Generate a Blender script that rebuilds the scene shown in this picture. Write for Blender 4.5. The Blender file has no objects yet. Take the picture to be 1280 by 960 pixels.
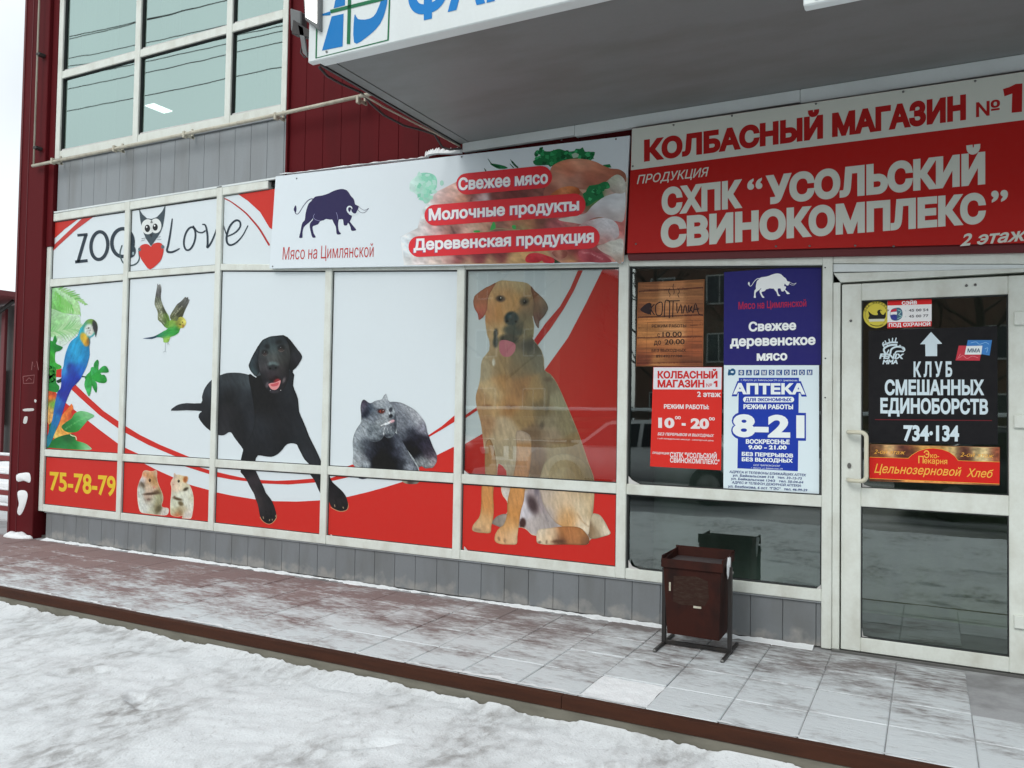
import bpy, bmesh, math, random
import numpy as np
from mathutils import Vector, Matrix
from mathutils.geometry import delaunay_2d_cdt, tessellate_polygon

random.seed(7)
RNG = np.random.default_rng(7)
SC = bpy.context.scene
COL = SC.collection

# ------------------------------------------------------------------ camera
F_PX, YAW, PIT, ROL = 1011.87, 0.47693922, 0.03055182, 0.01589624
CAM_H, CAM_D = 1.40, 5.1971
cy_, sy_ = math.cos(YAW), math.sin(YAW)
_f = Vector((-sy_, cy_, 0)); _r = Vector((cy_, sy_, 0)); _u = Vector((0, 0, 1))
_f2 = _f*math.cos(PIT) + _u*math.sin(PIT); _u2 = -_f*math.sin(PIT) + _u*math.cos(PIT)
_r3 = _r*math.cos(ROL) + _u2*math.sin(ROL); _u3 = -_r*math.sin(ROL) + _u2*math.cos(ROL)
CAM_POS = Vector((0, -CAM_D, CAM_H))
cam = bpy.data.cameras.new("camera"); cam.sensor_width = 36; cam.lens = 36*F_PX/1280
cam.clip_start = 0.05; cam.clip_end = 2000
cam_o = bpy.data.objects.new("camera", cam); COL.objects.link(cam_o)
m = Matrix((( _r3.x, _u3.x, -_f2.x, CAM_POS.x), (_r3.y, _u3.y, -_f2.y, CAM_POS.y), (_r3.z, _u3.z, -_f2.z, CAM_POS.z), (0, 0, 0, 1)))
cam_o.matrix_world = m
SC.camera = cam_o

# ------------------------------------------------------------------ light
SUN_EL, SUN_AZ = math.radians(40), math.radians(188)       # azimuth measured from +Y clockwise
world = bpy.data.worlds.new("World"); SC.world = world; world.use_nodes = True
wn = world.node_tree; bg = wn.nodes["Background"]
sky = wn.nodes.new("ShaderNodeTexSky"); sky.sky_type = 'NISHITA'; sky.sun_disc = False
sky.sun_elevation = SUN_EL; sky.sun_rotation = SUN_AZ; sky.air_density = 1.0; sky.dust_density = 3.0; sky.ozone_density = 1.5
hs = wn.nodes.new("ShaderNodeHueSaturation"); hs.inputs['Saturation'].default_value = 0.22
mxw = wn.nodes.new("ShaderNodeMix"); mxw.data_type = 'RGBA'; mxw.inputs[0].default_value = 0.55
mxw.inputs[7].default_value = (8.0, 8.7, 9.0, 1)           # even cloud cover
wtc = wn.nodes.new("ShaderNodeTexCoord"); wno = wn.nodes.new("ShaderNodeTexNoise"); wno.inputs['Scale'].default_value = 2.2; wno.inputs['Detail'].default_value = 5
wmr = wn.nodes.new("ShaderNodeMapRange"); wmr.inputs[1].default_value = .35; wmr.inputs[2].default_value = .65; wmr.inputs[3].default_value = .38; wmr.inputs[4].default_value = .78
wn.links.new(wtc.outputs['Generated'], wno.inputs['Vector']); wn.links.new(wno.outputs['Fac'], wmr.inputs[0]); wn.links.new(wmr.outputs[0], mxw.inputs[0])
wn.links.new(sky.outputs[0], hs.inputs['Color']); wn.links.new(hs.outputs[0], mxw.inputs[6])
wn.links.new(mxw.outputs[2], bg.inputs[0]); bg.inputs[1].default_value = 0.15
sun = bpy.data.lights.new("sun", 'SUN'); sun.energy = 0.85; sun.angle = math.radians(24); sun.color = (1, .97, .93)
sun_o = bpy.data.objects.new("sun", sun); COL.objects.link(sun_o)
sd = Vector((math.sin(SUN_AZ)*math.cos(SUN_EL), math.cos(SUN_AZ)*math.cos(SUN_EL), math.sin(SUN_EL)))
sun_o.rotation_euler = sd.to_track_quat('Z', 'Y').to_euler()
SC.view_settings.view_transform = 'Standard'; SC.view_settings.look = 'None'
SC.view_settings.exposure = 0.13; SC.view_settings.gamma = 1.0
SC.cycles.max_bounces = 8; SC.cycles.transparent_max_bounces = 12; SC.cycles.caustics_reflective = False

# ------------------------------------------------------------------ geometry helpers
def ray(x, y): return _r3*(x-640) + _u3*(480-y) + _f2*F_PX
def P(x, y, yo=0.0):
    """the point of the plane y = yo that photo pixel (x, y) sees"""
    d = ray(x, y); return CAM_POS + d*((yo+CAM_D)/d.y)
def G(x, y, z=0.0):
    d = ray(x, y); return CAM_POS + d*((z-CAM_H)/d.z)
def Z(ox, oy, s, pts): return [(ox+a/s, oy+b/s) for a, b in pts]
def lin(c): return tuple(((v/255)/12.92 if v/255 <= .04045 else ((v/255+.055)/1.055)**2.4) for v in c[:3])
def smooth(pts, n=5, closed=True):
    out = []; N = len(pts)
    rng = range(N) if closed else range(N-1)
    for i in rng:
        g = (lambda k: pts[k % N]) if closed else (lambda k: pts[min(max(k, 0), N-1)])
        p0, p1, p2, p3 = g(i-1), g(i), g(i+1), g(i+2)
        for j in range(n):
            t = j/n
            out.append(tuple(.5*((2*p1[k]) + (-p0[k]+p2[k])*t + (2*p0[k]-5*p1[k]+4*p2[k]-p3[k])*t*t + (-p0[k]+3*p1[k]-3*p2[k]+p3[k])*t**3) for k in (0, 1)))
    if not closed: out.append(pts[-1])
    return out

def link(name, me, mat=None, parent=None):
    o = bpy.data.objects.new(name, me); COL.objects.link(o)
    if mat is not None and me is not None: me.materials.append(mat)
    if parent is not None: o.parent = parent
    return o
def thing(name, label, cat, loc=(0, 0, 0), group=None, rz=0):
    o = bpy.data.objects.new(name, None); COL.objects.link(o); o.location = loc; o.rotation_euler.z = rz
    o.empty_display_size = .1
    o['label'] = label; o['category'] = cat
    if group: o['group'] = group
    return o
def tag(o, label, cat, group=None):
    o['label'] = label; o['category'] = cat
    if group: o['group'] = group
    return o
def kind(o, k): o['kind'] = k; return o
def bm_obj(name, bm, mat, parent=None, smooth_=False):
    me = bpy.data.meshes.new(name); bm.to_mesh(me); bm.free()
    if smooth_:
        for p in me.polygons: p.use_smooth = True
    return link(name, me, mat, parent)
def add_box(bm, x0, x1, y0, y1, z0, z1, bev=0):
    vs = [bm.verts.new(v) for v in ((x0,y0,z0),(x1,y0,z0),(x1,y1,z0),(x0,y1,z0),(x0,y0,z1),(x1,y0,z1),(x1,y1,z1),(x0,y1,z1))]
    fs = [bm.faces.new([vs[i] for i in f]) for f in ((3,2,1,0),(4,5,6,7),(0,1,5,4),(1,2,6,5),(2,3,7,6),(3,0,4,7))]
    if bev:
        es = list({e for f in fs for e in f.edges})
        bmesh.ops.bevel(bm, geom=es, offset=bev, segments=1, affect='EDGES', profile=.5)
def box(name, x0, x1, y0, y1, z0, z1, mat, parent=None, bev=0):
    bm = bmesh.new(); add_box(bm, min(x0,x1), max(x0,x1), min(y0,y1), max(y0,y1), min(z0,z1), max(z0,z1), bev)
    return bm_obj(name, bm, mat, parent)
def hexa(name, quad, y0, y1, mat, parent=None, bev=.003):
    """quad: four (x,z) facade points, counter-clockwise from lower left; extruded from y0 (front) to y1"""
    bm = bmesh.new()
    a = [bm.verts.new((p[0], y0, p[1])) for p in quad]; b = [bm.verts.new((p[0], y1, p[1])) for p in quad]
    n = len(quad)
    fs = [bm.faces.new(a), bm.faces.new(b[::-1])] + [bm.faces.new((a[i], b[i], b[(i+1) % n], a[(i+1) % n])) for i in range(n)]
    bmesh.ops.recalc_face_normals(bm, faces=fs)
    if bev: bmesh.ops.bevel(bm, geom=list({e for f in fs for e in f.edges}), offset=bev, segments=1, affect='EDGES')
    return bm_obj(name, bm, mat, parent)
def tube_bm(bm, pts, r, n=8, cap=True):
    pts = [Vector(p) for p in pts]; rings = []; up = None
    rr = r if hasattr(r, '__len__') else [r]*len(pts)
    for i, p in enumerate(pts):
        d = (pts[min(i+1, len(pts)-1)] - pts[max(i-1, 0)]).normalized()
        if up is None: up = Vector((0, 0, 1)) if abs(d.z) < .9 else Vector((1, 0, 0))
        s = d.cross(up).normalized(); up = s.cross(d).normalized()
        rings.append([bm.verts.new(p + (s*math.cos(2*math.pi*k/n) + up*math.sin(2*math.pi*k/n))*rr[i]) for k in range(n)])
    for a, b in zip(rings, rings[1:]):
        for k in range(n): bm.faces.new((a[k], a[(k+1) % n], b[(k+1) % n], b[k]))
    if cap: bm.faces.new(rings[0][::-1]); bm.faces.new(rings[-1])
def tube(name, pts, r, mat, parent=None, n=8):
    bm = bmesh.new(); tube_bm(bm, pts, r, n); return bm_obj(name, bm, mat, parent, True)

# ------------------------------------------------------------------ materials
def newmat(name):
    mt = bpy.data.materials.new(name); mt.use_nodes = True; nt = mt.node_tree
    return mt, nt, nt.nodes["Principled BSDF"]
def nd(nt, t, **kw):
    n = nt.nodes.new(t)
    for k, v in kw.items(): setattr(n, k, v)
    return n
def noise(nt, scale, detail=4, vec=None, rough=.55, stretch=None):
    n = nd(nt, "ShaderNodeTexNoise"); n.inputs['Scale'].default_value = scale; n.inputs['Detail'].default_value = detail
    n.inputs['Roughness'].default_value = rough
    g = nd(nt, "ShaderNodeNewGeometry"); src = g.outputs['Position']
    if stretch:
        mp = nd(nt, "ShaderNodeMapping"); mp.inputs['Scale'].default_value = stretch[:3]
        if len(stretch) > 3: mp.inputs['Rotation'].default_value = (0, 0, stretch[3])
        nt.links.new(src, mp.inputs[0]); src = mp.outputs[0]
    nt.links.new(src, n.inputs['Vector']); return n.outputs['Fac']
def ramp(nt, fac, stops):
    r = nd(nt, "ShaderNodeValToRGB"); cr = r.color_ramp
    while len(cr.elements) < len(stops): cr.elements.new(.5)
    for e, (p, c) in zip(cr.elements, stops): e.position = p; e.color = (c[0], c[1], c[2], 1) if hasattr(c, '__len__') else (c, c, c, 1)
    nt.links.new(fac, r.inputs[0]); return r.outputs[0]
def mix(nt, fac, a, b, mode='MIX'):
    m_ = nd(nt, "ShaderNodeMix", data_type='RGBA', blend_type=mode)
    for s, v in ((0, fac), (6, a), (7, b)):
        if hasattr(v, 'is_output') or hasattr(v, 'links'): nt.links.new(v, m_.inputs[s])
        elif s == 0: m_.inputs[0].default_value = v
        else: m_.inputs[s].default_value = (v[0], v[1], v[2], 1)
    return m_.outputs[2]
def mth(nt, op, a, b=None, clamp=False):
    n = nd(nt, "ShaderNodeMath", operation=op, use_clamp=clamp)
    for i, v in enumerate((a, b)):
        if v is None: continue
        if hasattr(v, 'links'): nt.links.new(v, n.inputs[i])
        else: n.inputs[i].default_value = v
    return n.outputs[0]
def bump(nt, p, h, strength=.3, dist=.01):
    b = nd(nt, "ShaderNodeBump"); b.inputs['Strength'].default_value = strength; b.inputs['Distance'].default_value = dist
    nt.links.new(h, b.inputs['Height']); nt.links.new(b.outputs[0], p.inputs['Normal'])
def weathered(name, base, dirt, rough=.5, scale=3, amount=.5, metallic=0, stretch=(1, 1, .25), bmp=.08, fine=60, spec=.4):
    mt, nt, p = newmat(name)
    f1 = noise(nt, scale, 6, stretch=stretch); f2 = noise(nt, fine, 3)
    c = mix(nt, ramp(nt, f1, ((.45, 0), (.75, amount))), base, dirt)
    c = mix(nt, mth(nt, 'MULTIPLY', f2, .25), c, dirt)
    nt.links.new(c, p.inputs['Base Color']); p.inputs['Roughness'].default_value = rough; p.inputs['Metallic'].default_value = metallic
    p.inputs['Specular IOR Level'].default_value = spec
    bump(nt, p, f2, bmp, .004); return mt
def plain(name, c, rough=.5, spec=.4, metallic=0):
    return weathered(name, c, tuple(v*.7 for v in c), rough, 4, .4, metallic, (1, 1, 1), .05, 50, spec)

M = {}
M['alu'] = weathered('painted_aluminium', (.74, .785, .73), (.40, .38, .30), .42, 7, .42, stretch=(1, 1, .6))
M['grey_panel'] = weathered('grey_cladding', (.26, .285, .30), (.17, .175, .17), .45, 2.2, .7, stretch=(1.6, 1, .35))
M['red_panel'] = weathered('maroon_cladding', (.105, .008, .011), (.055, .009, .010), .6, 2.5, .6, spec=.08)
M['dark_gap'] = plain('dark_joint', (.015, .015, .015), .8)
M['gasket'] = plain('rubber_gasket', (.03, .033, .033), .7)
M['white_metal'] = weathered('white_sheet_metal', (.74, .80, .80), (.52, .55, .54), .4, 2, .4)
M['soffit'] = weathered('soffit_sheet', (.20, .21, .21), (.13, .13, .12), .5, 1.6, .7, stretch=(.8, 2.2, 1), bmp=.03)
M['pipe'] = weathered('cream_pipe_paint', (.55, .53, .43), (.25, .2, .14), .45, 12, .7)
M['cable'] = plain('black_cable', (.05, .04, .04), .6)
M['handle'] = plain('cream_handle_enamel', (.68, .66, .52), .3)
M['interior'] = plain('dark_interior', (.045, .05, .048), .8)
M['interior_light'] = plain('pale_interior_wall', (.16, .18, .16), .8)
M['hall_wall'] = weathered('hall_wall', (.15, .18, .165), (.05, .06, .055), .8, 1.6, 1.0, stretch=(1.5, 1, .7)); M['olive_wall'] = weathered('olive_hall_wall', (.22, .26, .14), (.06, .08, .06), .8, 1.4, .9, stretch=(1.5, 1, .7)); M['floor_in'] = plain('interior_floor', (.12, .12, .11), .5)
M['rust'] = weathered('rusty_red_steel', (.044, .012, .008), (.012, .008, .007), .65, 7, 1.0, stretch=(1, 1, .6), bmp=.4, fine=30, spec=.15)
M['black_steel'] = weathered('black_steel', (.02, .02, .021), (.06, .045, .035), .5, 15, .5)
M['kerb_steel'] = weathered('rusty_kerb_angle', (.062, .023, .013), (.03, .014, .010), .62, 5, .8, stretch=(.6, 1, 4), bmp=.3, fine=35, spec=.12)
M['concrete'] = weathered('kerb_concrete', (.19, .18, .145), (.09, .085, .065), .85, 4, .9, stretch=(.8, 1, 3), bmp=.4, fine=30)
M['shadow_red'] = plain('dull_red_board', (.12, .015, .018), .5)
M['lamp_body'] = plain('grey_lamp_housing', (.16, .17, .17), .45)
M['joint_sand'] = weathered('snow_filled_joints', (.42, .43, .44), (.07, .06, .055), .9, 2.2, 1.0, stretch=(1, 1, 1)); M['dirt_tape'] = plain('old_paper', (.6, .6, .58), .7)
M['rail_red'] = weathered('red_rail_paint', (.22, .02, .02), (.12, .02, .02), .4, 6, .5)
M['screw'] = plain('screw_head', (.2, .2, .19), .35, metallic=.6)

mt, nt, p = newmat('print'); M['print'] = mt                                  # printed vinyl: the print's own colours
at = nd(nt, "ShaderNodeAttribute", attribute_name='Col')
f2 = noise(nt, 25, 4)
nt.links.new(mix(nt, mth(nt, 'MULTIPLY', f2, .035), at.outputs['Color'], (.3, .29, .26)), p.inputs['Base Color'])
p.inputs['Roughness'].default_value = .5; p.inputs['Specular IOR Level'].default_value = .2
bump(nt, p, noise(nt, 2.5, 3), .12, .02)

mt, nt, p = newmat('lamp_glass'); M['lamp_glow'] = mt
p.inputs['Emission Color'].default_value = (1, 1, .93, 1); p.inputs['Emission Strength'].default_value = 6
mt, nt, p = newmat('ceiling_light_glow'); M['ceiling_glow'] = mt
p.inputs['Emission Color'].default_value = (1, 1, 1, 1); p.inputs['Emission Strength'].default_value = 4

def glass(name, k, add, tint, gloss, wob=.0):
    mt, nt, p = newmat(name); nt.nodes.remove(p)
    out = nt.nodes['Material Output']; t = nd(nt, "ShaderNodeBsdfTransparent"); t.inputs[0].default_value = (*tint, 1)
    g = nd(nt, "ShaderNodeBsdfGlossy"); g.inputs['Roughness'].default_value = .015; g.inputs[0].default_value = (*gloss, 1)
    fr = nd(nt, "ShaderNodeFresnel"); fr.inputs[0].default_value = 1.52
    geo = nd(nt, "ShaderNodeNewGeometry"); fac = mth(nt, 'MULTIPLY', mth(nt, 'ADD', mth(nt, 'MULTIPLY', fr.outputs[0], k), add, True), mth(nt, 'SUBTRACT', 1.0, geo.outputs['Backfacing']))
    ms = nd(nt, "ShaderNodeMixShader"); nt.links.new(fac, ms.inputs[0]); nt.links.new(t.outputs[0], ms.inputs[1]); nt.links.new(g.outputs[0], ms.inputs[2])
    if wob:
        b = nd(nt, "ShaderNodeBump"); b.inputs['Strength'].default_value = wob; b.inputs['Distance'].default_value = .01
        nt.links.new(noise(nt, 1.3, 2), b.inputs['Height']); nt.links.new(b.outputs[0], g.inputs['Normal'])
    nt.links.new(ms.outputs[0], out.inputs[0]); return mt
M['glass'] = glass('window_glass', 2.6, .085, (.86, .93, .90), (.9, 1, .97), .06)
M['glass_film'] = glass('window_glass_over_film', 2.6, .07, (.97, .985, .975), (.95, 1, .98), .06)
M['glass_upper'] = glass('tinted_upper_glass', 1.3, .40, (.62, .74, .69), (.68, .86, .80), .05)

def snow_mat(name, dirt_amt, dirt=(.30, .29, .28), base=(.73, .755, .765)):
    mt, nt, p = newmat(name)
    n1 = noise(nt, 2.2, 8, rough=.62, stretch=(1, .55, 1, .5)); n2 = noise(nt, 14, 6, rough=.6, stretch=(1, .6, 1, .5)); n3 = noise(nt, 90, 3); n4 = noise(nt, 38, 5, rough=.7, stretch=(1, .7, 1, .5))
    d = mth(nt, 'MULTIPLY', ramp(nt, n1, ((.46, 0), (.66, 1))), ramp(nt, n2, ((.42, .15), (.62, 1))))
    c = mix(nt, mth(nt, 'MULTIPLY', d, dirt_amt), base, dirt)
    c = mix(nt, mth(nt, 'MULTIPLY', ramp(nt, n4, ((.56, 0), (.70, 1))), dirt_amt*.45), c, dirt)
    c = mix(nt, mth(nt, 'MULTIPLY', n3, .12), c, (.5, .52, .54))
    nt.links.new(c, p.inputs['Base Color']); p.inputs['Roughness'].default_value = .75; p.inputs['Specular IOR Level'].default_value = .25
    h = mth(nt, 'ADD', mth(nt, 'MULTIPLY', n2, 1.0), mth(nt, 'MULTIPLY', n3, .3)); bump(nt, p, h, .5, .02); return mt
M['snow'] = snow_mat('fresh_snow', .12, base=(.86, .885, .895))
M['snow_dirty'] = snow_mat('trodden_snow', 1.0)

mt, nt, p = newmat('paving_tile_with_snow'); M['tile'] = mt
pos = nd(nt, "ShaderNodeNewGeometry"); sx = nd(nt, "ShaderNodeSeparateXYZ"); nt.links.new(pos.outputs['Position'], sx.inputs[0])
oi = nd(nt, "ShaderNodeObjectInfo")
tc = mix(nt, oi.outputs['Random'], (.25, .13, .125), (.31, .185, .175))
xm = nd(nt, "ShaderNodeMapRange"); nt.links.new(sx.outputs['X'], xm.inputs[0]); xm.inputs[1].default_value = -4.2; xm.inputs[2].default_value = -1.4
tc = mix(nt, xm.outputs[0], tc, (.22, .20, .20))
tc = mix(nt, noise(nt, 60, 4), tc, (.16, .13, .12))
na = mth(nt, 'ADD', .5, mth(nt, 'MULTIPLY', mth(nt, 'SUBTRACT', noise(nt, 2.6, 9, rough=.72, stretch=(.8, 1.7, 1, .35)), .5), 1.35)); nb = noise(nt, 22, 7, rough=.68, stretch=(.6, 1.6, 1, .35))
ybias = nd(nt, "ShaderNodeMapRange"); nt.links.new(sx.outputs['Y'], ybias.inputs[0])
for i, v in zip((1, 2, 3, 4), (-1.3, -.15, .13, -.13)): ybias.inputs[i].default_value = v
xbias = nd(nt, "ShaderNodeMapRange"); nt.links.new(sx.outputs['X'], xbias.inputs[0])
for i, v in zip((1, 2, 3, 4), (-6.5, -.5, -.09, .13)): xbias.inputs[i].default_value = v
cov = mth(nt, 'ADD', mth(nt, 'ADD', na, mth(nt, 'MULTIPLY', mth(nt, 'SUBTRACT', nb, .5), .6)), mth(nt, 'ADD', ybias.outputs[0], xbias.outputs[0]))
covm = ramp(nt, cov, ((.39, .05), (.48, .30), (.56, .62), (.70, 1.0)))
nt.links.new(mix(nt, covm, tc, (.63, .67, .685)), p.inputs['Base Color'])
p.inputs['Roughness'].default_value = .7; p.inputs['Specular IOR Level'].default_value = .3
bump(nt, p, mth(nt, 'ADD', mth(nt, 'MULTIPLY', cov, 1.2), mth(nt, 'MULTIPLY', nb, .4)), .45, .012)

# ------------------------------------------------------------------ flat print artwork
_tcache = {}
def text_shape(s, off, shear):
    """outlines of the lettering, filled by winding number (the font's own contours overlap)"""
    key = (s, off, shear)
    if key in _tcache: return _tcache[key]
    c = bpy.data.curves.new('lettering', 'FONT'); c.body = s; c.offset = off; c.shear = shear; c.dimensions = '2D'; c.fill_mode = 'NONE'; c.resolution_u = 4
    o = bpy.data.objects.new('lettering', c); COL.objects.link(o)
    dg = bpy.context.evaluated_depsgraph_get(); me = bpy.data.meshes.new_from_object(o.evaluated_get(dg))
    v = np.array([x.co[:2] for x in me.vertices]); E = np.array([tuple(q.vertices) for q in me.edges])
    bpy.data.objects.remove(o); bpy.data.curves.remove(c); bpy.data.meshes.remove(me)
    nxt = {}                                                        # consistent direction round each contour
    adj = {}
    for a, b in E: adj.setdefault(int(a), []).append(int(b)); adj.setdefault(int(b), []).append(int(a))
    seen = set(); D = []
    for st in sorted(adj):
        if st in seen: continue
        cur, prev = st, None; seen.add(st)
        n2 = st+1 if st+1 in adj[st] else adj[st][0]
        while True:
            D.append((cur, n2)); prev, cur = cur, n2
            if cur == st: break
            seen.add(cur); cand = [k for k in adj[cur] if k != prev]
            if not cand: break
            n2 = cand[0]
    loops = []; cur = []
    for a, b in D:
        cur.append(a)
        if cur[0] == b: loops.append(cur); cur = []
    area = lambda L: .5*sum(v[L[i]][0]*v[L[(i+1) % len(L)]][1]-v[L[(i+1) % len(L)]][0]*v[L[i]][1] for i in range(len(L)))
    inf = [[min(v[k][0] for k in L), max(v[k][0] for k in L), area(L), L] for L in loops]
    inf.sort(key=lambda q: q[0]); groups = []
    for q in inf:                                                   # contours that overlap in x belong to one letter
        if groups and q[0] < groups[-1][0]-.002: groups[-1][1].append(q); groups[-1][0] = max(groups[-1][0], q[1])
        else: groups.append([q[1], [q]])
    D = []; nv = v.copy()
    for _, gq in groups:
        sg = max(gq, key=lambda q: abs(q[2]))[2]
        for q in gq:
            L = q[3] if sg > 0 else q[3][::-1]; n = len(L)
            for i in range(n):
                D.append((L[i], L[(i+1) % n]))
                if off:
                    d0 = v[L[i]]-v[L[i-1]]; d1 = v[L[(i+1) % n]]-v[L[i]]; d0 = d0/(np.hypot(*d0)+1e-9); d1 = d1/(np.hypot(*d1)+1e-9)
                    n0 = np.array((d0[1], -d0[0])); n1 = np.array((d1[1], -d1[0])); m = n0+n1; m2 = max(m@m, .5); nv[L[i]] = v[L[i]]+m*(1.7*off/m2)
    v = nv
    r = delaunay_2d_cdt([Vector(q) for q in v], [tuple(d) for d in D], [], 0, 1e-6)
    V = np.array([q[:] for q in r[0]]); T = np.array(r[2])
    ce = V[T].mean(1); A_, B_ = v[[d[0] for d in D]], v[[d[1] for d in D]]
    w = np.zeros(len(ce), int)
    for (ax, ay), (bx, by) in zip(A_, B_):
        if ay == by: continue
        side = (bx-ax)*(ce[:, 1]-ay)-(by-ay)*(ce[:, 0]-ax)
        w += np.where((ay <= ce[:, 1]) & (by > ce[:, 1]) & (side > 0), 1, 0) - np.where((ay > ce[:, 1]) & (by <= ce[:, 1]) & (side < 0), 1, 0)
    f = [tuple(int(k) for k in t) for t, q in zip(T, w) if q > 0]
    used = sorted({k for t in f for k in t}); mp = {k: i for i, k in enumerate(used)}
    _tcache[key] = (V[used], [tuple(mp[k] for k in t) for t in f]); return _tcache[key]
CAPH = None
def cap_height():
    global CAPH
    if CAPH is None: CAPH = float(text_shape('Н', 0.0, 0.0)[0][:, 1].max())
    return CAPH

def fbm(x, y, ang, s1, s2, seed):
    """cheap smooth noise, stretched along ang"""
    ca, sa = math.cos(ang), math.sin(ang); u = (x*ca+y*sa)/s1; v = (-x*sa+y*ca)/s2
    r = np.random.default_rng(seed); t = np.zeros_like(x)
    T = r.random((64, 64))
    for k in range(3):
        uu, vv = u*2**k, v*2**k; iu, iv = np.floor(uu).astype(int), np.floor(vv).astype(int); fu, fv = uu-iu, vv-iv
        fu = fu*fu*(3-2*fu); fv = fv*fv*(3-2*fv); g = lambda a, b: T[a % 64, b % 64]
        t += (g(iu, iv)*(1-fu)*(1-fv) + g(iu+1, iv)*fu*(1-fv) + g(iu, iv+1)*(1-fu)*fv + g(iu+1, iv+1)*fu*fv - .5)/1.7**k
    return t
def seg_dist(x, y, pts):
    d = np.full(x.shape, 1e9)
    for (ax, ay), (bx, by) in zip(pts, pts[1:]):
        l2 = (bx-ax)**2+(by-ay)**2+1e-9; t = np.clip(((x-ax)*(bx-ax)+(y-ay)*(by-ay))/l2, 0, 1)
        d = np.minimum(d, np.hypot(x-ax-t*(bx-ax), y-ay-t*(by-ay)))
    return d

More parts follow.
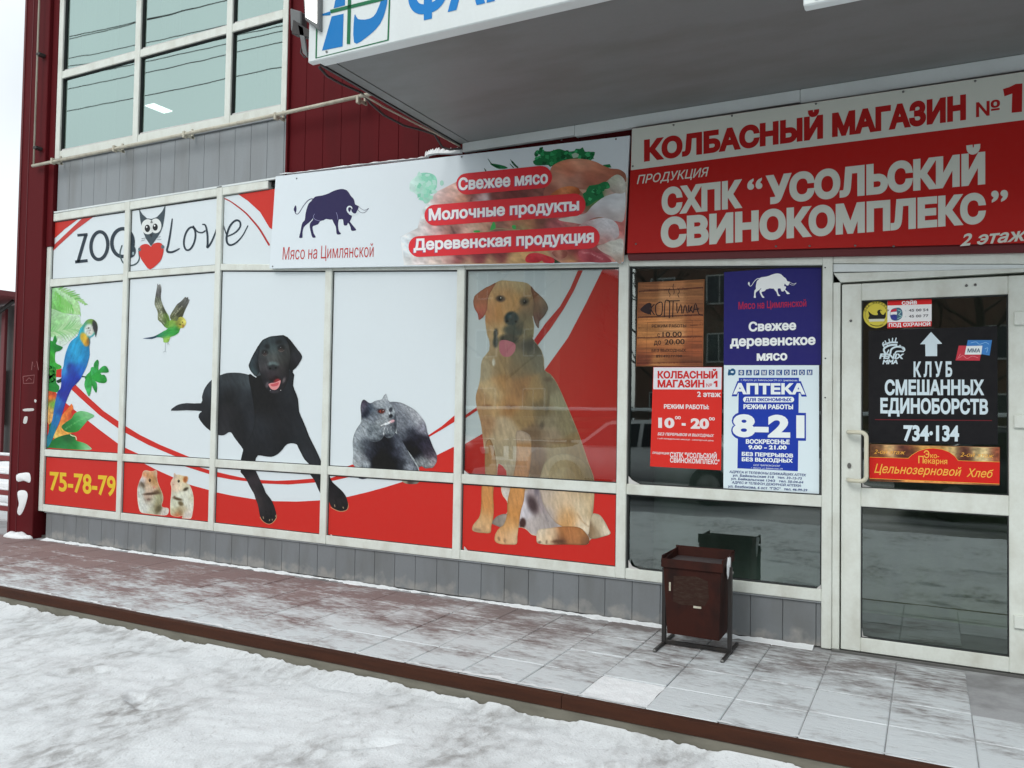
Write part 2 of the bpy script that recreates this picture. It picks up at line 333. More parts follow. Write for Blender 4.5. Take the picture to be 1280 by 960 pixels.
class Art:
    """flat print on the plane y = yo; every layer is 0.5 mm proud of the one below"""
    def __init__(s, yo, gain=1.0): s.yo, s.gain, s.V, s.F, s.C = yo, gain, [], [], []
    def put(s, pts, faces, cols, lv):
        b = len(s.V); y = s.yo - lv*.0005
        for (px, py) in pts: s.V.append(P(px, py, y))
        s.F += [tuple(b+i for i in f) for f in faces]
        if len(np.shape(cols)) == 1: cols = [cols]*len(pts)
        s.C += [tuple(min(v*s.gain, .92) for v in c) for c in cols]
    def poly(s, pts, c, lv=1, sm=0):
        if sm: pts = smooth(pts, sm)
        tris = tessellate_polygon([[Vector((a, b, 0)) for a, b in pts]])
        s.put(pts, tris, lin(c), lv)
    def ell(s, cx, cy, rx, ry, c, lv=1, ang=0, n=28):
        s.poly([(cx+rx*math.cos(t)*math.cos(ang)-ry*math.sin(t)*math.sin(ang), cy+rx*math.cos(t)*math.sin(ang)+ry*math.sin(t)*math.cos(ang)) for t in (2*math.pi*k/n for k in range(n))], c, lv)
    def stroke(s, pts, w, c, lv=1, sm=4, closed=False, caps=True):
        if sm: pts = smooth(pts, sm, closed)
        if closed: pts = pts+[pts[0]]
        n = len(pts); ww = w if hasattr(w, '__len__') else (w, w)
        L, R = [], []
        for i, (x, y) in enumerate(pts):
            a = pts[i-1] if i else (pts[-2] if closed else pts[0]); b = pts[i+1] if i < n-1 else (pts[1] if closed else pts[-1])
            dx, dy = b[0]-a[0], b[1]-a[1]; l = math.hypot(dx, dy) or 1; t = i/(n-1); h = (np.interp(t, np.linspace(0, 1, len(ww)), ww))/2
            L.append((x-dy/l*h, y+dx/l*h)); R.append((x+dy/l*h, y-dx/l*h))
        s.put(L+R, [(i, i+1, n+i+1, n+i) for i in range(n-1)], lin(c), lv)
        if caps and not closed:
            for q, r in ((pts[0], ww[0]), (pts[-1], ww[-1])):
                if r > 1.2: s.ell(q[0], q[1], r/2, r/2, c, lv+.1, n=12)
    def pill(s, a, b, r0, r1, c, lv=1):
        an = math.atan2(b[1]-a[1], b[0]-a[0]); pts = []
        for k in range(13): t = an+math.pi/2+math.pi*k/12; pts.append((a[0]+r0*math.cos(t), a[1]+r0*math.sin(t)))
        for k in range(13): t = an-math.pi/2+math.pi*k/12; pts.append((b[0]+r1*math.cos(t), b[1]+r1*math.sin(t)))
        s.poly(pts, c, lv)
    def text(s, t, bl, br, tl, tr, c, lv=2, off=.0, shear=0.0, fit=None):
        """bl, br: ends of the baseline; tl, tr: the cap line above them (photo pixels)"""
        v, f = text_shape(t, off, shear); x0, x1 = (text_shape(t, fit, shear)[0][:, 0].min(), text_shape(t, fit, shear)[0][:, 0].max()) if fit is not None else (v[:, 0].min(), v[:, 0].max())
        u = (v[:, 0]-x0)/(x1-x0); h = v[:, 1]/cap_height()
        pts = [((1-a)*((1-q)*bl[0]+q*tl[0])+a*((1-q)*br[0]+q*tr[0]), (1-a)*((1-q)*bl[1]+q*tl[1])+a*((1-q)*br[1]+q*tr[1])) for a, q in zip(u, h)]
        s.put(pts, f, lin(c), lv)
    def paint(s, outline, ctrl, blobs=(), strokes=(), lv=1, step=1.5, fur=(.12, .5, 6, 1.5), sm=3, edge=0, edgec=(235, 225, 205), power=3.0, soft=1.5, rim=0, con=None, sat=1.0, demilk=0, demilk_y=1e9, seed=3):
        """a printed photograph: colours interpolated from ctrl, then soft blobs and strokes, then fur"""
        if sm: outline = smooth(outline, sm)
        o = np.array(outline); x0, y0 = o.min(0); x1, y1 = o.max(0)
        gx, gy = np.meshgrid(np.arange(x0, x1, step), np.arange(y0, y1, step)); gx = gx.ravel()+RNG.uniform(-.25, .25, gx.size)*step; gy = gy.ravel()+RNG.uniform(-.25, .25, gy.size)*step
        ins = np.zeros(gx.size, bool); n = len(o)
        for i in range(n):
            xa, ya = o[i]; xb, yb = o[(i+1) % n]
            c = ((ya > gy) != (yb > gy)); 
            with np.errstate(divide='ignore', invalid='ignore'): c &= gx < (xb-xa)*(gy-ya)/(yb-ya)+xa
            ins ^= c
        gx, gy = gx[ins], gy[ins]
        keep = seg_dist(gx, gy, list(map(tuple, o))+[tuple(o[0])]) > step*.35; gx, gy = gx[keep], gy[keep]
        pts = [Vector(q) for q in o]+[Vector((a, b)) for a, b in zip(gx, gy)]
        vs, _, fs, *_ = delaunay_2d_cdt(pts, [(i, (i+1) % n) for i in range(n)], [], 0, 1e-5)
        X = np.array([v.x for v in vs]); Y = np.array([v.y for v in vs])
        T = np.array(fs); mx, my = X[T].mean(1), Y[T].mean(1); ins = np.zeros(len(T), bool)
        for i in range(n):
            xa, ya = o[i]; xb, yb = o[(i+1) % n]; c = ((ya > my) != (yb > my))
            with np.errstate(divide='ignore', invalid='ignore'): c &= mx < (xb-xa)*(my-ya)/(yb-ya)+xa
            ins ^= c
        fs = [tuple(int(k) for k in t) for t in T[ins]]
        num = np.zeros((len(X), 3)); den = np.zeros(len(X))
        cp = np.array([(c[0], c[1]) for c in ctrl])
        if len(cp) > 2: dd = np.hypot(cp[:, None, 0]-cp[None, :, 0], cp[:, None, 1]-cp[None, :, 1])+np.eye(len(cp))*1e9; sg = max(np.median(dd.min(1))*.52, .8)
        else: sg = 4.0
        for (cx, cy, c) in ctrl:
            d2 = (X-cx)**2+(Y-cy)**2; w = np.exp(-d2/(2*sg*sg))+1e-3/(1+d2/(sg*sg))**2; num += w[:, None]*np.array(c, float); den += w
        C = num/den[:, None]
        nz = fbm(X, Y, fur[1], fur[2], fur[3], seed)
        for (cx, cy, rx, ry, ang, c, al, soft) in blobs:
            ca, sa = math.cos(ang), math.sin(ang); u = ((X-cx)*ca+(Y-cy)*sa)/rx; v = (-(X-cx)*sa+(Y-cy)*ca)/ry; d = np.hypot(u, v)
            w = np.clip((1+soft-d)/(2*soft), 0, 1); w = w*w*(3-2*w)*al; C = C*(1-w[:, None])+w[:, None]*np.array(c, float)
        for (pp, w_, c, al) in strokes:
            d = seg_dist(X, Y, pp); w = np.clip(1.3-d/w_, 0, 1)*al; C = C*(1-w[:, None])+w[:, None]*np.array(c, float)
        C = C*(1+fur[0]*1.15*nz)[:, None]
        if con: C = np.maximum((C-con[0])*con[1]+con[2], 4)
        if sat != 1: g_ = C.mean(1, keepdims=True); C = g_+(C-g_)*sat
        if rim: C = C*(1-rim*np.clip(1-seg_dist(X, Y, list(map(tuple, o))+[tuple(o[0])])/1.8, 0, 1))[:, None]
        if edge:
            d = seg_dist(X, Y, list(map(tuple, o))+[tuple(o[0])]); w = np.clip(1-d/edge, 0, 1)*.75; C = C*(1-w[:, None])+w[:, None]*np.array(edgec, float)
        C = np.clip(C, 2, 250)/255; C = np.where(C <= .04045, C/12.92, ((C+.055)/1.055)**2.4)
        if demilk: k = (Y < demilk_y).astype(float)*demilk; C = np.clip(C*(1+k[:, None]*1.5)-k[:, None]*np.array((.8, 1, 1)), .004, 1)
        s.put(list(zip(X, Y)), [tuple(f) for f in fs], C, lv)
    def layered(s, base, layers, ctrl, blobs=(), strokes=(), lv=4, rim=.3, **kw):
        """one printed animal in overlapping pieces, back to front, each with its own colour points"""
        outs = [base]+[smooth(l, 3) for l in layers]
        def inside(pt, o):
            r = False; n = len(o)
            for i in range(n):
                (xa, ya), (xb, yb) = o[i], o[(i+1) % n]
                if (ya > pt[1]) != (yb > pt[1]) and pt[0] < (xb-xa)*(pt[1]-ya)/(yb-ya)+xa: r = not r
            return r
        def top(pt):
            for k in range(len(outs)-1, 0, -1):
                if inside(pt, outs[k]): return k
            return 0
        cs = [[] for _ in outs]; bs_ = [[] for _ in outs]; ss = [[] for _ in outs]
        for c in ctrl: cs[top(c)].append(c)
        for b in blobs: bs_[top(b)].append(b)
        for st in strokes: ss[top(st[0][len(st[0])//2])].append(st)
        for k, o in enumerate(outs):
            if not cs[k]: cs[k] = [min(ctrl, key=lambda c: (c[0]-o[0][0])**2+(c[1]-o[0][1])**2)]
            kk = dict(kw)
            if k: kk['edge'] = 0; kk['sm'] = 0
            s.paint(o, cs[k], bs_[k], ss[k], lv=lv+k*.15, rim=rim if k else 0, seed=3+k, **kk)
    def mesh(s, name):
        me = bpy.data.meshes.new(name); me.from_pydata([tuple(v) for v in s.V], [], s.F)
        a = me.color_attributes.new('Col', 'FLOAT_COLOR', 'POINT'); buf = np.ones((len(s.V), 4)); buf[:, :3] = np.array(s.C); a.data.foreach_set('color', buf.ravel())
        bm = bmesh.new(); bm.from_mesh(me)                          # all print faces look out of the wall
        for f in bm.faces:
            if f.normal.y > 0: f.normal_flip()
        bm.to_mesh(me); bm.free(); return me
    def build(s, name, parent=None): return link(name, s.mesh(name), M['print'], parent)
def clip_mesh(me, quad_px, yo, name):
    """the piece of a print mesh inside a quad of the facade (photo corners, clockwise from top left)"""
    bm = bmesh.new(); bm.from_mesh(me); q = [P(a, b, yo) for a, b in quad_px]; c = sum(q, Vector())/4
    for i in range(4):
        a, b = q[i], q[(i+1) % 4]; n = (b-a).cross(Vector((0, 1, 0))).normalized()
        if n.dot(c-a) > 0: n = -n
        bmesh.ops.bisect_plane(bm, geom=bm.verts[:]+bm.edges[:]+bm.faces[:], dist=1e-6, plane_co=a, plane_no=n, clear_outer=True)
    if not bm.faces: bm.free(); return None
    r = bpy.data.meshes.new(name); bm.to_mesh(r); bm.free(); return r
def sheet(name, quad_px, yo, c, gain=1.0, parent=None, thick=.002):
    """a printed sheet with real thickness; quad clockwise from top left"""
    q = [P(a, b, yo) for a, b in quad_px]
    me = bpy.data.meshes.new(name); n = len(q)
    vs = [tuple(v) for v in q]+[(v.x, v.y+thick, v.z) for v in q]
    fs = [tuple(range(n))[::-1], tuple(range(n, 2*n))]+[(i, (i+1) % n, n+(i+1) % n, n+i) for i in range(n)]
    me.from_pydata(vs, [], fs); a = me.color_attributes.new('Col', 'FLOAT_COLOR', 'POINT')
    cc = [min(v*gain, .9) for v in lin(c)]; a.data.foreach_set('color', np.tile(np.array(cc+[1.0]), 2*n))
    bm = bmesh.new(); bm.from_mesh(me); bmesh.ops.recalc_face_normals(bm, faces=bm.faces); bm.to_mesh(me); bm.free()
    return link(name, me, M['print'], parent)

# ================================================================== THE SETTING
def grid_sheet(name, x0, x1, y0, y1, nx, ny, zf, mat):
    xs = np.linspace(x0, x1, nx); ys = np.linspace(y0, y1, ny); X, Y = np.meshgrid(xs, ys); Zz = zf(X, Y)
    me = bpy.data.meshes.new(name)
    v = np.stack([X.ravel(), Y.ravel(), Zz.ravel()], 1)
    i = (np.arange(ny-1)[:, None]*nx+np.arange(nx-1)[None, :]).ravel()
    me.from_pydata(v.tolist(), [], np.stack([i, i+1, i+nx+1, i+nx], 1).tolist())
    for p_ in me.polygons: p_.use_smooth = True
    return link(name, me, mat)
SZ = -.135                                                          # street level below the terrace
FOOT = [(random.uniform(-8, 2.4), random.uniform(-4.4, -1.9), random.uniform(-.5, .9)) for _ in range(60)]
def street_z(X, Y):
    a = fbm(X, Y, .5, .9, .45, 1)*.016 + fbm(X, Y, .5, .25, .11, 2)*.011 + fbm(X, Y, .35, .09, .045, 5)*.006 + fbm(X, Y, .9, .035, .03, 6)*.003
    for hx_, hy_, an in FOOT:
        u = (X-hx_)*math.cos(an)+(Y-hy_)*math.sin(an); v = -(X-hx_)*math.sin(an)+(Y-hy_)*math.cos(an); d = np.hypot(u/.15, v/.052); a = a-.022*np.clip(1.15-d, 0, .35)/.35+.006*np.exp(-((d-1.3)/.18)**2)
    bank = np.exp(-np.clip(-1.512-Y, 0, 9)/.14)*(.012+.012*fbm(X, Y, 0, .5, .3, 9))
    return SZ + a + bank
kind(grid_sheet('snowy_street', -9.2, 3.6, -6.6, -1.500, 500, 240, street_z, M['snow_dirty']), 'structure')
g = box('ground', -400, 400, -400, 400, -.6, SZ-.06, M['snow_dirty']); kind(g, 'structure')
mt, nt, p = newmat('slushy_asphalt'); M['road'] = mt
c_ = mix(nt, ramp(nt, noise(nt, .8, 7, stretch=(.15, 1, 1)), ((.45, 0), (.62, 1))), (.055, .055, .055), (.33, .33, .34))
nt.links.new(c_, p.inputs['Base Color']); p.inputs['Roughness'].default_value = .55; bump(nt, p, noise(nt, 20, 5), .3, .02)
kind(box('road', -120, 120, -17, -6.9, SZ-.05, SZ-.04, M['road']), 'structure')

# terrace: base slab, kerb, tiles one by one
kind(box('terrace_base', -16, 3.2, -1.47, .5, -.5, -.007, M['joint_sand']), 'structure')
kb = kind(box('kerb', -16, 3.2, -1.512, -1.47, SZ-.2, -.064, M['concrete'], bev=.006), 'structure')
def ang_bm():
    bm = bmesh.new()
    for i in range(4):
        x0 = -16+i*4.8; add_box(bm, x0, x0+4.798, -1.519, -1.509, -.064, -.001, .002); 
        add_box(bm, x0, x0+4.798, -1.509, -1.475, -.006, -.001, .001)
    return bm
kind(bm_obj('kerb_angle', ang_bm(), M['kerb_steel']), 'structure')
TW, TD = .342, .352
tm = bmesh.new(); add_box(tm, -TW/2+.002, TW/2-.002, -TD/2+.004, TD/2-.004, -.04, 0, .004)
tme = bpy.data.meshes.new('paving_tile'); tm.to_mesh(tme); tm.free(); tme.materials.append(M['tile'])
terr = kind(bpy.data.objects.new('terrace_paving', None), 'structure'); COL.objects.link(terr); terr['label'] = 'reddish concrete paving tiles dusted with blown snow'
x_t0 = -1.365
for i in range(-22, 12):
    for j in range(4):
        x = x_t0 + i*TW; y = -1.475+TD*(j+.5)
        if i == 0 and j == 0: continue                              # the tile that is missing: its bed is full of snow
        if x > .30 and j > 1: continue
        o = bpy.data.objects.new('paving_tile', tme); COL.objects.link(o); o.parent = terr
        o.location = (x, y, random.uniform(-.0035, .002)); o.rotation_euler = (random.uniform(-.003, .003), random.uniform(-.003, .003), 0)
# small ribbed blocks beside the door
bt = bmesh.new(); add_box(bt, -.082, .082, -.044, .044, -.04, 0, .004)
for k in range(7): add_box(bt, -.074+k*.0225, -.062+k*.0225, -.038, .038, -.002, .004)
btm = bpy.data.meshes.new('ribbed_block'); bt.to_mesh(btm); bt.free(); btm.materials.append(M['tile'])
for i in range(8):
    for j in range(8):
        o = bpy.data.objects.new('ribbed_block', btm); COL.objects.link(o); o.parent = terr
        o.location = (x_t0+6*TW-.085+i*.169, -.06-j*.089, random.uniform(-.003, .001))
def fill_z(X, Y): return -.004+.006*fbm(X, Y, .4, .12, .1, 4)
o = grid_sheet('snow_filled_gap', x_t0-TW/2+.002, x_t0+TW/2-.002, -1.472, -1.475+TD-.002, 60, 60, fill_z, M['snow']); o.parent = terr

# snow blown against the foot of the wall, uneven ridge
def ridge(name, x0, x1, ybase, wid, hgt, seed, n=900, z0=-.003, base=.55, mat='snow'):
    xs = np.linspace(x0, x1, n); prof = np.linspace(0, 1, 9); vs = []; amp = np.clip(base+fbm(xs, xs*0, 0, .35, 1, seed)*1.0+fbm(xs, xs*0, 0, .05, 1, seed+1)*.55, .04, 2)
    for x, a in zip(xs, amp):
        for t in prof: vs.append((x, ybase-wid*a*t**1.2, z0+hgt*min(a, 1.3)*(1-t)**1.6 - (.004 if t == 1 else 0)))
    fs = [(i*9+k, i*9+k+1, (i+1)*9+k+1, (i+1)*9+k) for i in range(n-1) for k in range(8)]
    me = bpy.data.meshes.new(name); me.from_pydata(vs, [], [f[::-1] for f in fs])
    for q in me.polygons: q.use_smooth = True
    return kind(link(name, me, M[mat]), 'stuff')
ridge('snow_drift', -8.0, -.62, .004, .07, .014, 11)
ridge('snow_drift', -9.5, 3.1, -1.468, -.05, .004, 31, z0=-.001)
ridge('snow_bank', -9.2, 3.1, -1.517, .16, .030, 41, n=2200, z0=SZ-.002, base=1.0, mat='snow_dirty')

# ------------------------------------------------------------------ shop building
B = thing('shop_building', 'two storey shop front in grey and maroon cladding with cream aluminium window frames', 'building', (-4, .2, 0))
def ch(o, par=B):
    mw = o.matrix_world.copy(); o.parent = par; o.matrix_parent_inverse = par.matrix_world.inverted(); return o
bpy.context.view_layer.update()
def bq(name, px4, y0, y1, mat, bev=.003, par=None):
    """a bar whose front face fills four photo pixels (clockwise from top left) on the plane y0"""
    q = [P(a, b, y0) for a, b in px4]; return hexa(name, [(v.x, v.z) for v in (q[3], q[2], q[1], q[0])], y0, y1, mat, None, bev)
def add_part(o, par=None): return ch(o, par or B)

# body behind everything: side and rear walls, roof, floors (dark inside)
for nm, a in (('rear_wall', (-8.5, 3.4, 5.0, 5.2, -.1, 9)), ('side_wall', (-8.5, -8.3, .25, 5.0, -.1, 9)), ('side_wall', (3.2, 3.4, .25, 5.0, -.1, 9)),
              ('roof', (-8.6, 3.5, .0, 5.3, 9, 9.2))):
    add_part(box(nm, *a, M['red_panel']))
add_part(box('floor_slab', -8.3, 3.2, .12, 5.0, 3.0, 3.6, M['interior_light'])); add_part(box('floor_slab', -8.3, 3.2, .05, 5.0, -.1, .02, M['floor_in']))
add_part(box('partition', -1.98, -1.88, .10, 5, .02, 3.0, M['interior'])); add_part(box('partition', -1.85, -.58, .75, .80, .02, 3.0, M['hall_wall'])); add_part(box('partition', -.49, 3.2, 1.0, 1.05, .02, 3.0, M['olive_wall']))
add_part(box('partition', -.56, -.50, .12, 2.2, .02, 3.0, M['interior']))
add_part(box('backing_wall', -8.0, -1.98, .09, .12, .02, 3.0, M['interior']))
add_part(box('backing_wall', -4.88, 3.2, .07, .12, 3.05, 9.0, M['interior'])); add_part(box('backing_wall', -8.05, -4.88, .07, .12, 3.02, 3.55, M['interior']))
add_part(box('room_wall', -8.3, -4.6, 3.0, 3.1, 3.6, 9, M['interior_light'])); add_part(box('ceiling', -8.3, -4.6, .1, 3.0, 6.9, 7.0, M['interior_light']))
add_part(box('room_wall', -4.88, -4.8, .12, 3.0, 3.6, 9, M['interior_light']))

PW = .193
pan = {}
def panels(x0, x1, zlo, zhi, mat, phase=-2.54, name='panel', y=.02):
    k0 = math.floor((x0-phase)/PW); x = phase+k0*PW
    while x < x1-.01:
        a, b = max(x, x0)+.0011, min(x+PW, x1)-.0011; x += PW
        if b-a < .015: continue
        l0, l1, h0, h1 = zlo(a), zlo(b), zhi(a), zhi(b)
        if h0 <= l0+.01 and h1 <= l1+.01: continue
        y_ = y+random.uniform(0, .0010)
        bm = bmesh.new(); d = .0028
        V = [bm.verts.new(v) for v in ((a, y_+d, l0), (a+d, y_, l0), (b-d, y_, l1), (b, y_+d, l1), (b, y_+.03, l1), (a, y_+.03, l0), (a, y_+d, h0), (a+d, y_, h0), (b-d, y_, h1), (b, y_+d, h1), (b, y_+.03, h1), (a, y_+.03, h0))]
        for i in range(6): j = (i+1) % 6; bm.faces.new((V[i], V[j], V[6+j], V[6+i]))
        bm.faces.new(V[0:6][::-1]); bm.faces.new(V[6:12]); bmesh.ops.recalc_face_normals(bm, faces=bm.faces)
        add_part(bm_obj(name, bm, mat))
c = lambda v: (lambda x: v)
add_part(box('joint_board', -8.05, -.58, .045, .09, .0, .30, M['dark_gap']))
M['plinth'] = weathered('plinth_cladding_shaded', (.205, .222, .235), (.13, .135, .13), .5, 2.2, .8, stretch=(1.6, 1, .5))  # the grey cladding again, base darkened so the plinth's shadow is in the colour
nt_ = M['plinth'].node_tree; p_ = nt_.nodes['Principled BSDF']; old = p_.inputs['Base Color'].links[0].from_socket; sp_ = nd(nt_, 'ShaderNodeSeparateXYZ'); gg = nd(nt_, 'ShaderNodeNewGeometry'); nt_.links.new(gg.outputs['Position'], sp_.inputs[0])
z_ = mth(nt_, 'ADD', sp_.outputs['Z'], mth(nt_, 'MULTIPLY', mth(nt_, 'SUBTRACT', noise(nt_, 9, 6), .5), .35))
nt_.links.new(mix(nt_, ramp(nt_, z_, ((.0, .75), (.07, .0))), old, (.33, .32, .30)), p_.inputs['Base Color'])
panels(-8.04, -.581, c(.004), c(.262), M['plinth'], -2.54, 'plinth_panel')
add_part(box('drip_edge', -8.05, -.58, .008, .05, .262, .272, M['grey_panel'], bev=.002))
# grey band below the upper windows
bz = lambda x: 3.37 if x < -6.9 else 3.385
add_part(box('joint_board', -8.05, -4.88, .045, .07, 3.3, 3.95, M['dark_gap']))
panels(-8.04, -4.905, c(3.345), c(3.872), M['grey_panel'], -5.715, 'band_panel')
add_part(box('drip_edge', -8.05, -4.90, .0, .05, 3.874, 3.90, M['grey_panel'], bev=.002))
add_part(box('drip_edge', -8.05, -4.93, .0, .05, 3.345, 3.362, M['white_metal'], bev=.002))
# maroon cladding above the banners and beyond the windows
add_part(box('joint_board', -4.88, 3.2, .055, .07, 2.35, 9, M['dark_gap']))
panels(-4.885, 3.2, c(2.47), c(6.4), M['red_panel'], -4.905, 'maroon_panel', .025)
add_part(box('corner_trim', -4.905, -4.885, -.002, .05, 3.30, 6.4, M['red_panel'], bev=.002))
add_part(box('maroon_band', -8.55, 3.2, .02, .09, 6.4, 9.0, M['red_panel']))
# corner column
colm = add_part(box('corner_column', -8.55, -8.148, -.05, .35, -.04, 9.0, M['red_panel'], bev=.006))
add_part(box('column_return', -8.146, -8.055, -.010, .35, 3.0, 9.0, M['red_panel'], bev=.003))
add_part(box('column_seam', -8.425, -8.418, -.054, -.05, .0, 9.0, M['shadow_red']))
add_part(box('column_edge', -8.565, -8.535, -.058, .0, .0, 9.0, M['shadow_red'], bev=.002))

# window posts of the shop front (front face y=0, films lie 3 cm behind)
def post(x0, x1, z0, z1, y0=0.0): add_part(box('window_post', x0, x1, y0, .085, z0, z1, M['alu'], bev=.004))
XP = {'A': (-8.142, -8.078), 'B': (-6.947, -6.880), 'C': (-5.712, -5.645), 'D': (-4.440, -4.372), 'E': (-3.168, -3.100), 'F': (-1.882, -1.812), 'G': (-.579, -.521)}
TOPZ = {'A': 3.345, 'B': 3.35, 'C': 3.36, 'D': 2.60, 'E': 2.50, 'F': 2.455, 'G': 2.40}
for k in XP: post(XP[k][0], XP[k][1], .275 if k != 'G' else .0, TOPZ[k])
def rails(k0, k1, name, tl, tr, bl, br, y0=.004, y1=.08): add_part(bq(name, (tl, tr, br, bl), y0, y1, M['alu'], .004))
def zat(px, py): return P(px, py, 0).z
# sill, transom and head rails of each bay, from post to post (front faces 4 mm behind the posts)
def rail(name, x0, x1, za0, za1, zb0, zb1, y0=.004, y1=.08):
    add_part(hexa(name, [(x0, za0), (x1, zb0), (x1, zb1), (x0, za1)], y0, y1, M['alu'], None, .004))
bays = [('A', 'B'), ('B', 'C'), ('C', 'D'), ('D', 'E'), ('E', 'F'), ('F', 'G')]
head = {('A', 'B'): ((62.5, 349, 358.5), (153, 342.5, 350)), ('B', 'C'): ((160.5, 339.5, 347.5), (267.5, 331, 339)), ('C', 'D'): ((277, 329.5, 337.5), (405.5, 331, 338)),
        ('D', 'E'): ((415, 331, 338), (570.7, 329, 337)), ('E', 'F'): ((580, 329, 336.5), (773.7, 327, 333.5)), ('F', 'G'): ((785.5, 322, 332.5), (1028, 319.5, 331))}
for a, b in bays:
    x0, x1 = XP[a][1], XP[b][0]
    rail('sill_rail', x0, x1, .274, .345, .274, .345)
    rail('transom_rail', x0, x1, .838, .908, .838, .908)
    (pa, ta, ba), (pb, tb, bb) = head[(a, b)]
    rail('head_rail', x0, x1, zat(pa, ba), zat(pa, ta), zat(pb, bb), zat(pb, tb))
for a, b, z0, z1 in (('A', 'B', 3.262, 3.342), ('B', 'C', 3.268, 3.350)):
    rail('top_rail', XP[a][1], XP[b][0], z0, z1, z0+.006, z1+.006)
rail('top_rail', XP['C'][1], -5.10, 3.275, 3.357, 3.275, 3.345)
# rubber gaskets round each opening
def gaskets(x0, x1, z0a, z0b, z1a, z1b, y0=.022, y1=.078, w=.010, nm='gasket'):
    hexs = [[(x0, z0a), (x0+w, z0a), (x0+w, z1a), (x0, z1a)], [(x1-w, z0b), (x1, z0b), (x1, z1b), (x1-w, z1b)],
            [(x0+w, z0a), (x1-w, z0b), (x1-w, z0b+w*.6), (x0+w, z0a+w*.6)], [(x0+w, z1a-w), (x1-w, z1b-w), (x1-w, z1b), (x0+w, z1a)]]
    bm = bmesh.new()
    for q in hexs:
        a = [bm.verts.new((u, y0, v)) for u, v in q]; b_ = [bm.verts.new((u, y1, v)) for u, v in q]
        bm.faces.new(a); bm.faces.new(b_[::-1])
        for i in range(4): bm.faces.new((a[i], b_[i], b_[(i+1) % 4], a[(i+1) % 4]))
    bmesh.ops.recalc_face_normals(bm, faces=bm.faces); return add_part(bm_obj(nm, bm, M['gasket']))
def pane(x0, x1, z0a, z0b, z1a, z1b, mat, y=.045, par=None, nm='pane'):
    return add_part(hexa(nm, [(x0, z0a), (x1, z0b), (x1, z1b), (x0, z1a)], y, y+.006, mat, None, 0), par)
HZ = {}
for a, b in bays:
    x0, x1 = XP[a][1], XP[b][0]; (pa, ta, ba), (pb, tb, bb) = head[(a, b)]; h0, h1 = zat(pa, ba), zat(pb, bb); HZ[(a, b)] = (h0, h1, zat(pa, ta), zat(pb, tb))
    gaskets(x0, x1, .908, .908, h0, h1); gaskets(x0, x1, .345, .345, .838, .838)
    if (a, b) in (('E', 'F'),): pane(x0, x1, .908, .908, h0, h1, M['glass_film'], .026)
    elif (a, b) == ('F', 'G'):
        pane(x0, x1, .908, .908, h0, h1, M['glass'], .040); pane(x0, x1, .345, .345, .838, .838, M['glass'], .040)
    else: pane(x0, x1, .908, .908, h0, h1, M['glass'], .050); pane(x0, x1, .345, .345, .838, .838, M['glass'], .050)
for a, b, z0, z1 in (('A', 'B', 3.262, 3.342), ('B', 'C', 3.268, 3.350)):
    gaskets(XP[a][1], XP[b][0], HZ[(a, b)][2], HZ[(a, b)][3], z0, z0)

# upper windows
UX = [(-8.055, -7.985), (-6.866, -6.792), (-5.640, -5.571), (-4.968, -4.908)]
for x0, x1 in UX: add_part(box('upper_window_post', x0, x1, -.006, .07, 3.905, 6.3, M['alu'], bev=.004))
for (a, b), (c0, c1) in zip(zip(UX, UX[1:]), [(4.755, 4.835)]*3):
    for z0, z1 in ((3.905, 3.985), (4.742, 4.818), (5.85, 5.93)):
        add_part(box('upper_window_rail', a[1], b[0], -.002, .07, z0, z1, M['alu'], bev=.004))
    for z0, z1 in ((3.985, 4.742), (4.818, 5.85)):
        gaskets(a[1], b[0], z0, z0, z1, z1, .012, .065, .007, 'gasket'); pane(a[1], b[0], z0, z0, z1, z1, M['glass_upper'], .030, nm='upper_pane')
        add_part(hexa('sealant', [(a[1]+.006, z0+.004), (b[0]-.006, z0+.004), (b[0]-.006, z0+.016), (a[1]+.010, z0+.022)], .016, .03, M['dirt_tape'], None, .003))
rl = add_part(box('ceiling_lamp', -7.50, -7.365, .62, .86, 4.590, 4.600, M['ceiling_glow']))
M['curtain'] = weathered('pale_curtain', (.42, .46, .42), (.25, .28, .26), .9, 9, .8, stretch=(6, 1, .05))
for x0, x1, z0 in ((-8.0, -7.42, 3.95), (-5.35, -4.98, 3.95), (-6.78, -6.5, 4.8)):
    bm = bmesh.new(); n_ = 24; A0 = [bm.verts.new((x0+(x1-x0)*i/n_, .22+.02*math.sin(i*1.3), z0)) for i in range(n_+1)]; A1 = [bm.verts.new((x0+(x1-x0)*i/n_, .22+.03*math.sin(i*1.3), 6.4)) for i in range(n_+1)]
    for i in range(n_): bm.faces.new((A0[i], A0[i+1], A1[i+1], A1[i]))
    bmesh.ops.solidify(bm, geom=bm.faces[:], thickness=.004); add_part(bm_obj('curtain', bm, M['curtain'], None, True))

for pts_ in ([(785.5, 595), (790, 600), (800, 605.5), (785.5, 605)], [(785.5, 700), (790, 708), (800, 712), (785.5, 712)], [(1018, 738), (1026, 731), (1026, 739), (1018, 739.5)], [(580, 588), (586, 593), (600, 596), (580, 594)], [(580, 683), (584, 688), (592, 690.5), (580, 689)], [(413, 668), (418, 672), (430, 674), (413, 672)], [(1076.5, 600), (1080, 606), (1096, 611.5), (1076.5, 610.5)], [(1076.5, 780), (1079, 795), (1100, 800.5), (1150, 806.5), (1076.5, 799.5)]):
    q_ = [P(a_, b_, .012) for a_, b_ in pts_]; add_part(hexa('sealant', [(v.x, v.z) for v in q_[::-1]], .012, .020, M['dirt_tape'], None, .001))
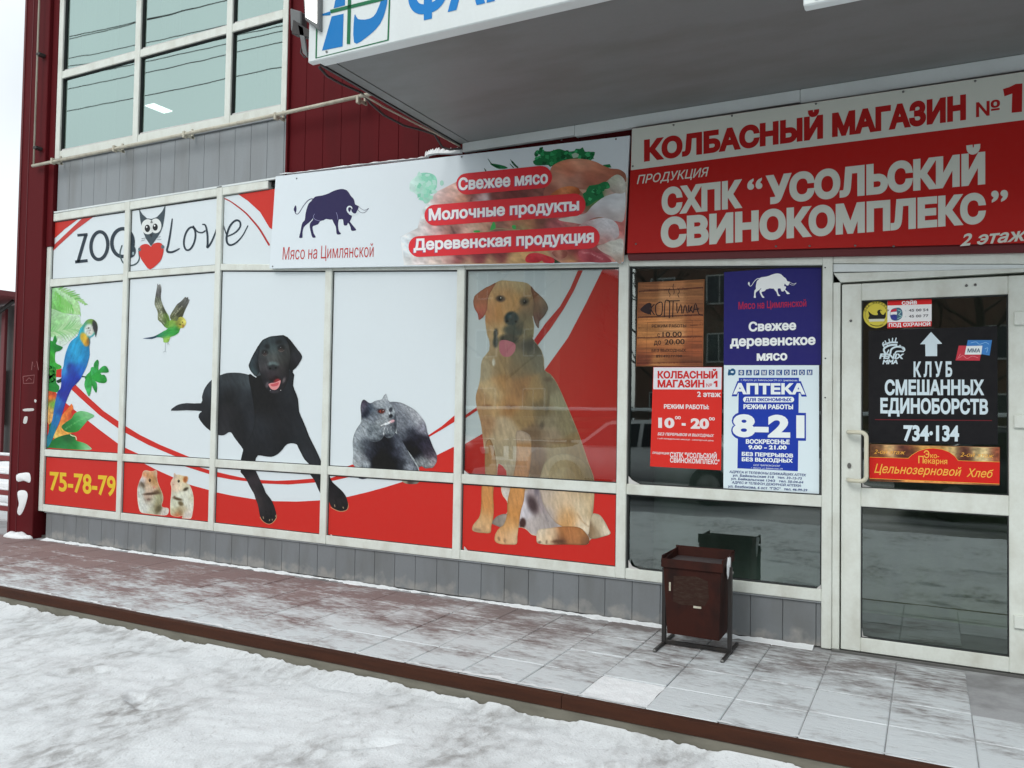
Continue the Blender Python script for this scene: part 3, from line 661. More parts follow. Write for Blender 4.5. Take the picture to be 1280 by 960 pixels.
# entrance: header, frame, door leaf
add_part(bq('door_header', ((1041.6, 318.7), (1400, 314), (1400, 330), (1041.6, 329)), .002, .09, M['alu'], .003))
add_part(bq('header_filler', ((1041.6, 330), (1400, 331), (1400, 336), (1041.6, 340)), .010, .09, M['white_metal'], .002))
add_part(bq('door_frame_head', ((1041.6, 341.5), (1400, 332), (1400, 333), (1051, 353)), .004, .09, M['alu'], .002))
add_part(box('door_frame_side', -.519, -.478, .004, .085, 0, zat(1046, 353), M['alu'], bev=.003))
DX0, DX1 = P(1051.8, 600).x, P(1287, 600).x
gx0, gx1 = P(1076.3, 600).x, P(1261, 600).x
dz = lambda x, y: P(x, y, -.006).z
door = bpy.data.objects.new('door', None); COL.objects.link(door); door.location = (DX1, .02, 0); bpy.context.view_layer.update(); ch(door); bpy.context.view_layer.update()
def dpart(o): return ch(o, door)
zt, zb = dz(1150, 350.5), .012
g1t, g1b, g2t, g2b = dz(1150, 372.3), dz(1150, 613.6), dz(1150, 638), dz(1150, 807)
dpart(box('stile', DX0, gx0, -.006, .05, zb, zt, M['alu'], bev=.004)); dpart(box('stile', gx1, DX1, -.006, .05, zb, zt, M['alu'], bev=.004))
for z0, z1 in ((zb, g2b), (g2t, g1b), (g1t, zt)): dpart(box('door_rail', gx0, gx1, -.005, .05, z0, z1, M['alu'], bev=.004))
for z0, z1 in ((g1b, g1t), (g2b, g2t)):
    dpart(box('pane', gx0, gx1, .022, .030, z0, z1, M['glass']))
    ch(gaskets(gx0, gx1, z0, z0, z1, z1, .004, .045, .006, 'gasket'), door)
# door handle: a D-shaped cream pull bar
hz0, hz1 = P(1062, 600, -.03).z, P(1062, 540, -.03).z
hx = P(1060, 570, -.02).x; hb = P(1083, 570, -.07).x
def handle_pts():
    r = .03; pts = [(hx, -.006, hz1), (hx+.01, -.062, hz1)]
    for k in range(7): t = k/6*math.pi/2; pts.append((hb-r+r*math.sin(t), -.072, hz1-r+r*math.cos(t)))
    for k in range(7): t = k/6*math.pi/2; pts.append((hb-r+r*math.cos(t), -.072, hz0+r-r*math.sin(t)))
    return pts+[(hx+.01, -.062, hz0), (hx, -.006, hz0)]
dpart(tube('handle', handle_pts(), .0125, M['handle'], n=12))
kx, kz = P(1061.5, 582, -.01).x, P(1061.5, 582, -.01).z
bm = bmesh.new(); tube_bm(bm, [(kx, -.005, kz), (kx, -.014, kz)], .011, 12); bmesh.ops.scale(bm, vec=(1, 1, 1.5), verts=bm.verts, space=Matrix.Translation((-kx, 0, -kz))); dpart(bm_obj('lock', bm, M['screw']))
for (px, py) in ((1208, 357), (1219, 356), (1063.5, 401)):
    q = P(px, py, -.006); dpart(tube('screw', [(q.x, -.005, q.z), (q.x, -.010, q.z)], .0075, M['screw'], n=10))
for py in (398, 527, 778):
    q = P(1276, py, -.02); dpart(box('hinge', q.x-.032, q.x+.03, -.024, -.0055, q.z-.036, q.z+.036, M['alu'], bev=.004))
add_part(box('door_frame_side', DX1+.004, DX1+.10, .004, .085, 0, 2.5, M['alu'], bev=.003))
add_part(box('threshold', -.519, DX1+.1, -.02, .08, -.03, .008, M['screw'], bev=.003))
add_part(box('side_panel', DX1+.10, 3.2, .01, .09, 0, 2.5, M['grey_panel']))
for (px, py) in ((1031.5, 334.5), (1031.5, 497), (1031.8, 448)):
    q = P(px, py, 0); add_part(tube('screw', [(q.x, .001, q.z), (q.x, -.003, q.z)], .0045, M['gasket'], n=8))

# canopy over the entrance (part of the building)
CZ = 3.393; CX0 = -3.150; CY = -1.60
can = bpy.data.objects.new('canopy', None); COL.objects.link(can); can.location = (-3, 0, 3.4); bpy.context.view_layer.update(); ch(can); bpy.context.view_layer.update()
def cpart(o): return ch(o, can)
cpart(box('soffit_sheet', CX0+.085, 3.2, CY+.05, -.010, CZ, CZ+.02, M['soffit']))
cpart(box('edge_strip', CX0+.004, CX0+.080, CY+.05, -.012, CZ-.004, CZ+.02, M['soffit'], bev=.002))
cpart(box('edge_angle', CX0-.016, CX0+.002, CY+.02, -.012, CZ-.012, CZ+.10, M['black_steel'], bev=.002))
cpart(box('roof_slab', CX0+.0, 3.2, CY+.05, .02, CZ+.021, CZ+.9, M['red_panel']))
cpart(box('front_lip', CX0, 3.2, CY-.006, CY+.048, CZ-.006, CZ+.03, M['white_metal'], bev=.003))
for i, (a, b) in enumerate(((-3.126, -2.215), (-2.212, -.712), (-.709, 1.2), (1.203, 3.2))):
    cpart(box('ledger_trim', a, b, -.022, .022, 3.325-.01*i, CZ-.001, M['white_metal'], bev=.002))
for (px, py, r) in ((745, 345, .1),): pass

# ------------------------------------------------------------------ pharmacy sign on the canopy edge (white box)
sgn = thing('canopy_sign', 'white pharmacy sign box with green and blue emblem along the canopy edge', 'sign', (-3.15, CY, CZ))
bpy.context.view_layer.update()
SY = -1.655
o = box('sign_box', -3.190, 3.2, SY, CY-.01, CZ-.018, CZ+.82, M['white_metal'], bev=.006); ch(o, sgn)
A = Art(SY-.001, 1.0)
z2 = lambda pts: Z(320, 0, 4, pts)
gr, bl_ = (20, 110, 70), (10, 120, 190)
A.stroke(z2([(313, -260), (300, 290), (660, 200), (680, -330)]), 2.2, gr, 1, sm=0, caps=False)
A.stroke(z2([(313, -260), (680, -330)]), 2.2, gr, 1, sm=0, caps=False)
A.stroke(z2([(468, -40), (462, 220)]), 4.2, gr, 3, sm=0, caps=False); A.stroke(z2([(372, 58), (640, -8)]), 4.4, gr, 3, sm=0, caps=False)
A.poly(z2([(330, 253), (433, 232), (438, 68), (378, 82)]), bl_, 1); A.poly(z2([(330, 70), (372, 56), (372, 76), (330, 78)]), bl_, 1)
A.poly(z2([(388, 42), (444, 26), (448, -120), (400, -20)]), bl_, 1)
A.poly(z2([(490, 212), (545, 192), (620, 120), (655, 20), (656, -60), (640, -40), (600, 65), (560, 95), (510, 95), (492, 75)]), bl_, 1, sm=3)
A.text('ФАРМЭКОНОМ', (510, 24), (990, -90), (510, -34), (990, -158), (10, 125, 200), 2, .04)
ch(A.build('lettering'), sgn)
ch(tube('screw', [(-3.05, SY, CZ+.02), (-3.05, SY-.006, CZ+.02)], .006, M['screw'], n=8), sgn)
# a second white board hanging lower over the door
hb_ = thing('hanging_board', 'white ribbed board hanging in front of the canopy above the entrance door', 'board', (0, -1.64, 3.1)); bpy.context.view_layer.update()
ch(box('board', -.467, 3.0, -1.72, -1.664, 3.086, 3.9, M['white_metal'], bev=.006), hb_)
for k in range(14): ch(box('rib', -.42+k*.12, -.408+k*.12, -1.726, -1.72, 3.10, 3.88, M['white_metal']), hb_)

# ------------------------------------------------------------------ pipes, cable, floodlight
gp = thing('gas_pipe', 'thin cream gas pipe on brackets running below the upper windows and up the corner', 'pipe', (-8.2, -.06, 3.83)); bpy.context.view_layer.update()
ch(tube('pipe', [(-8.262, -.105, 3.835), (-5.15, -.105, 3.852), (-3.55, -.105, 3.875)], .016, M['pipe'], n=10), gp)
ch(tube('riser', [(-8.237, -.110, 9.0), (-8.237, -.110, 3.845)], .009, M['pipe'], n=8), gp)
def bracket(x, z):
    bm = bmesh.new(); add_box(bm, x-.008, x+.008, -.085, .0, z-.012, z+.012); add_box(bm, x-.012, x+.012, -.125, -.083, z-.03, z+.03, .003)
    add_box(bm, x-.008, x+.008, -.028, -.012, z-.01, z+.075); return bm_obj('bracket', bm, M['pipe'])
for x in (-7.93, -6.98, -6.02, -4.92, -4.05): ch(bracket(x, 3.842), gp)
def rbr(z):
    bm = bmesh.new(); add_box(bm, -8.25, -8.19, -.12, -.048, z-.014, z+.014, .003); return bm_obj('bracket', bm, M['black_steel'])
for z in (4.02, 5.00, 6.0): ch(rbr(z), gp)
cb = tube('cable', [P(x, y, yo) for x, y, yo in ((399, 84, -1.52), (409, 95, -1.42), (425, 104, -1.25), (452, 116, -1.02), (464, 130, -.85), (480, 144, -.70), (505, 157, -.5), (528, 163, -.32), (543, 168, -.20), (548, 176, -.14), (553, 184, -.10), (562, 187, -.06), (577, 185.5, -.04))], .008, M['cable'])
tag(cb, 'dark cable sagging along the left edge of the canopy underside', 'cable')
cb2 = tube('cable', [P(x, y, yo) for x, y, yo in ((451, 117, -1.03), (480, 134, -.75), (513, 151, -.48), (545, 167, -.22), (575, 183, -.03))], .006, M['pipe'])
tag(cb2, 'straight pale conduit running along the canopy side under the dark cable', 'conduit')

fl = thing('floodlight', 'lit floodlight on a bracket at the left end of the pharmacy sign', 'lamp', tuple(P(386, 20, -1.62))); bpy.context.view_layer.update()
def fq(name, px4, y0, y1, mat, bev=.004): o = bq(name, px4, y0, y1, mat, bev); ch(o, fl); return o
fq('housing', ((377, -30), (399, -36), (398, 38), (380, 24)), -1.69, -1.62, M['lamp_body'], .008)
fq('lens', ((380.5, -24), (395.5, -28), (395.5, 29), (382, 21)), -1.693, -1.689, M['lamp_glow'], .001)
fq('bracket', ((366, 24), (387, 38), (386, 47), (364, 42)), -1.60, -1.55, M['black_steel'], .004)
fq('driver_box', ((362, 10), (376, 14), (376, 42), (363, 38)), -1.56, -1.50, M['lamp_body'], .006)
fq('arm', ((372, 30), (379, 34), (384, 72), (378, 66)), -1.60, -1.585, M['lamp_body'], .003)
ch(tube('lead', [P(375, 40, -1.58), P(378, 55, -1.58), P(376, 66, -1.58), P(381, 72, -1.58), P(388, 64, -1.60)], .005, M['cable']), fl)

# snow lying on the top edge of the meat banner, and the bits stuck to the corner column
def snow_line(name, pts, seed, w=.02, y0=-.02, y1=.02):
    bm = bmesh.new(); rs = np.random.default_rng(seed); prev = None
    pts = smooth(pts, 6, False)
    for (px, py) in pts:
        q = P(px, py, 0); h = w*rs.uniform(.3, 1.0); ring = [bm.verts.new((q.x, y0, q.z)), bm.verts.new((q.x, y0+.006, q.z+h*.8)), bm.verts.new((q.x, (y0+y1)/2, q.z+h)), bm.verts.new((q.x, y1, q.z+h*.7)), bm.verts.new((q.x, y1, q.z))]
        if prev:
            for k in range(4): bm.faces.new((prev[k], prev[k+1], ring[k+1], ring[k]))
        prev = ring
    bmesh.ops.recalc_face_normals(bm, faces=bm.faces); return kind(bm_obj(name, bm, M['snow'], None, True), 'stuff')
snow_line('snow_on_banner', [(352, 219), (380, 216.5), (415, 212), (450, 207.5), (490, 203), (520, 200), (536, 197.5)], 3, .014, -.035, .0)
snow_line('snow_on_banner', [(534, 197.5), (538, 195), (545, 193.5), (552, 193), (560, 193), (570, 193), (578, 192)], 4, .05, -.035, .0)
def blob(name, px_pts, yo, th, mat, label, cat):
    bm = bmesh.new(); pts = [P(a, b, yo) for a, b in smooth(px_pts, 4)]; cc = sum(pts, Vector())/len(pts)
    o1 = [bm.verts.new(v) for v in pts]; o2 = [bm.verts.new((v.x*.75+cc.x*.25, yo-th, v.z*.75+cc.z*.25)) for v in pts]; n = len(pts)
    for i in range(n): bm.faces.new((o1[i], o1[(i+1) % n], o2[(i+1) % n], o2[i]))
    bm.faces.new(o2); bmesh.ops.recalc_face_normals(bm, faces=bm.faces); o = bm_obj(name, bm, mat, None, True); return tag(o, label, cat)
z3 = lambda pts: Z(0, 480, 4, pts)
blob('snow_patch', z3([(82, 455), (110, 445), (148, 447), (150, 492), (118, 484), (86, 488)]), -.05, .008, M['snow'], 'square smear of snow stuck on the maroon corner column at knee height', 'snow patch')
blob('snow_patch', z3([(88, 540), (125, 533), (138, 560), (120, 625), (100, 656), (86, 640), (95, 600)]), -.05, .008, M['snow'], 'tongue shaped smear of snow low on the maroon corner column', 'snow patch')
for q in ([(118, 125), (165, 122), (165, 134), (120, 136)], [(122, 165), (138, 165), (132, 196), (116, 194)], [(172, 78), (182, 80), (180, 92), (173, 90)]):
    o = blob('sticker_remnant', z3(q), -.05, .001, M['dirt_tape'], 'x', 'sticker'); 
    o['label'] = {118: 'torn paper strip left on the corner column at hip height', 122: 'small torn paper scrap below the paper strip on the corner column', 172: 'tiny white paper speck highest on the lower corner column'}[q[0][0]]
A = Art(-.0512)
cz = (150, 95, 95); zc = lambda pts: Z(0, 240, 4, pts)
A.stroke(zc([(158, 890), (162, 848), (172, 875), (184, 846), (192, 890)]), .7, cz, 1, sm=0); A.stroke(zc([(115, 922), (172, 915), (168, 955), (118, 958), (115, 922)]), .7, cz, 1, sm=0); A.stroke(zc([(130, 945), (145, 928), (158, 940)]), .6, cz, 1, sm=0)
ch(A.build('chalk_mark'), colm) if False else add_part(A.build('chalk_mark'))
# drift of snow at the foot of the column
bm = bmesh.new(); bmesh.ops.create_uvsphere(bm, u_segments=24, v_segments=10, radius=1)
for v in bm.verts:
    v.co = Vector((v.co.x*.22*(1+.1*math.sin(5*v.co.y)), v.co.y*.07, max(v.co.z, -.1)*.05*(1+.25*math.sin(9*v.co.x))))
o = bm_obj('snow_heap', bm, M['snow'], None, True); o.location = (-8.33, -.09, 0); tag(o, 'small heap of snow at the foot of the maroon corner column', 'snow heap')

# ================================================================== WINDOW FILMS AND THEIR PRINTS
WHT, RED = (216, 226, 230), (200, 40, 32)
FY = .0235                                                          # face of the films stuck on the panes
def film(quad, label, name='window_film', cat='window film', yo=FY, c=WHT, gain=1.0, group=None):
    o = sheet(name, quad, yo+.0012, c, gain, None, .002); tag(o, label, cat, group); return o
def add_clip(par, me, quad, yo, name='print'):
    r = clip_mesh(me, quad, yo, name)
    if r: link(name, r, M['print'], par)
def paneq(a, b, z0, z1, z1b=None, ins=.009, yo=FY):
    """photo-pixel quad is not needed here: panes are given in metres; returned as pixel quad"""
    def px(x, z):
        v = Vector((x, yo, z))-CAM_POS; d = v.dot(_f2); return (640+F_PX*v.dot(_r3)/d, 480-F_PX*v.dot(_u3)/d)
    x0, x1 = XP[a][1]+ins, XP[b][0]-ins; z1b = z1 if z1b is None else z1b
    return [px(x0, z1-ins), px(x1, z1b-ins), px(x1, z0+ins*.5), px(x0, z0+ins*.5)]

# --- upper row artwork
U = Art(FY)
right_edge = [(515, 600), (522, 585), (546, 569), (566, 559), (581, 555), (602.5, 542.5), (645, 508), (682, 461), (710, 422), (732, 380), (752.5, 338), (756, 320)]
U.poly([(50, 470), (82, 503.5), (95, 514), (110, 526), (123.7, 536.7), (146.6, 553.9), (156, 559.5), (170, 566), (186, 573), (186, 620), (40, 620)], RED, 1)
st_top = [(80, 466), (94.5, 481), (112, 498), (129.5, 513.8), (147.8, 526.4), (156, 532), (175, 543.7), (200, 556), (235, 570.5), (262, 580)]
st_bot = [(76, 473), (89.4, 487), (100.8, 497.8), (123.7, 518.4), (147.2, 535), (156, 540.5), (185, 556), (215, 568.7), (240, 578), (258, 584)]
U.poly(st_top+st_bot[::-1], RED, 1)
U.poly([(425, 587), (432, 583.7), (441, 580.5), (447, 584), (449, 590), (425, 592)], RED, 1)
U.poly([(500, 560), (536, 543.7), (552, 533), (566, 521), (575, 514.5), (567.5, 527.5), (552, 537), (537.5, 545.5), (500, 566)], RED, 1)
U.poly(right_edge+[(830, 320), (830, 640), (515, 640)], RED, 1)
U.poly([(575, 523.5), (594.8, 509.7), (612, 494), (640, 462), (668, 424), (682, 404), (700, 383), (713, 360), (722.5, 338), (728.5, 338), (718, 362), (705, 385.5), (688, 411), (674, 429), (646, 468), (616, 499), (596, 513.3), (577, 526)], (192, 45, 42), 2)
# palm fronds and leaves behind the macaw
q = lambda pts: Z(55, 350, 7.68, pts); r_ = lambda pts: Z(55, 460, 8.73, pts)
def frond(a, b, n, L, c0, c1, bend=.6, lv=2, w=3.0, side=(1, -1)):
    for i in range(n):
        t = i/(n-1); x = a[0]+(b[0]-a[0])*t; y = a[1]+(b[1]-a[1])*t; an = math.atan2(b[1]-a[1], b[0]-a[0])
        for s_ in side:
            l = L*(.45+.55*math.sin(math.pi*min(1, t*1.05+.12)))*random.uniform(.85, 1.1); dd = an+s_*(.95-.45*t)
            e = (x+l*math.cos(dd), y+l*math.sin(dd)); mid = (x+l*.55*math.cos(dd-s_*.15), y+l*.55*math.sin(dd-s_*.15)-1)
            k = random.random(); U.stroke([(x, y), mid, e], (w, w*.8, .3), tuple(int(c0[j]*(1-k)+c1[j]*k) for j in range(3)), lv+random.random()*.5, sm=3, caps=False)
U.paint(q([(50, 90), (130, 75), (210, 105), (280, 150), (320, 200), (345, 260), (340, 330), (290, 330), (200, 320), (120, 290), (50, 250)]), [(*q([(150, 230)])[0], (105, 190, 80)), (*q([(80, 150)])[0], (135, 195, 130)), (*q([(290, 260)])[0], (165, 210, 150)), (*q([(200, 120)])[0], (190, 215, 190)), (*q([(60, 280)])[0], (120, 180, 110))], fur=(.25, 1.1, 6, 1), lv=1.5)
U.paint(q([(50, 270), (120, 290), (230, 330), (330, 340), (350, 400), (340, 470), (290, 540), (170, 640), (110, 560), (50, 520)]), [(*q([(120, 430)])[0], (140, 200, 130)), (*q([(250, 430)])[0], (160, 205, 150)), (*q([(200, 600)])[0], (205, 222, 210)), (*q([(320, 380)])[0], (190, 218, 190)), (*q([(70, 330)])[0], (165, 205, 160))], fur=(.2, -.6, 6, 1), lv=1.4)
a0, b0 = q([(120, 100), (395, 250)]); frond(q([(140, 90)])[0], q([(385, 235)])[0], 12, 12, (110, 180, 90), (160, 205, 140), side=(-1,), w=2.6)
frond(q([(110, 110)])[0], q([(330, 300)])[0], 13, 17, (100, 185, 75), (170, 210, 150), side=(1,), w=2.6)
frond(q([(60, 500)])[0], q([(355, 460)])[0], 13, 20, (125, 190, 120), (180, 212, 165), side=(-1, 1), w=2.0)
g1_, g2_, g3_ = (30, 140, 50), (15, 110, 45), (60, 165, 55)
for L in ([(40, 600), (80, 590), (95, 545), (110, 535), (125, 580), (115, 615), (180, 645), (150, 680), (115, 690), (105, 720), (110, 790), (165, 825), (150, 860), (110, 865), (110, 960), (30, 960)],): U.paint(q(L), [(*q([(80, 620)])[0], g1_), (*q([(150, 650)])[0], g2_), (*q([(80, 740)])[0], g3_), (*q([(60, 850)])[0], g1_), (*q([(130, 840)])[0], g3_)], fur=(.2, 1, 5, 2), lv=3)
U.paint(r_([(40, 0), (130, 0), (130, 150), (165, 200), (150, 260), (90, 265), (45, 260)]), [(*r_([(80, 50)])[0], (70, 160, 60)), (*r_([(70, 200)])[0], (25, 130, 50))], lv=3)
U.poly(q([(120, 862), (170, 850), (165, 935), (115, 930)]), (200, 45, 35), 3.5)
U.poly(r_([(130, 140), (190, 110), (200, 150), (150, 165)]), (20, 50, 30), 3.6)
U.paint(r_([(40, 280), (90, 260), (140, 280), (150, 380), (110, 500), (80, 590), (40, 590)]), [(*r_([(60, 300)])[0], (215, 120, 50)), (*r_([(60, 480)])[0], (215, 160, 90)), (*r_([(120, 400)])[0], (90, 160, 60)), (*r_([(110, 275)])[0], (190, 50, 35))], fur=(.3, 1.4, 4, 1.2), lv=3.2)
U.paint(r_([(60, 590), (50, 700), (20, 850), (60, 870), (100, 760), (120, 600)]), [(*r_([(60, 700)])[0], (30, 110, 60))], lv=2.8)
# flower beside the tail and big leaves
U.paint(r_([(300, 390), (270, 430), (200, 510), (180, 570), (150, 650), (100, 760), (180, 760), (300, 710), (250, 690), (230, 600), (310, 560), (300, 480), (320, 440)]), [(*r_([(230, 540)])[0], (225, 130, 55)), (*r_([(270, 470)])[0], (215, 110, 45)), (*r_([(180, 690)])[0], (230, 160, 70)), (*r_([(140, 740)])[0], (225, 190, 100)), (*r_([(290, 530)])[0], (200, 70, 40))], fur=(.25, 1.2, 4, 1.4), lv=3.3)
U.paint(r_([(190, 640), (240, 590), (300, 550), (330, 500), (390, 470), (450, 475), (510, 495), (548, 525), (480, 570), (420, 640), (370, 690), (300, 705), (230, 690)]), [(*r_([(400, 500)])[0], (110, 185, 120)), (*r_([(480, 520)])[0], (120, 190, 130)), (*r_([(250, 620)])[0], (25, 110, 50)), (*r_([(320, 660)])[0], (35, 130, 45)), (*r_([(400, 590)])[0], (70, 165, 90)), (*r_([(330, 560)])[0], (40, 140, 60))], strokes=[(r_([(230, 670), (350, 590), (500, 515)]), .6, (130, 200, 120), .6)], lv=3.6)
U.paint(r_([(30, 850), (90, 790), (150, 755), (250, 725), (330, 730), (350, 790), (430, 815), (490, 850), (510, 893), (300, 888), (60, 870)]), [(*r_([(150, 800)])[0], (20, 110, 45)), (*r_([(250, 760)])[0], (20, 90, 40)), (*r_([(200, 860)])[0], (35, 130, 65)), (*r_([(440, 850)])[0], (90, 170, 100)), (*r_([(490, 885)])[0], (170, 210, 170)), (*r_([(330, 850)])[0], (30, 125, 50))], lv=3.5)
U.stroke(r_([(285, 725), (310, 740), (345, 750), (355, 785)]), 1.1, (215, 215, 170), 3.8)
# right hand leaf cluster
U.stroke(r_([(390, 90), (460, 97)]), 1.6, (20, 60, 40), 3.4)
for L, k in (([(440, 180), (460, 100), (500, 40), (520, 0), (520, 60), (530, 140), (520, 200), (510, 260), (490, 310), (460, 250)], 0), ([(510, 0), (560, 0), (610, 70), (660, 75), (685, 130), (670, 160), (630, 165), (575, 150), (520, 110)], 1), ([(530, 120), (570, 160), (578, 220), (568, 270), (540, 230), (520, 170)], 2)):
    U.paint(r_(L), [(*r_([L[0]])[0], (60, 175, 90)), (*r_([L[3]])[0], (20, 130, 50)), (*r_([L[5]])[0], (25, 140, 45)), (*r_([L[1]])[0], (40, 150, 70))], lv=3.4+k*.2, fur=(.2, 1.4, 5, 2))
for L, k in (([(470, 860), (480, 800), (510, 765), (525, 785), (520, 840), (515, 880), (430, 960), (390, 940), (430, 890)], 0), ([(515, 875), (560, 830), (600, 830), (622, 880), (590, 890), (540, 895), (590, 960), (420, 960)], 1)):
    U.paint(q(L), [(*q([L[1]])[0], (40, 150, 70)), (*q([L[3]])[0], (20, 120, 45)), (*q([L[5]])[0], (35, 150, 55))], lv=3.5+k*.2, fur=(.2, 1.4, 5, 2))
# macaw
mac = q([(375, 430), (395, 400), (420, 380), (450, 374), (480, 382), (505, 410), (514, 450), (510, 490), (500, 535), (494, 548), (488, 520), (470, 540), (442, 556), (442, 600), (434, 640), (437, 720), (412, 820), (372, 905), (345, 955)])+r_([(345, 180), (300, 230), (240, 370), (180, 560), (130, 680), (60, 840), (22, 855), (22, 780), (50, 700), (85, 590), (130, 330), (150, 260), (180, 220), (188, 150), (190, 90), (192, 30)])+q([(185, 830), (195, 760), (212, 690), (250, 600), (300, 555), (325, 530), (345, 470)])
cq = lambda x, y, c: (*q([(x, y)])[0], c); cr_ = lambda x, y, c: (*r_([(x, y)])[0], c)
U.paint(mac, [cq(430, 400, (120, 150, 60)), cq(460, 385, (110, 150, 55)), cq(400, 430, (60, 165, 160)), cq(360, 500, (40, 165, 185)), cq(330, 560, (30, 150, 195)), cq(280, 620, (30, 150, 200)), cq(240, 740, (25, 130, 190)), cq(330, 760, (30, 150, 205)), cq(400, 700, (20, 120, 170)), cq(300, 700, (40, 160, 210)), cq(410, 800, (25, 115, 175)), cq(350, 850, (25, 100, 190)), cq(260, 860, (25, 60, 150)), cq(190, 860, (50, 150, 205)), cq(270, 930, (20, 45, 150)), cq(200, 940, (25, 70, 170)),
    cr_(280, 90, (20, 50, 160)), cr_(230, 170, (20, 45, 150)), cr_(210, 60, (60, 160, 215)), cr_(150, 400, (30, 110, 180)), cr_(200, 450, (30, 60, 150)), cr_(130, 560, (30, 110, 170)), cr_(80, 700, (25, 120, 150)), cr_(45, 820, (30, 120, 140)), cr_(250, 320, (35, 45, 150))],
    blobs=[(*q([(435, 480)])[0], 6.5, 7.5, .2, (205, 210, 205), .95, .25), (*q([(490, 450)])[0], 3.2, 8.5, -.2, (45, 45, 48), .98, .25), (*q([(500, 510)])[0], 1.6, 4.5, .1, (55, 55, 58), .9, .3), (*q([(385, 560)])[0], 4.5, 7.5, -.35, (215, 175, 50), .97, .3), (*q([(405, 605)])[0], 3.6, 4.2, 0, (205, 150, 45), .95, .3), (*q([(425, 590)])[0], 2, 6, 0, (130, 90, 40), .8, .4), (*q([(452, 505)])[0], 2.2, 5, .4, (205, 205, 195), .9, .3), (*q([(250, 850)])[0], 4, 6, 0, (25, 60, 150), .7, .5)],
    strokes=[(q([(405, 470), (440, 455)]), .5, (120, 110, 100), .7), (q([(415, 490), (445, 485)]), .5, (130, 115, 110), .6), (q([(425, 510), (445, 510)]), .4, (150, 90, 80), .6)], fur=(.16, 1.9, 7, 1.6), lv=4.2, step=1.1)
U.ell(*q([(428, 462)])[0], .9, .9, (40, 40, 35), 5)
# budgerigar in flight
w_ = lambda pts: Z(165, 345, 9.6, pts); cw = lambda x, y, c: (*w_([(x, y)])[0], c)
U.paint(w_([(305, 90), (318, 110), (332, 95), (348, 120), (352, 180), (345, 230), (350, 290), (380, 370), (410, 430), (440, 480), (455, 540), (450, 600), (430, 630), (390, 610), (350, 560), (310, 525), (310, 450), (295, 400), (270, 340), (278, 260), (288, 200), (298, 140)]),
    [cw(325, 200, (85, 85, 85)), cw(320, 130, (120, 122, 120)), cw(310, 300, (95, 100, 85)), cw(340, 350, (150, 155, 130)), cw(380, 400, (70, 75, 55)), cw(400, 500, (90, 120, 50)), cw(350, 500, (120, 125, 95)), cw(430, 590, (90, 150, 50)), cw(380, 580, (75, 85, 55))],
    strokes=[(w_([(300, 330), (350, 460)]), .35, (200, 205, 190), .7), (w_([(285, 360), (345, 420)]), .3, (195, 200, 190), .7), (w_([(320, 480), (390, 580)]), .35, (200, 205, 180), .7), (w_([(340, 350), (370, 500)]), .35, (185, 190, 165), .7)], fur=(.45, 1.2, 7, .8), sm=2, step=1, lv=2)
U.paint(w_([(455, 500), (470, 450), (500, 400), (540, 340), (580, 310), (610, 280), (640, 250), (655, 262), (672, 250), (675, 280), (692, 285), (670, 340), (640, 400), (620, 450), (600, 500), (560, 540), (500, 560)]),
    [cw(600, 330, (80, 82, 75)), cw(650, 290, (100, 102, 98)), cw(530, 400, (95, 98, 80)), cw(570, 450, (60, 62, 40)), cw(500, 500, (90, 95, 65)), cw(600, 430, (70, 72, 50)), cw(490, 540, (110, 130, 60))],
    strokes=[(w_([(510, 470), (600, 360)]), .35, (215, 215, 190), .6), (w_([(480, 470), (550, 380)]), .3, (170, 175, 150), .6)], fur=(.45, -.9, 7, .8), sm=2, step=1, lv=2)
U.paint(w_([(430, 630), (450, 540), (480, 530), (540, 545), (560, 500), (600, 490), (630, 510), (650, 550), (640, 590), (610, 625), (580, 625), (560, 680), (510, 715), (460, 735), (440, 790), (400, 800), (375, 790), (370, 745), (300, 735), (240, 755), (125, 750), (190, 738), (260, 725), (330, 690), (380, 660)]),
    [cw(500, 640, (50, 150, 60)), cw(440, 680, (45, 145, 60)), cw(400, 700, (50, 150, 80)), cw(490, 580, (120, 165, 75)), cw(460, 560, (120, 160, 60)), cw(600, 530, (200, 195, 90)), cw(640, 560, (210, 205, 110)), cw(590, 600, (210, 190, 60)), cw(550, 520, (150, 150, 60)), cw(560, 560, (90, 100, 40)), cw(380, 770, (150, 195, 90)), cw(430, 760, (150, 190, 80)), cw(340, 710, (40, 130, 90)), cw(260, 740, (30, 60, 80)), cw(190, 748, (40, 60, 90)), cw(140, 750, (120, 135, 150)), cw(550, 650, (45, 140, 55))],
    blobs=[(*w_([(615, 600)])[0], 1.5, 1.8, 0, (140, 100, 50), .9, .4), (*w_([(578, 580)])[0], 1.4, .9, .3, (30, 50, 30), .9, .4)], fur=(.2, -.3, 5, 1.5), sm=2, step=1, lv=2.5)
U.ell(*w_([(605, 555)])[0], .7, .8, (25, 25, 25), 4)
for s_ in ([(400, 795), (400, 850), (398, 905)], [(435, 790), (425, 825)], [(370, 915), (395, 902), (412, 912)], [(425, 800), (450, 828)]): U.stroke(w_(s_), .45, (165, 175, 180), 2.5, sm=0)
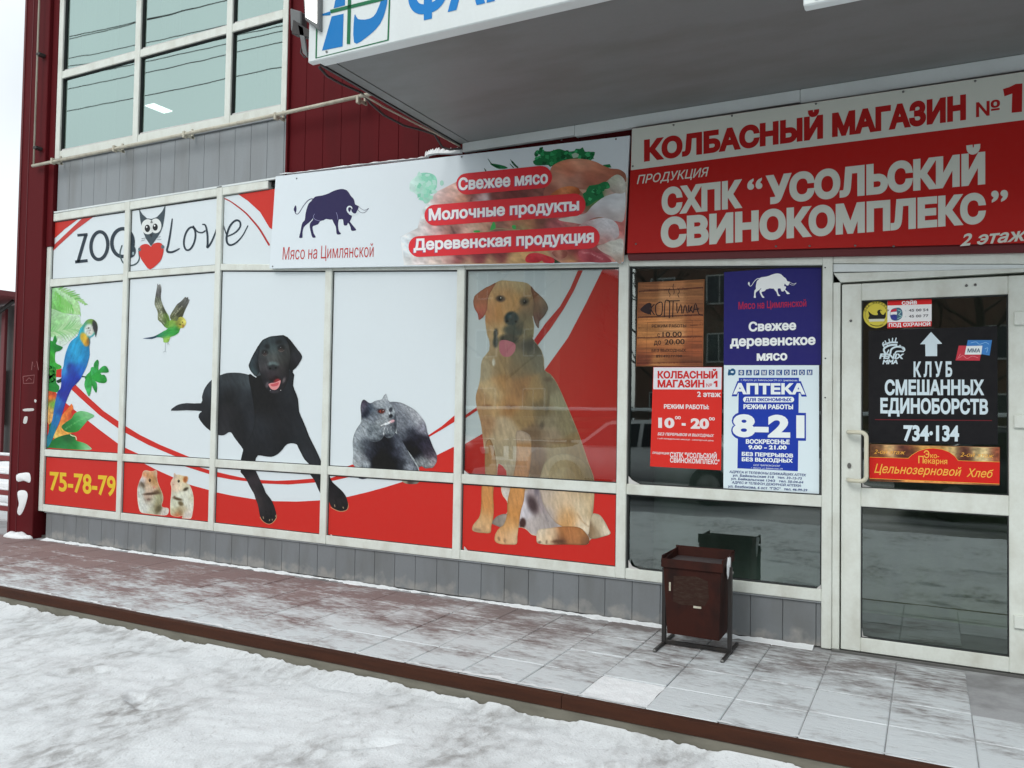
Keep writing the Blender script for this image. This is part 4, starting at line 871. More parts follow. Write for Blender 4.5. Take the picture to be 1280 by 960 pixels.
# black labrador
b_ = lambda pts: Z(210, 410, 5.565, pts); k_ = lambda pts: Z(290, 560, 8, pts); h_ = lambda pts: Z(290, 410, 11.636, pts)
dog_up = b_([(20, 575), (45, 548), (75, 532), (130, 522), (230, 523), (236, 480), (250, 430), (275, 390), (310, 355), (350, 335), (390, 318), (430, 311), (500, 312), (560, 325), (612, 345)])+h_([(345, 700), (300, 660), (262, 610), (243, 550), (252, 510), (290, 420), (340, 330), (385, 255), (430, 190), (480, 155), (560, 122), (650, 112), (735, 104), (790, 125), (840, 165), (900, 240), (960, 320), (1005, 380), (1018, 430), (985, 500), (940, 565), (885, 615), (885, 680), (880, 740)])+b_([(870, 400), (885, 450), (903, 490), (912, 580), (930, 625), (950, 670), (968, 720), (985, 760), (1010, 810), (1035, 860), (1060, 915), (1085, 985), (1075, 1010), (1010, 985), (985, 950), (950, 915), (925, 870), (905, 830), (895, 810), (870, 800), (830, 807), (805, 830), (780, 862), (750, 885), (715, 896), (670, 892), (625, 886), (605, 915), (600, 960), (590, 1000), (500, 1000), (505, 930), (515, 880), (522, 845), (490, 800), (460, 760), (440, 728), (420, 726), (390, 745), (348, 744), (290, 712), (245, 672), (212, 620), (222, 590), (232, 578), (130, 572)])
cb_ = lambda x, y, c: (*b_([(x, y)])[0], c); chh = lambda x, y, c: (*h_([(x, y)])[0], c)
U.layered(smooth(dog_up, 2), [
    b_([(560, 325), (612, 345), (640, 330), (860, 300), (870, 400), (903, 490), (912, 580), (950, 670), (985, 760), (1035, 860), (1085, 985), (1075, 1010), (985, 950), (925, 870), (895, 810), (830, 807), (780, 862), (715, 896), (625, 886), (600, 960), (590, 1000), (500, 1000), (515, 880), (530, 840), (600, 680), (590, 500)]),
    h_([(345, 700), (400, 640), (420, 690), (440, 780), (500, 880), (560, 945), (640, 950), (720, 920), (790, 820), (830, 700), (830, 600), (860, 400), (820, 160), (790, 125), (735, 104), (650, 112), (560, 122), (480, 155), (430, 190), (385, 300), (370, 420)]),
    h_([(345, 700), (300, 660), (262, 610), (243, 550), (252, 510), (290, 420), (340, 330), (390, 250), (400, 330), (380, 430), (390, 540), (400, 640)]),
    h_([(735, 104), (790, 125), (840, 165), (900, 240), (960, 320), (1005, 380), (1018, 430), (985, 500), (940, 565), (885, 615), (850, 620), (825, 560), (845, 450), (840, 330), (810, 210)])],
    [cb_(100, 545, (38, 42, 48)), cb_(200, 550, (28, 30, 36)), cb_(270, 450, (45, 52, 58)), cb_(260, 540, (25, 28, 33)), cb_(300, 640, (20, 22, 26)), cb_(380, 330, (55, 62, 66)), cb_(450, 330, (40, 46, 50)), cb_(540, 370, (58, 66, 70)), cb_(400, 400, (35, 40, 45)), cb_(450, 480, (10, 12, 14)), cb_(520, 470, (38, 44, 50)), cb_(580, 500, (24, 28, 33)), cb_(390, 600, (30, 30, 34)), cb_(370, 700, (38, 38, 42)), cb_(480, 640, (14, 16, 20)), cb_(600, 620, (30, 34, 40)), cb_(560, 800, (22, 25, 30)), cb_(700, 560, (8, 9, 11)), cb_(680, 680, (30, 34, 40)), cb_(800, 600, (18, 20, 25)), cb_(860, 500, (24, 28, 33)), cb_(800, 730, (14, 16, 20)), cb_(700, 840, (20, 23, 28)), cb_(900, 700, (26, 30, 36)), cb_(950, 790, (28, 32, 36)), cb_(1000, 880, (34, 36, 42)), cb_(560, 920, (14, 15, 18)), cb_(640, 400, (8, 9, 11)),
    chh(560, 150, (48, 59, 63)), chh(600, 300, (56, 68, 69)), chh(600, 420, (78, 82, 80)), chh(480, 200, (40, 50, 54)), chh(700, 150, (29, 35, 39)), chh(780, 350, (46, 48, 48)), chh(750, 480, (44, 46, 44)), chh(440, 480, (44, 48, 50)), chh(470, 560, (68, 65, 68)), chh(600, 660, (46, 41, 46)), chh(720, 600, (56, 52, 52)), chh(300, 520, (44, 56, 62)), chh(290, 600, (51, 68, 72)), chh(380, 400, (32, 39, 44)), chh(380, 550, (14, 17, 20)), chh(930, 350, (35, 39, 44)), chh(950, 450, (31, 31, 37)), chh(860, 560, (14, 15, 18)), chh(840, 300, (10, 12, 14)), chh(820, 600, (10, 11, 13)), chh(450, 700, (22, 22, 26)), chh(780, 720, (24, 22, 26))],
    blobs=[(*h_([(600, 530)])[0], 6.6, 3.6, .05, (92, 108, 108), .95, .35), (*h_([(598, 575)])[0], 6.4, 3.6, 0, (28, 30, 32), .9, .4), (*h_([(478, 355)])[0], 4, 3.6, .1, (14, 15, 16), .9, .4), (*h_([(715, 290)])[0], 4.4, 3.8, 0, (12, 13, 14), .9, .4), (*h_([(510, 270)])[0], 3.2, 3, .4, (12, 15, 16), .8, .5), (*h_([(680, 205)])[0], 4, 2.8, -.2, (12, 15, 16), .8, .5), (*h_([(480, 375)])[0], 2.2, 1.8, 0, (62, 50, 48), .9, .5), (*h_([(715, 320)])[0], 3.4, 1.8, 0, (66, 54, 50), .8, .5), (*h_([(610, 735)])[0], 6.2, 3.4, -.1, (25, 8, 10), .95, .3), (*h_([(655, 770)])[0], 4.2, 2.4, -.3, (150, 40, 45), .9, .4), (*h_([(620, 930)])[0], 7, 2.6, 0, (52, 50, 56), .8, .4), (*h_([(510, 830)])[0], 1.8, 4, .3, (105, 95, 100), .7, .5), (*h_([(755, 760)])[0], 1.6, 4, .4, (120, 110, 112), .7, .5), (*h_([(560, 690)])[0], 5, 4, .3, (44, 38, 42), .8, .5)],
    fur=(.22, 1.2, 9, 2), lv=4, step=1.15, soft=4, rim=.4, sm=0)
def catch(pt, r=.55, lv=6, c=(190, 195, 200)): U.ell(pt[0], pt[1], r, r, c, lv, n=8)
U.poly(h_([(532, 820), (570, 800), (620, 795), (670, 775), (705, 762), (700, 810), (680, 860), (640, 895), (590, 898), (555, 870)]), (212, 140, 140), 5, sm=3); U.poly(h_([(560, 822), (620, 806), (680, 790), (665, 835), (610, 850), (575, 845)]), (190, 85, 92), 5.4, sm=3)
U.ell(*h_([(478, 358)])[0], 1.5, 1.6, (30, 22, 20), 5); U.ell(*h_([(714, 292)])[0], 1.6, 1.7, (32, 24, 22), 5)
catch(h_([(470, 350)])[0], .4, 5.6, (130, 140, 145)); catch(h_([(706, 282)])[0], .45, 5.6, (130, 140, 145))
for s_ in ([(440, 385), (478, 408), (515, 385)], [(675, 325), (715, 345), (760, 325)]): U.stroke(h_(s_), .5, (95, 85, 82), 5.2)
U.ell(*h_([(555, 590)])[0], 1.5, 1.3, (5, 5, 6), 5); U.ell(*h_([(635, 580)])[0], 1.5, 1.3, (5, 5, 6), 5)
catch(h_([(708, 905)])[0], .5, 5, (215, 215, 215)); catch(h_([(558, 908)])[0], .45, 5, (180, 180, 185))
# grey cat
c_ = lambda pts: Z(430, 485, 7.385, pts); cc_ = lambda x, y, c: (*c_([(x, y)])[0], c)
U.layered(c_([(125, 755), (95, 720), (80, 690), (85, 600), (80, 500), (100, 410), (150, 330), (158, 250), (152, 180), (165, 122), (190, 108), (240, 140), (290, 118), (345, 105), (365, 75), (387, 52), (400, 85), (404, 108), (430, 130), (520, 134), (600, 170), (650, 200), (690, 240), (730, 290), (752, 330), (768, 400), (782, 440), (820, 540), (855, 615), (858, 665), (850, 692), (820, 735), (790, 738), (750, 742), (715, 722), (690, 735), (700, 790), (690, 860), (540, 860), (530, 790), (240, 790), (230, 860), (130, 860)]),
    [c_([(430, 128), (520, 134), (600, 170), (650, 200), (690, 240), (730, 290), (752, 330), (768, 400), (782, 440), (820, 540), (855, 615), (858, 665), (850, 692), (820, 735), (790, 738), (750, 742), (715, 722), (690, 730), (650, 660), (560, 540), (500, 460), (470, 300), (420, 160)]),
     c_([(125, 755), (95, 720), (80, 690), (85, 600), (80, 500), (100, 410), (150, 330), (200, 300), (400, 400), (478, 415), (520, 465), (570, 545), (620, 640), (665, 710), (690, 765), (700, 790), (690, 860), (540, 860), (530, 790), (240, 790), (230, 860), (130, 860)]),
     c_([(158, 250), (152, 180), (165, 122), (190, 108), (240, 140), (290, 118), (345, 105), (365, 75), (387, 52), (400, 85), (404, 108), (430, 135), (460, 180), (478, 240), (486, 300), (484, 360), (470, 420), (440, 455), (400, 462), (370, 445), (340, 480), (290, 498), (230, 480), (185, 420), (165, 360), (160, 300)])],
    [cc_(300, 535, (30, 32, 38)), cc_(420, 490, (22, 24, 30)), cc_(220, 540, (60, 64, 70)), cc_(360, 620, (14, 15, 20)), cc_(300, 680, (16, 17, 22)), cc_(480, 470, (64, 68, 76)), cc_(180, 380, (128, 134, 138)), cc_(185, 440, (118, 124, 128)), cc_(430, 350, (96, 100, 104)), cc_(410, 300, (128, 132, 134)), cc_(420, 220, (128, 134, 138)), cc_(370, 180, (112, 118, 122)), cc_(280, 220, (84, 90, 96)), cc_(180, 170, (62, 58, 68)), cc_(200, 220, (22, 26, 36)), cc_(160, 200, (95, 95, 102)), cc_(240, 190, (58, 66, 76)), cc_(300, 150, (115, 120, 124)), cc_(350, 120, (125, 130, 134)), cc_(385, 80, (135, 140, 143)), cc_(400, 150, (110, 115, 120)), cc_(260, 270, (95, 100, 106)), cc_(200, 330, (112, 118, 122)), cc_(250, 380, (84, 90, 94)), cc_(300, 430, (100, 106, 110)), cc_(340, 300, (105, 110, 114)), cc_(330, 470, (80, 86, 90)), cc_(390, 250, (120, 125, 128)), cc_(450, 300, (70, 76, 82)), cc_(440, 400, (82, 88, 92)), cc_(470, 350, (50, 54, 60)), cc_(110, 480, (120, 126, 130)), cc_(150, 540, (92, 98, 102)), cc_(100, 600, (130, 136, 140)), cc_(200, 500, (58, 62, 68)), cc_(250, 600, (42, 44, 52)), cc_(400, 560, (26, 28, 34)), cc_(350, 680, (14, 15, 20)), cc_(450, 700, (18, 19, 24)), cc_(160, 660, (110, 114, 118)), cc_(120, 700, (125, 130, 132)), cc_(190, 710, (85, 90, 94)),
     cc_(500, 200, (100, 104, 110)), cc_(560, 180, (118, 122, 126)), cc_(620, 230, (125, 128, 132)), cc_(560, 260, (90, 94, 100)), cc_(680, 300, (135, 138, 142)), cc_(620, 330, (88, 92, 98)), cc_(540, 350, (96, 100, 106)), cc_(720, 370, (105, 106, 114)), cc_(620, 420, (40, 42, 50)), cc_(560, 430, (70, 74, 80)), cc_(680, 480, (34, 34, 42)), cc_(600, 520, (20, 20, 28)), cc_(740, 520, (46, 44, 54)), cc_(660, 600, (12, 12, 18)), cc_(780, 600, (52, 48, 56)), cc_(820, 640, (84, 78, 84)), cc_(700, 680, (100, 104, 106)), cc_(740, 700, (84, 88, 88)), cc_(810, 700, (120, 116, 116)), cc_(520, 500, (78, 82, 90)), cc_(560, 600, (82, 86, 92)), cc_(600, 680, (92, 96, 102)), cc_(620, 740, (70, 74, 80)), cc_(500, 600, (44, 46, 54)), cc_(540, 700, (40, 42, 48)), cc_(660, 750, (66, 68, 74))],
    blobs=[(*c_([(345, 215)])[0], 4.6, 3.0, 0, (60, 30, 28), .9, .3), (*c_([(432, 200)])[0], 2.2, 3.2, .3, (48, 50, 56), .9, .4), (*c_([(432, 258)])[0], 2.4, 2.6, .2, (28, 30, 36), .95, .35), (*c_([(190, 705)])[0], 6.5, 4.6, 0, (128, 134, 138), .8, .4), (*c_([(610, 735)])[0], 8, 4.2, .15, (112, 116, 122), .8, .4), (*c_([(755, 695)])[0], 6.5, 4.6, 0, (112, 116, 118), .85, .35), (*c_([(825, 680)])[0], 3.4, 4.6, 0, (122, 118, 122), .7, .5), (*c_([(385, 440)])[0], 6.5, 1.6, -.1, (44, 46, 52), .75, .6), (*c_([(290, 485)])[0], 9, 1.4, .1, (50, 52, 58), .6, .6), (*c_([(470, 300)])[0], 1.2, 9, .05, (52, 54, 60), .6, .6), (*c_([(330, 330)])[0], 8, 4, -.2, (118, 124, 126), .6, .7), (*c_([(440, 310)])[0], 3.6, 1.6, -.3, (205, 160, 165), .8, .5), (*c_([(400, 330)])[0], 5, 1.2, -.25, (170, 175, 178), .7, .5)],
    strokes=[(c_([(345, 345), (390, 325), (440, 308)]), .6, (205, 208, 208), .8), (c_([(365, 440), (370, 380), (380, 360)]), .5, (190, 192, 194), .6), (c_([(300, 205), (330, 192), (380, 196)]), .7, (60, 62, 68), .8), (c_([(400, 190), (418, 225), (425, 245)]), .6, (170, 175, 178), .7), (c_([(180, 300), (240, 340), (300, 330)]), .5, (70, 76, 82), .6), (c_([(175, 350), (230, 400), (290, 400)]), .5, (68, 74, 80), .6), (c_([(200, 280), (260, 300), (320, 290)]), .5, (72, 78, 84), .6), (c_([(350, 355), (400, 345), (460, 310)]), .5, (60, 60, 66), .7), (c_([(370, 380), (385, 420)]), .5, (160, 165, 168), .6), (c_([(400, 370), (410, 410)]), .5, (170, 172, 176), .6), (c_([(430, 355), (440, 390)]), .5, (165, 168, 172), .6), (c_([(380, 290), (430, 270)]), .4, (50, 54, 60), .6), (c_([(165, 690), (170, 735)]), .5, (50, 55, 58), .6), (c_([(200, 680), (205, 735)]), .5, (50, 55, 58), .6), (c_([(580, 740), (585, 775)]), .5, (40, 42, 48), .6), (c_([(640, 740), (645, 775)]), .5, (40, 42, 48), .6), (c_([(740, 700), (745, 735)]), .5, (40, 42, 48), .6)],
    fur=(.3, .9, 3.2, 1.0), lv=4, step=1.0, soft=3, rim=.12, con=(80, 1.5, 88))
U.ell(*c_([(345, 216)])[0], 2.6, 1.8, (128, 58, 44), 5); U.ell(*c_([(350, 216)])[0], .8, 2.1, (15, 10, 10), 5.5); catch(c_([(362, 208)])[0], .5, 6, (200, 190, 185)); U.ell(*c_([(322, 220)])[0], 1.0, 1.0, (60, 20, 18), 5.2)
U.ell(*c_([(448, 303)])[0], 2.3, 1.3, (210, 165, 172), 5, -.3); U.ell(*c_([(434, 252)])[0], 1.7, 1.3, (22, 24, 30), 5, .4)

# --- lower row artwork (the film is set a little lower than the row above)
Lw = Art(FY)
Lw.poly([(40, 560), (150, 560), (177.5, 578), (196, 587.5), (215, 596), (237.5, 606), (261, 612.5), (271, 615.5), (290, 619.5), (317.5, 624), (342.5, 626.5), (371, 627), (397.5, 625.6), (418, 623.5), (435, 621), (460, 615), (480, 609.5), (504, 602), (530, 592), (566, 580), (800, 580), (800, 740), (40, 700)], RED, 1)
Lw.poly([(215, 570), (242.5, 582), (261, 587.5), (271, 590), (290, 594.4), (307.5, 598), (326, 600), (345, 601), (370, 600), (392.5, 598), (413.7, 597.5), (432.5, 591), (450, 584), (462, 580), (462, 586), (437.5, 596), (417.5, 600.6), (395, 603), (360, 605.6), (328.7, 604.4), (310, 601.7), (290, 599.5), (271, 596), (261, 592.5), (225, 581), (205, 573)], RED, 1)
leg1 = k_([(75, 150), (90, 200), (85, 240), (110, 270), (150, 330), (185, 400), (220, 460), (235, 510), (255, 560), (268, 620), (280, 680), (310, 730), (360, 757), (400, 747), (437, 702), (443, 660), (425, 590), (400, 530), (365, 480), (340, 450), (315, 390), (290, 340), (262, 280), (240, 235), (225, 190), (222, 150)])
ck = lambda x, y, c: (*k_([(x, y)])[0], c)
legpts = [ck(150, 240, (22, 20, 24)), ck(200, 330, (44, 38, 42)), ck(250, 430, (50, 44, 46)), ck(300, 420, (20, 20, 24)), ck(280, 540, (54, 46, 48)), ck(340, 520, (24, 24, 27)), ck(390, 600, (26, 25, 28)), ck(330, 640, (34, 31, 34)), ck(370, 720, (18, 17, 18)), ck(430, 680, (30, 28, 28))]
Lw.paint(leg1, legpts, strokes=[(k_([(335, 600), (345, 700)]), .5, (10, 10, 12), .8), (k_([(385, 600), (392, 690)]), .5, (10, 10, 12), .8)], edge=0, fur=(.2, 1.2, 8, 1.6), lv=3)
Lw.stroke(k_([(280, 690), (310, 732), (360, 759), (402, 749), (440, 704), (444, 665)]), .8, (190, 150, 110), 2.5)
leg2 = k_([(745, 200), (780, 262), (800, 290), (822, 320), (845, 370), (866, 420), (900, 480), (940, 500), (960, 490), (972, 540), (988, 580), (1015, 605), (1080, 630), (1140, 620), (1158, 590), (1160, 550), (1140, 485), (1105, 435), (1070, 400), (1030, 365), (1000, 335), (975, 280), (950, 200)])
Lw.paint(leg2, [ck(830, 300, (28, 27, 32)), ck(860, 380, (34, 32, 36)), ck(980, 340, (20, 18, 22)), ck(1010, 450, (30, 26, 30)), ck(1070, 450, (16, 15, 18)), ck(1100, 540, (30, 26, 28)), ck(1020, 560, (32, 28, 30)), ck(1140, 590, (26, 22, 22)), ck(1080, 610, (16, 14, 15))], strokes=[(k_([(1030, 480), (1050, 590)]), .5, (8, 8, 9), .8), (k_([(1085, 480), (1105, 590)]), .5, (8, 8, 9), .8)], fur=(.2, 1.0, 8, 1.6), lv=3)
Lw.stroke(k_([(985, 590), (1020, 612), (1082, 634), (1142, 623), (1162, 590), (1158, 545)]), .7, (190, 150, 110), 2.5)
for a in ([(1025, 565), (1030, 590)], [(1108, 588), (1116, 605)], [(310, 685), (316, 708)], [(378, 712), (372, 730)], [(402, 710), (404, 725)], [(436, 670), (437, 690)]): Lw.stroke(k_(a), 1.0, (150, 135, 110), 4, sm=0)
Lw.poly(c_([(130, 815), (218, 815), (212, 835), (170, 842), (135, 834)]), (62, 66, 80), 3); Lw.paint(c_([(535, 840), (690, 845), (680, 880), (640, 887), (590, 885), (550, 872)]), [cc_(560, 860, (150, 150, 130)), cc_(610, 860, (70, 60, 55)), cc_(660, 870, (120, 120, 110)), cc_(640, 855, (70, 65, 62))], lv=3, step=1)
# hamsters
m_ = lambda pts: Z(160, 570, 11.29, pts); cm = lambda x, y, c: (*m_([(x, y)])[0], c)
Lw.paint(m_([(130, 520), (134, 450), (150, 390), (168, 340), (195, 285), (210, 225), (250, 202), (330, 215), (375, 205), (398, 200), (412, 235), (410, 300), (420, 360), (440, 420), (475, 500), (495, 560), (495, 630), (475, 700), (505, 725), (565, 735), (578, 780), (545, 835), (440, 835), (360, 825), (250, 812), (190, 800), (160, 760), (142, 680), (133, 600)]),
    [cm(280, 250, (205, 150, 100)), cm(230, 260, (195, 120, 75)), cm(340, 240, (200, 150, 105)), cm(400, 230, (190, 165, 140)), cm(260, 210, (220, 205, 180)), cm(280, 350, (200, 160, 120)), cm(350, 320, (175, 130, 80)), cm(380, 400, (195, 150, 100)), cm(400, 360, (165, 130, 85)), cm(210, 330, (215, 215, 220)), cm(200, 400, (120, 105, 90)), cm(290, 430, (205, 185, 160)), cm(360, 460, (195, 170, 150)), cm(160, 480, (200, 205, 195)), cm(170, 620, (205, 210, 200)), cm(220, 700, (215, 220, 212)), cm(290, 660, (195, 195, 180)), cm(350, 620, (190, 190, 165)), cm(440, 580, (165, 165, 130)), cm(440, 650, (150, 145, 110)), cm(260, 750, (205, 208, 200)), cm(330, 770, (180, 180, 155)), cm(430, 750, (120, 110, 80)), cm(500, 780, (205, 200, 190)), cm(550, 770, (200, 195, 185)), cm(450, 500, (150, 130, 90)), cm(300, 560, (205, 180, 160)), cm(290, 620, (130, 110, 95))],
    blobs=[(*m_([(205, 405)])[0], 3.6, 1.6, 1.0, (90, 80, 65), .9, .5), (*m_([(330, 532)])[0], 10, 1.6, -.08, (70, 50, 35), .95, .5), (*m_([(395, 510)])[0], 4, 2.4, -.2, (85, 65, 45), .8, .6), (*m_([(435, 745)])[0], 3, 5.5, .7, (95, 88, 60), .85, .5), (*m_([(292, 612)])[0], 2.2, 1.4, .2, (120, 90, 80), .85, .5), (*m_([(370, 440)])[0], 1.6, 1.3, 0, (200, 120, 100), .8, .6)], fur=(.2, 1.3, 4, 1.2), edge=.8, edgec=(228, 200, 180), lv=3, step=1.0)
Lw.ell(*m_([(307, 342)])[0], 1.6, 2.2, (75, 45, 18), 4); catch = lambda pt, r=.5, lv=6, c=(190, 195, 200), A_=Lw: A_.ell(pt[0], pt[1], r, r, c, lv, n=8)
catch(m_([(303, 336)])[0], .4, 5, (150, 120, 90))
Lw.paint(m_([(645, 248), (662, 240), (680, 262), (720, 262), (765, 275), (800, 280), (838, 285), (850, 315), (840, 355), (830, 382), (870, 412), (905, 490), (925, 580), (925, 700), (912, 800), (890, 880), (820, 882), (762, 878), (768, 845), (700, 858), (635, 845), (600, 820), (595, 740), (598, 640), (608, 540), (612, 450), (600, 390), (615, 340), (642, 300)]),
    [cm(700, 300, (220, 205, 170)), cm(650, 280, (180, 160, 150)), cm(760, 310, (225, 205, 160)), cm(640, 400, (215, 185, 160)), cm(700, 430, (225, 210, 185)), cm(760, 420, (225, 210, 180)), cm(640, 470, (215, 190, 165)), cm(800, 430, (205, 200, 170)), cm(850, 520, (210, 212, 195)), cm(760, 560, (215, 218, 200)), cm(650, 540, (205, 205, 185)), cm(640, 680, (205, 208, 185)), cm(660, 780, (190, 185, 150)), cm(820, 650, (212, 215, 200)), cm(880, 700, (215, 215, 200)), cm(780, 760, (190, 180, 150)), cm(740, 800, (140, 115, 75)), cm(700, 840, (190, 110, 70)), cm(820, 820, (215, 210, 200)), cm(870, 850, (215, 205, 195)), cm(910, 600, (195, 195, 170))],
    blobs=[(*m_([(812, 330)])[0], 3.2, 4.2, .2, (175, 105, 50), .95, .35), (*m_([(805, 330)])[0], 1.6, 3.0, .2, (150, 85, 45), .8, .6), (*m_([(815, 468)])[0], 3.6, 1.9, -.5, (62, 55, 38), .95, .45), (*m_([(700, 605)])[0], 6, 1.7, .25, (80, 62, 38), .95, .45), (*m_([(745, 670)])[0], 3.6, 2.6, .6, (95, 80, 48), .9, .5), (*m_([(655, 575)])[0], 1.6, 1.2, .6, (110, 80, 60), .8, .5), (*m_([(640, 402)])[0], 1, .9, 0, (190, 120, 110), .8, .5)], fur=(.14, 1.3, 4, 1.2), edge=.8, edgec=(232, 205, 185), lv=3, step=1.0)
Lw.ell(*m_([(715, 355)])[0], 1.5, 1.9, (45, 35, 25), 4); catch(m_([(710, 348)])[0], .4, 5, (150, 140, 130))
Lw.text('75-78-79', (62.2, 612), (144.3, 619.6), (62.2, 588.9), (144.6, 594.8), (225, 190, 45), 2, .03)
# the yellow labrador spans both rows of the fifth bay; its feet are in the lower film
hh = lambda pts: Z(590, 340, 11.636, pts); bb = lambda pts: Z(580, 420, 6.076, pts); ll = lambda pts: Z(580, 560, 6.076, pts)
dog = hh([(100, 698), (92, 660), (78, 600), (35, 530), (18, 440), (28, 380), (55, 330), (180, 238), (260, 200), (350, 152), (430, 120), (560, 130), (690, 140), (800, 160), (860, 210), (910, 270), (990, 340), (1070, 430), (1105, 520), (1085, 580), (1050, 640), (980, 720), (972, 815), (945, 800), (915, 740), (892, 660), (880, 640), (890, 700), (905, 780), (900, 860), (892, 950)])+bb([(520, 15), (545, 50), (588, 110), (608, 180), (612, 258), (655, 288), (688, 330), (712, 370), (740, 430), (772, 505), (830, 640), (872, 745), (905, 840), (935, 930)])+ll([(948, 120), (972, 180), (988, 240), (990, 340), (985, 430), (978, 505), (1000, 498), (1035, 512), (1070, 560), (1095, 610), (1112, 650), (1060, 672), (968, 690), (950, 712), (930, 735), (800, 733), (640, 735), (580, 728), (555, 718), (552, 690), (550, 668), (515, 660), (492, 638), (465, 615), (412, 605), (405, 670), (400, 728), (350, 733), (270, 728), (235, 705), (236, 660), (255, 625), (275, 602), (245, 590), (212, 572), (228, 540), (262, 512), (322, 502), (330, 450), (326, 405), (300, 370), (288, 345), (282, 295), (318, 250), (320, 172), (262, 118), (252, 200), (226, 290), (222, 380), (226, 450), (222, 530), (208, 590), (200, 643), (150, 645), (110, 642), (68, 630), (62, 605), (78, 572), (110, 535), (125, 490), (132, 400), (135, 290), (160, 200), (158, 100)])+bb([(165, 900), (150, 830), (140, 750), (125, 650), (100, 560), (88, 480), (95, 430), (112, 375), (125, 300), (128, 220), (145, 165), (190, 110), (192, 40)])+hh([(228, 940), (212, 880), (200, 790), (190, 700), (192, 625), (160, 660)])
A_ = lambda f, x, y, c: (*f([(x, y)])[0], c)
dctrl = [A_(hh, x, y, c) for x, y, c in ((600, 200, (188, 165, 125)), (450, 180, (184, 162, 122)), (720, 190, (170, 150, 110)), (350, 300, (190, 150, 105)), (600, 350, (185, 140, 85)), (500, 270, (168, 118, 72)), (280, 480, (190, 140, 90)), (400, 600, (195, 145, 90)), (350, 720, (180, 128, 80)), (300, 640, (178, 122, 72)), (600, 500, (182, 138, 88)), (850, 300, (160, 130, 90)), (840, 430, (135, 102, 72)), (820, 560, (108, 88, 66)), (780, 680, (98, 88, 66)), (780, 820, (112, 100, 76)), (880, 820, (130, 120, 85)), (250, 850, (170, 140, 100)), (420, 850, (198, 165, 115)), (380, 820, (190, 160, 120)), (180, 280, (158, 95, 65)), (100, 420, (150, 90, 64)), (160, 500, (176, 96, 70)), (120, 640, (162, 76, 66)), (225, 400, (138, 82, 52)), (215, 560, (170, 115, 80)), (260, 330, (185, 145, 100)), (930, 380, (118, 74, 50)), (900, 520, (96, 70, 52)), (980, 500, (112, 84, 64)), (1060, 550, (84, 72, 64)), (960, 680, (94, 62, 54)), (960, 780, (110, 92, 86)), (1020, 420, (130, 110, 90)))]
dctrl += [A_(bb, x, y, c) for x, y, c in ((200, 100, (165, 140, 105)), (150, 230, (160, 145, 118)), (280, 220, (150, 125, 90)), (450, 200, (108, 98, 76)), (560, 150, (104, 100, 84)), (530, 80, (68, 64, 54)), (400, 260, (120, 100, 72)), (220, 430, (195, 168, 128)), (420, 380, (145, 104, 66)), (300, 370, (168, 126, 82)), (140, 500, (168, 128, 88)), (350, 530, (162, 116, 72)), (230, 520, (188, 152, 108)), (550, 420, (150, 122, 82)), (600, 560, (112, 94, 66)), (450, 600, (152, 122, 82)), (700, 480, (136, 130, 104)), (660, 380, (110, 100, 78)), (760, 650, (130, 118, 90)), (850, 850, (136, 112, 78)), (650, 650, (134, 122, 98)), (300, 700, (188, 165, 135)), (330, 850, (176, 158, 130)), (260, 780, (182, 160, 130)), (200, 850, (158, 118, 78)), (170, 700, (162, 122, 88)), (430, 900, (178, 130, 84)), (700, 880, (148, 128, 94)), (550, 760, (112, 88, 66)), (430, 720, (172, 150, 130)), (540, 900, (120, 92, 70)), (640, 760, (150, 130, 108)))]
dctrl += [A_(ll, x, y, c) for x, y, c in ((200, 150, (165, 125, 82)), (180, 350, (192, 128, 66)), (185, 450, (190, 125, 62)), (150, 550, (200, 155, 100)), (100, 600, (200, 165, 125)), (180, 610, (195, 150, 100)), (440, 130, (172, 120, 78)), (330, 60, (178, 160, 132)), (400, 330, (192, 132, 70)), (370, 400, (190, 130, 70)), (370, 500, (188, 126, 62)), (320, 580, (205, 150, 88)), (300, 680, (205, 155, 105)), (370, 690, (212, 175, 130)), (290, 60, (176, 158, 130)), (300, 180, (166, 152, 130)), (310, 330, (192, 184, 176)), (345, 240, (150, 125, 95)), (450, 480, (190, 185, 190)), (520, 600, (172, 162, 158)), (600, 560, (158, 148, 144)), (640, 500, (158, 148, 146)), (590, 420, (146, 132, 132)), (620, 340, (176, 160, 145)), (750, 400, (200, 175, 140)), (680, 420, (190, 168, 138)), (850, 330, (190, 165, 130)), (720, 150, (165, 146, 112)), (850, 180, (142, 120, 88)), (650, 250, (172, 152, 122)), (900, 450, (200, 185, 155)), (800, 550, (195, 140, 80)), (760, 500, (190, 152, 105)), (905, 570, (222, 206, 178)), (945, 400, (180, 155, 115)), (960, 500, (165, 140, 100)), (950, 230, (128, 108, 80)), (580, 640, (205, 188, 162)), (600, 700, (215, 190, 155)), (660, 690, (215, 185, 145)), (670, 650, (205, 175, 140)), (750, 640, (162, 100, 52)), (830, 640, (175, 110, 60)), (850, 700, (165, 105, 60)), (900, 650, (170, 112, 62)), (720, 705, (108, 64, 40)), (930, 705, (118, 74, 46)), (880, 610, (160, 100, 52)), (1020, 580, (188, 172, 142)), (970, 620, (128, 102, 72)), (1060, 640, (212, 198, 172)), (1020, 650, (150, 130, 100)), (270, 550, (128, 118, 108)), (300, 530, (150, 138, 125)))]
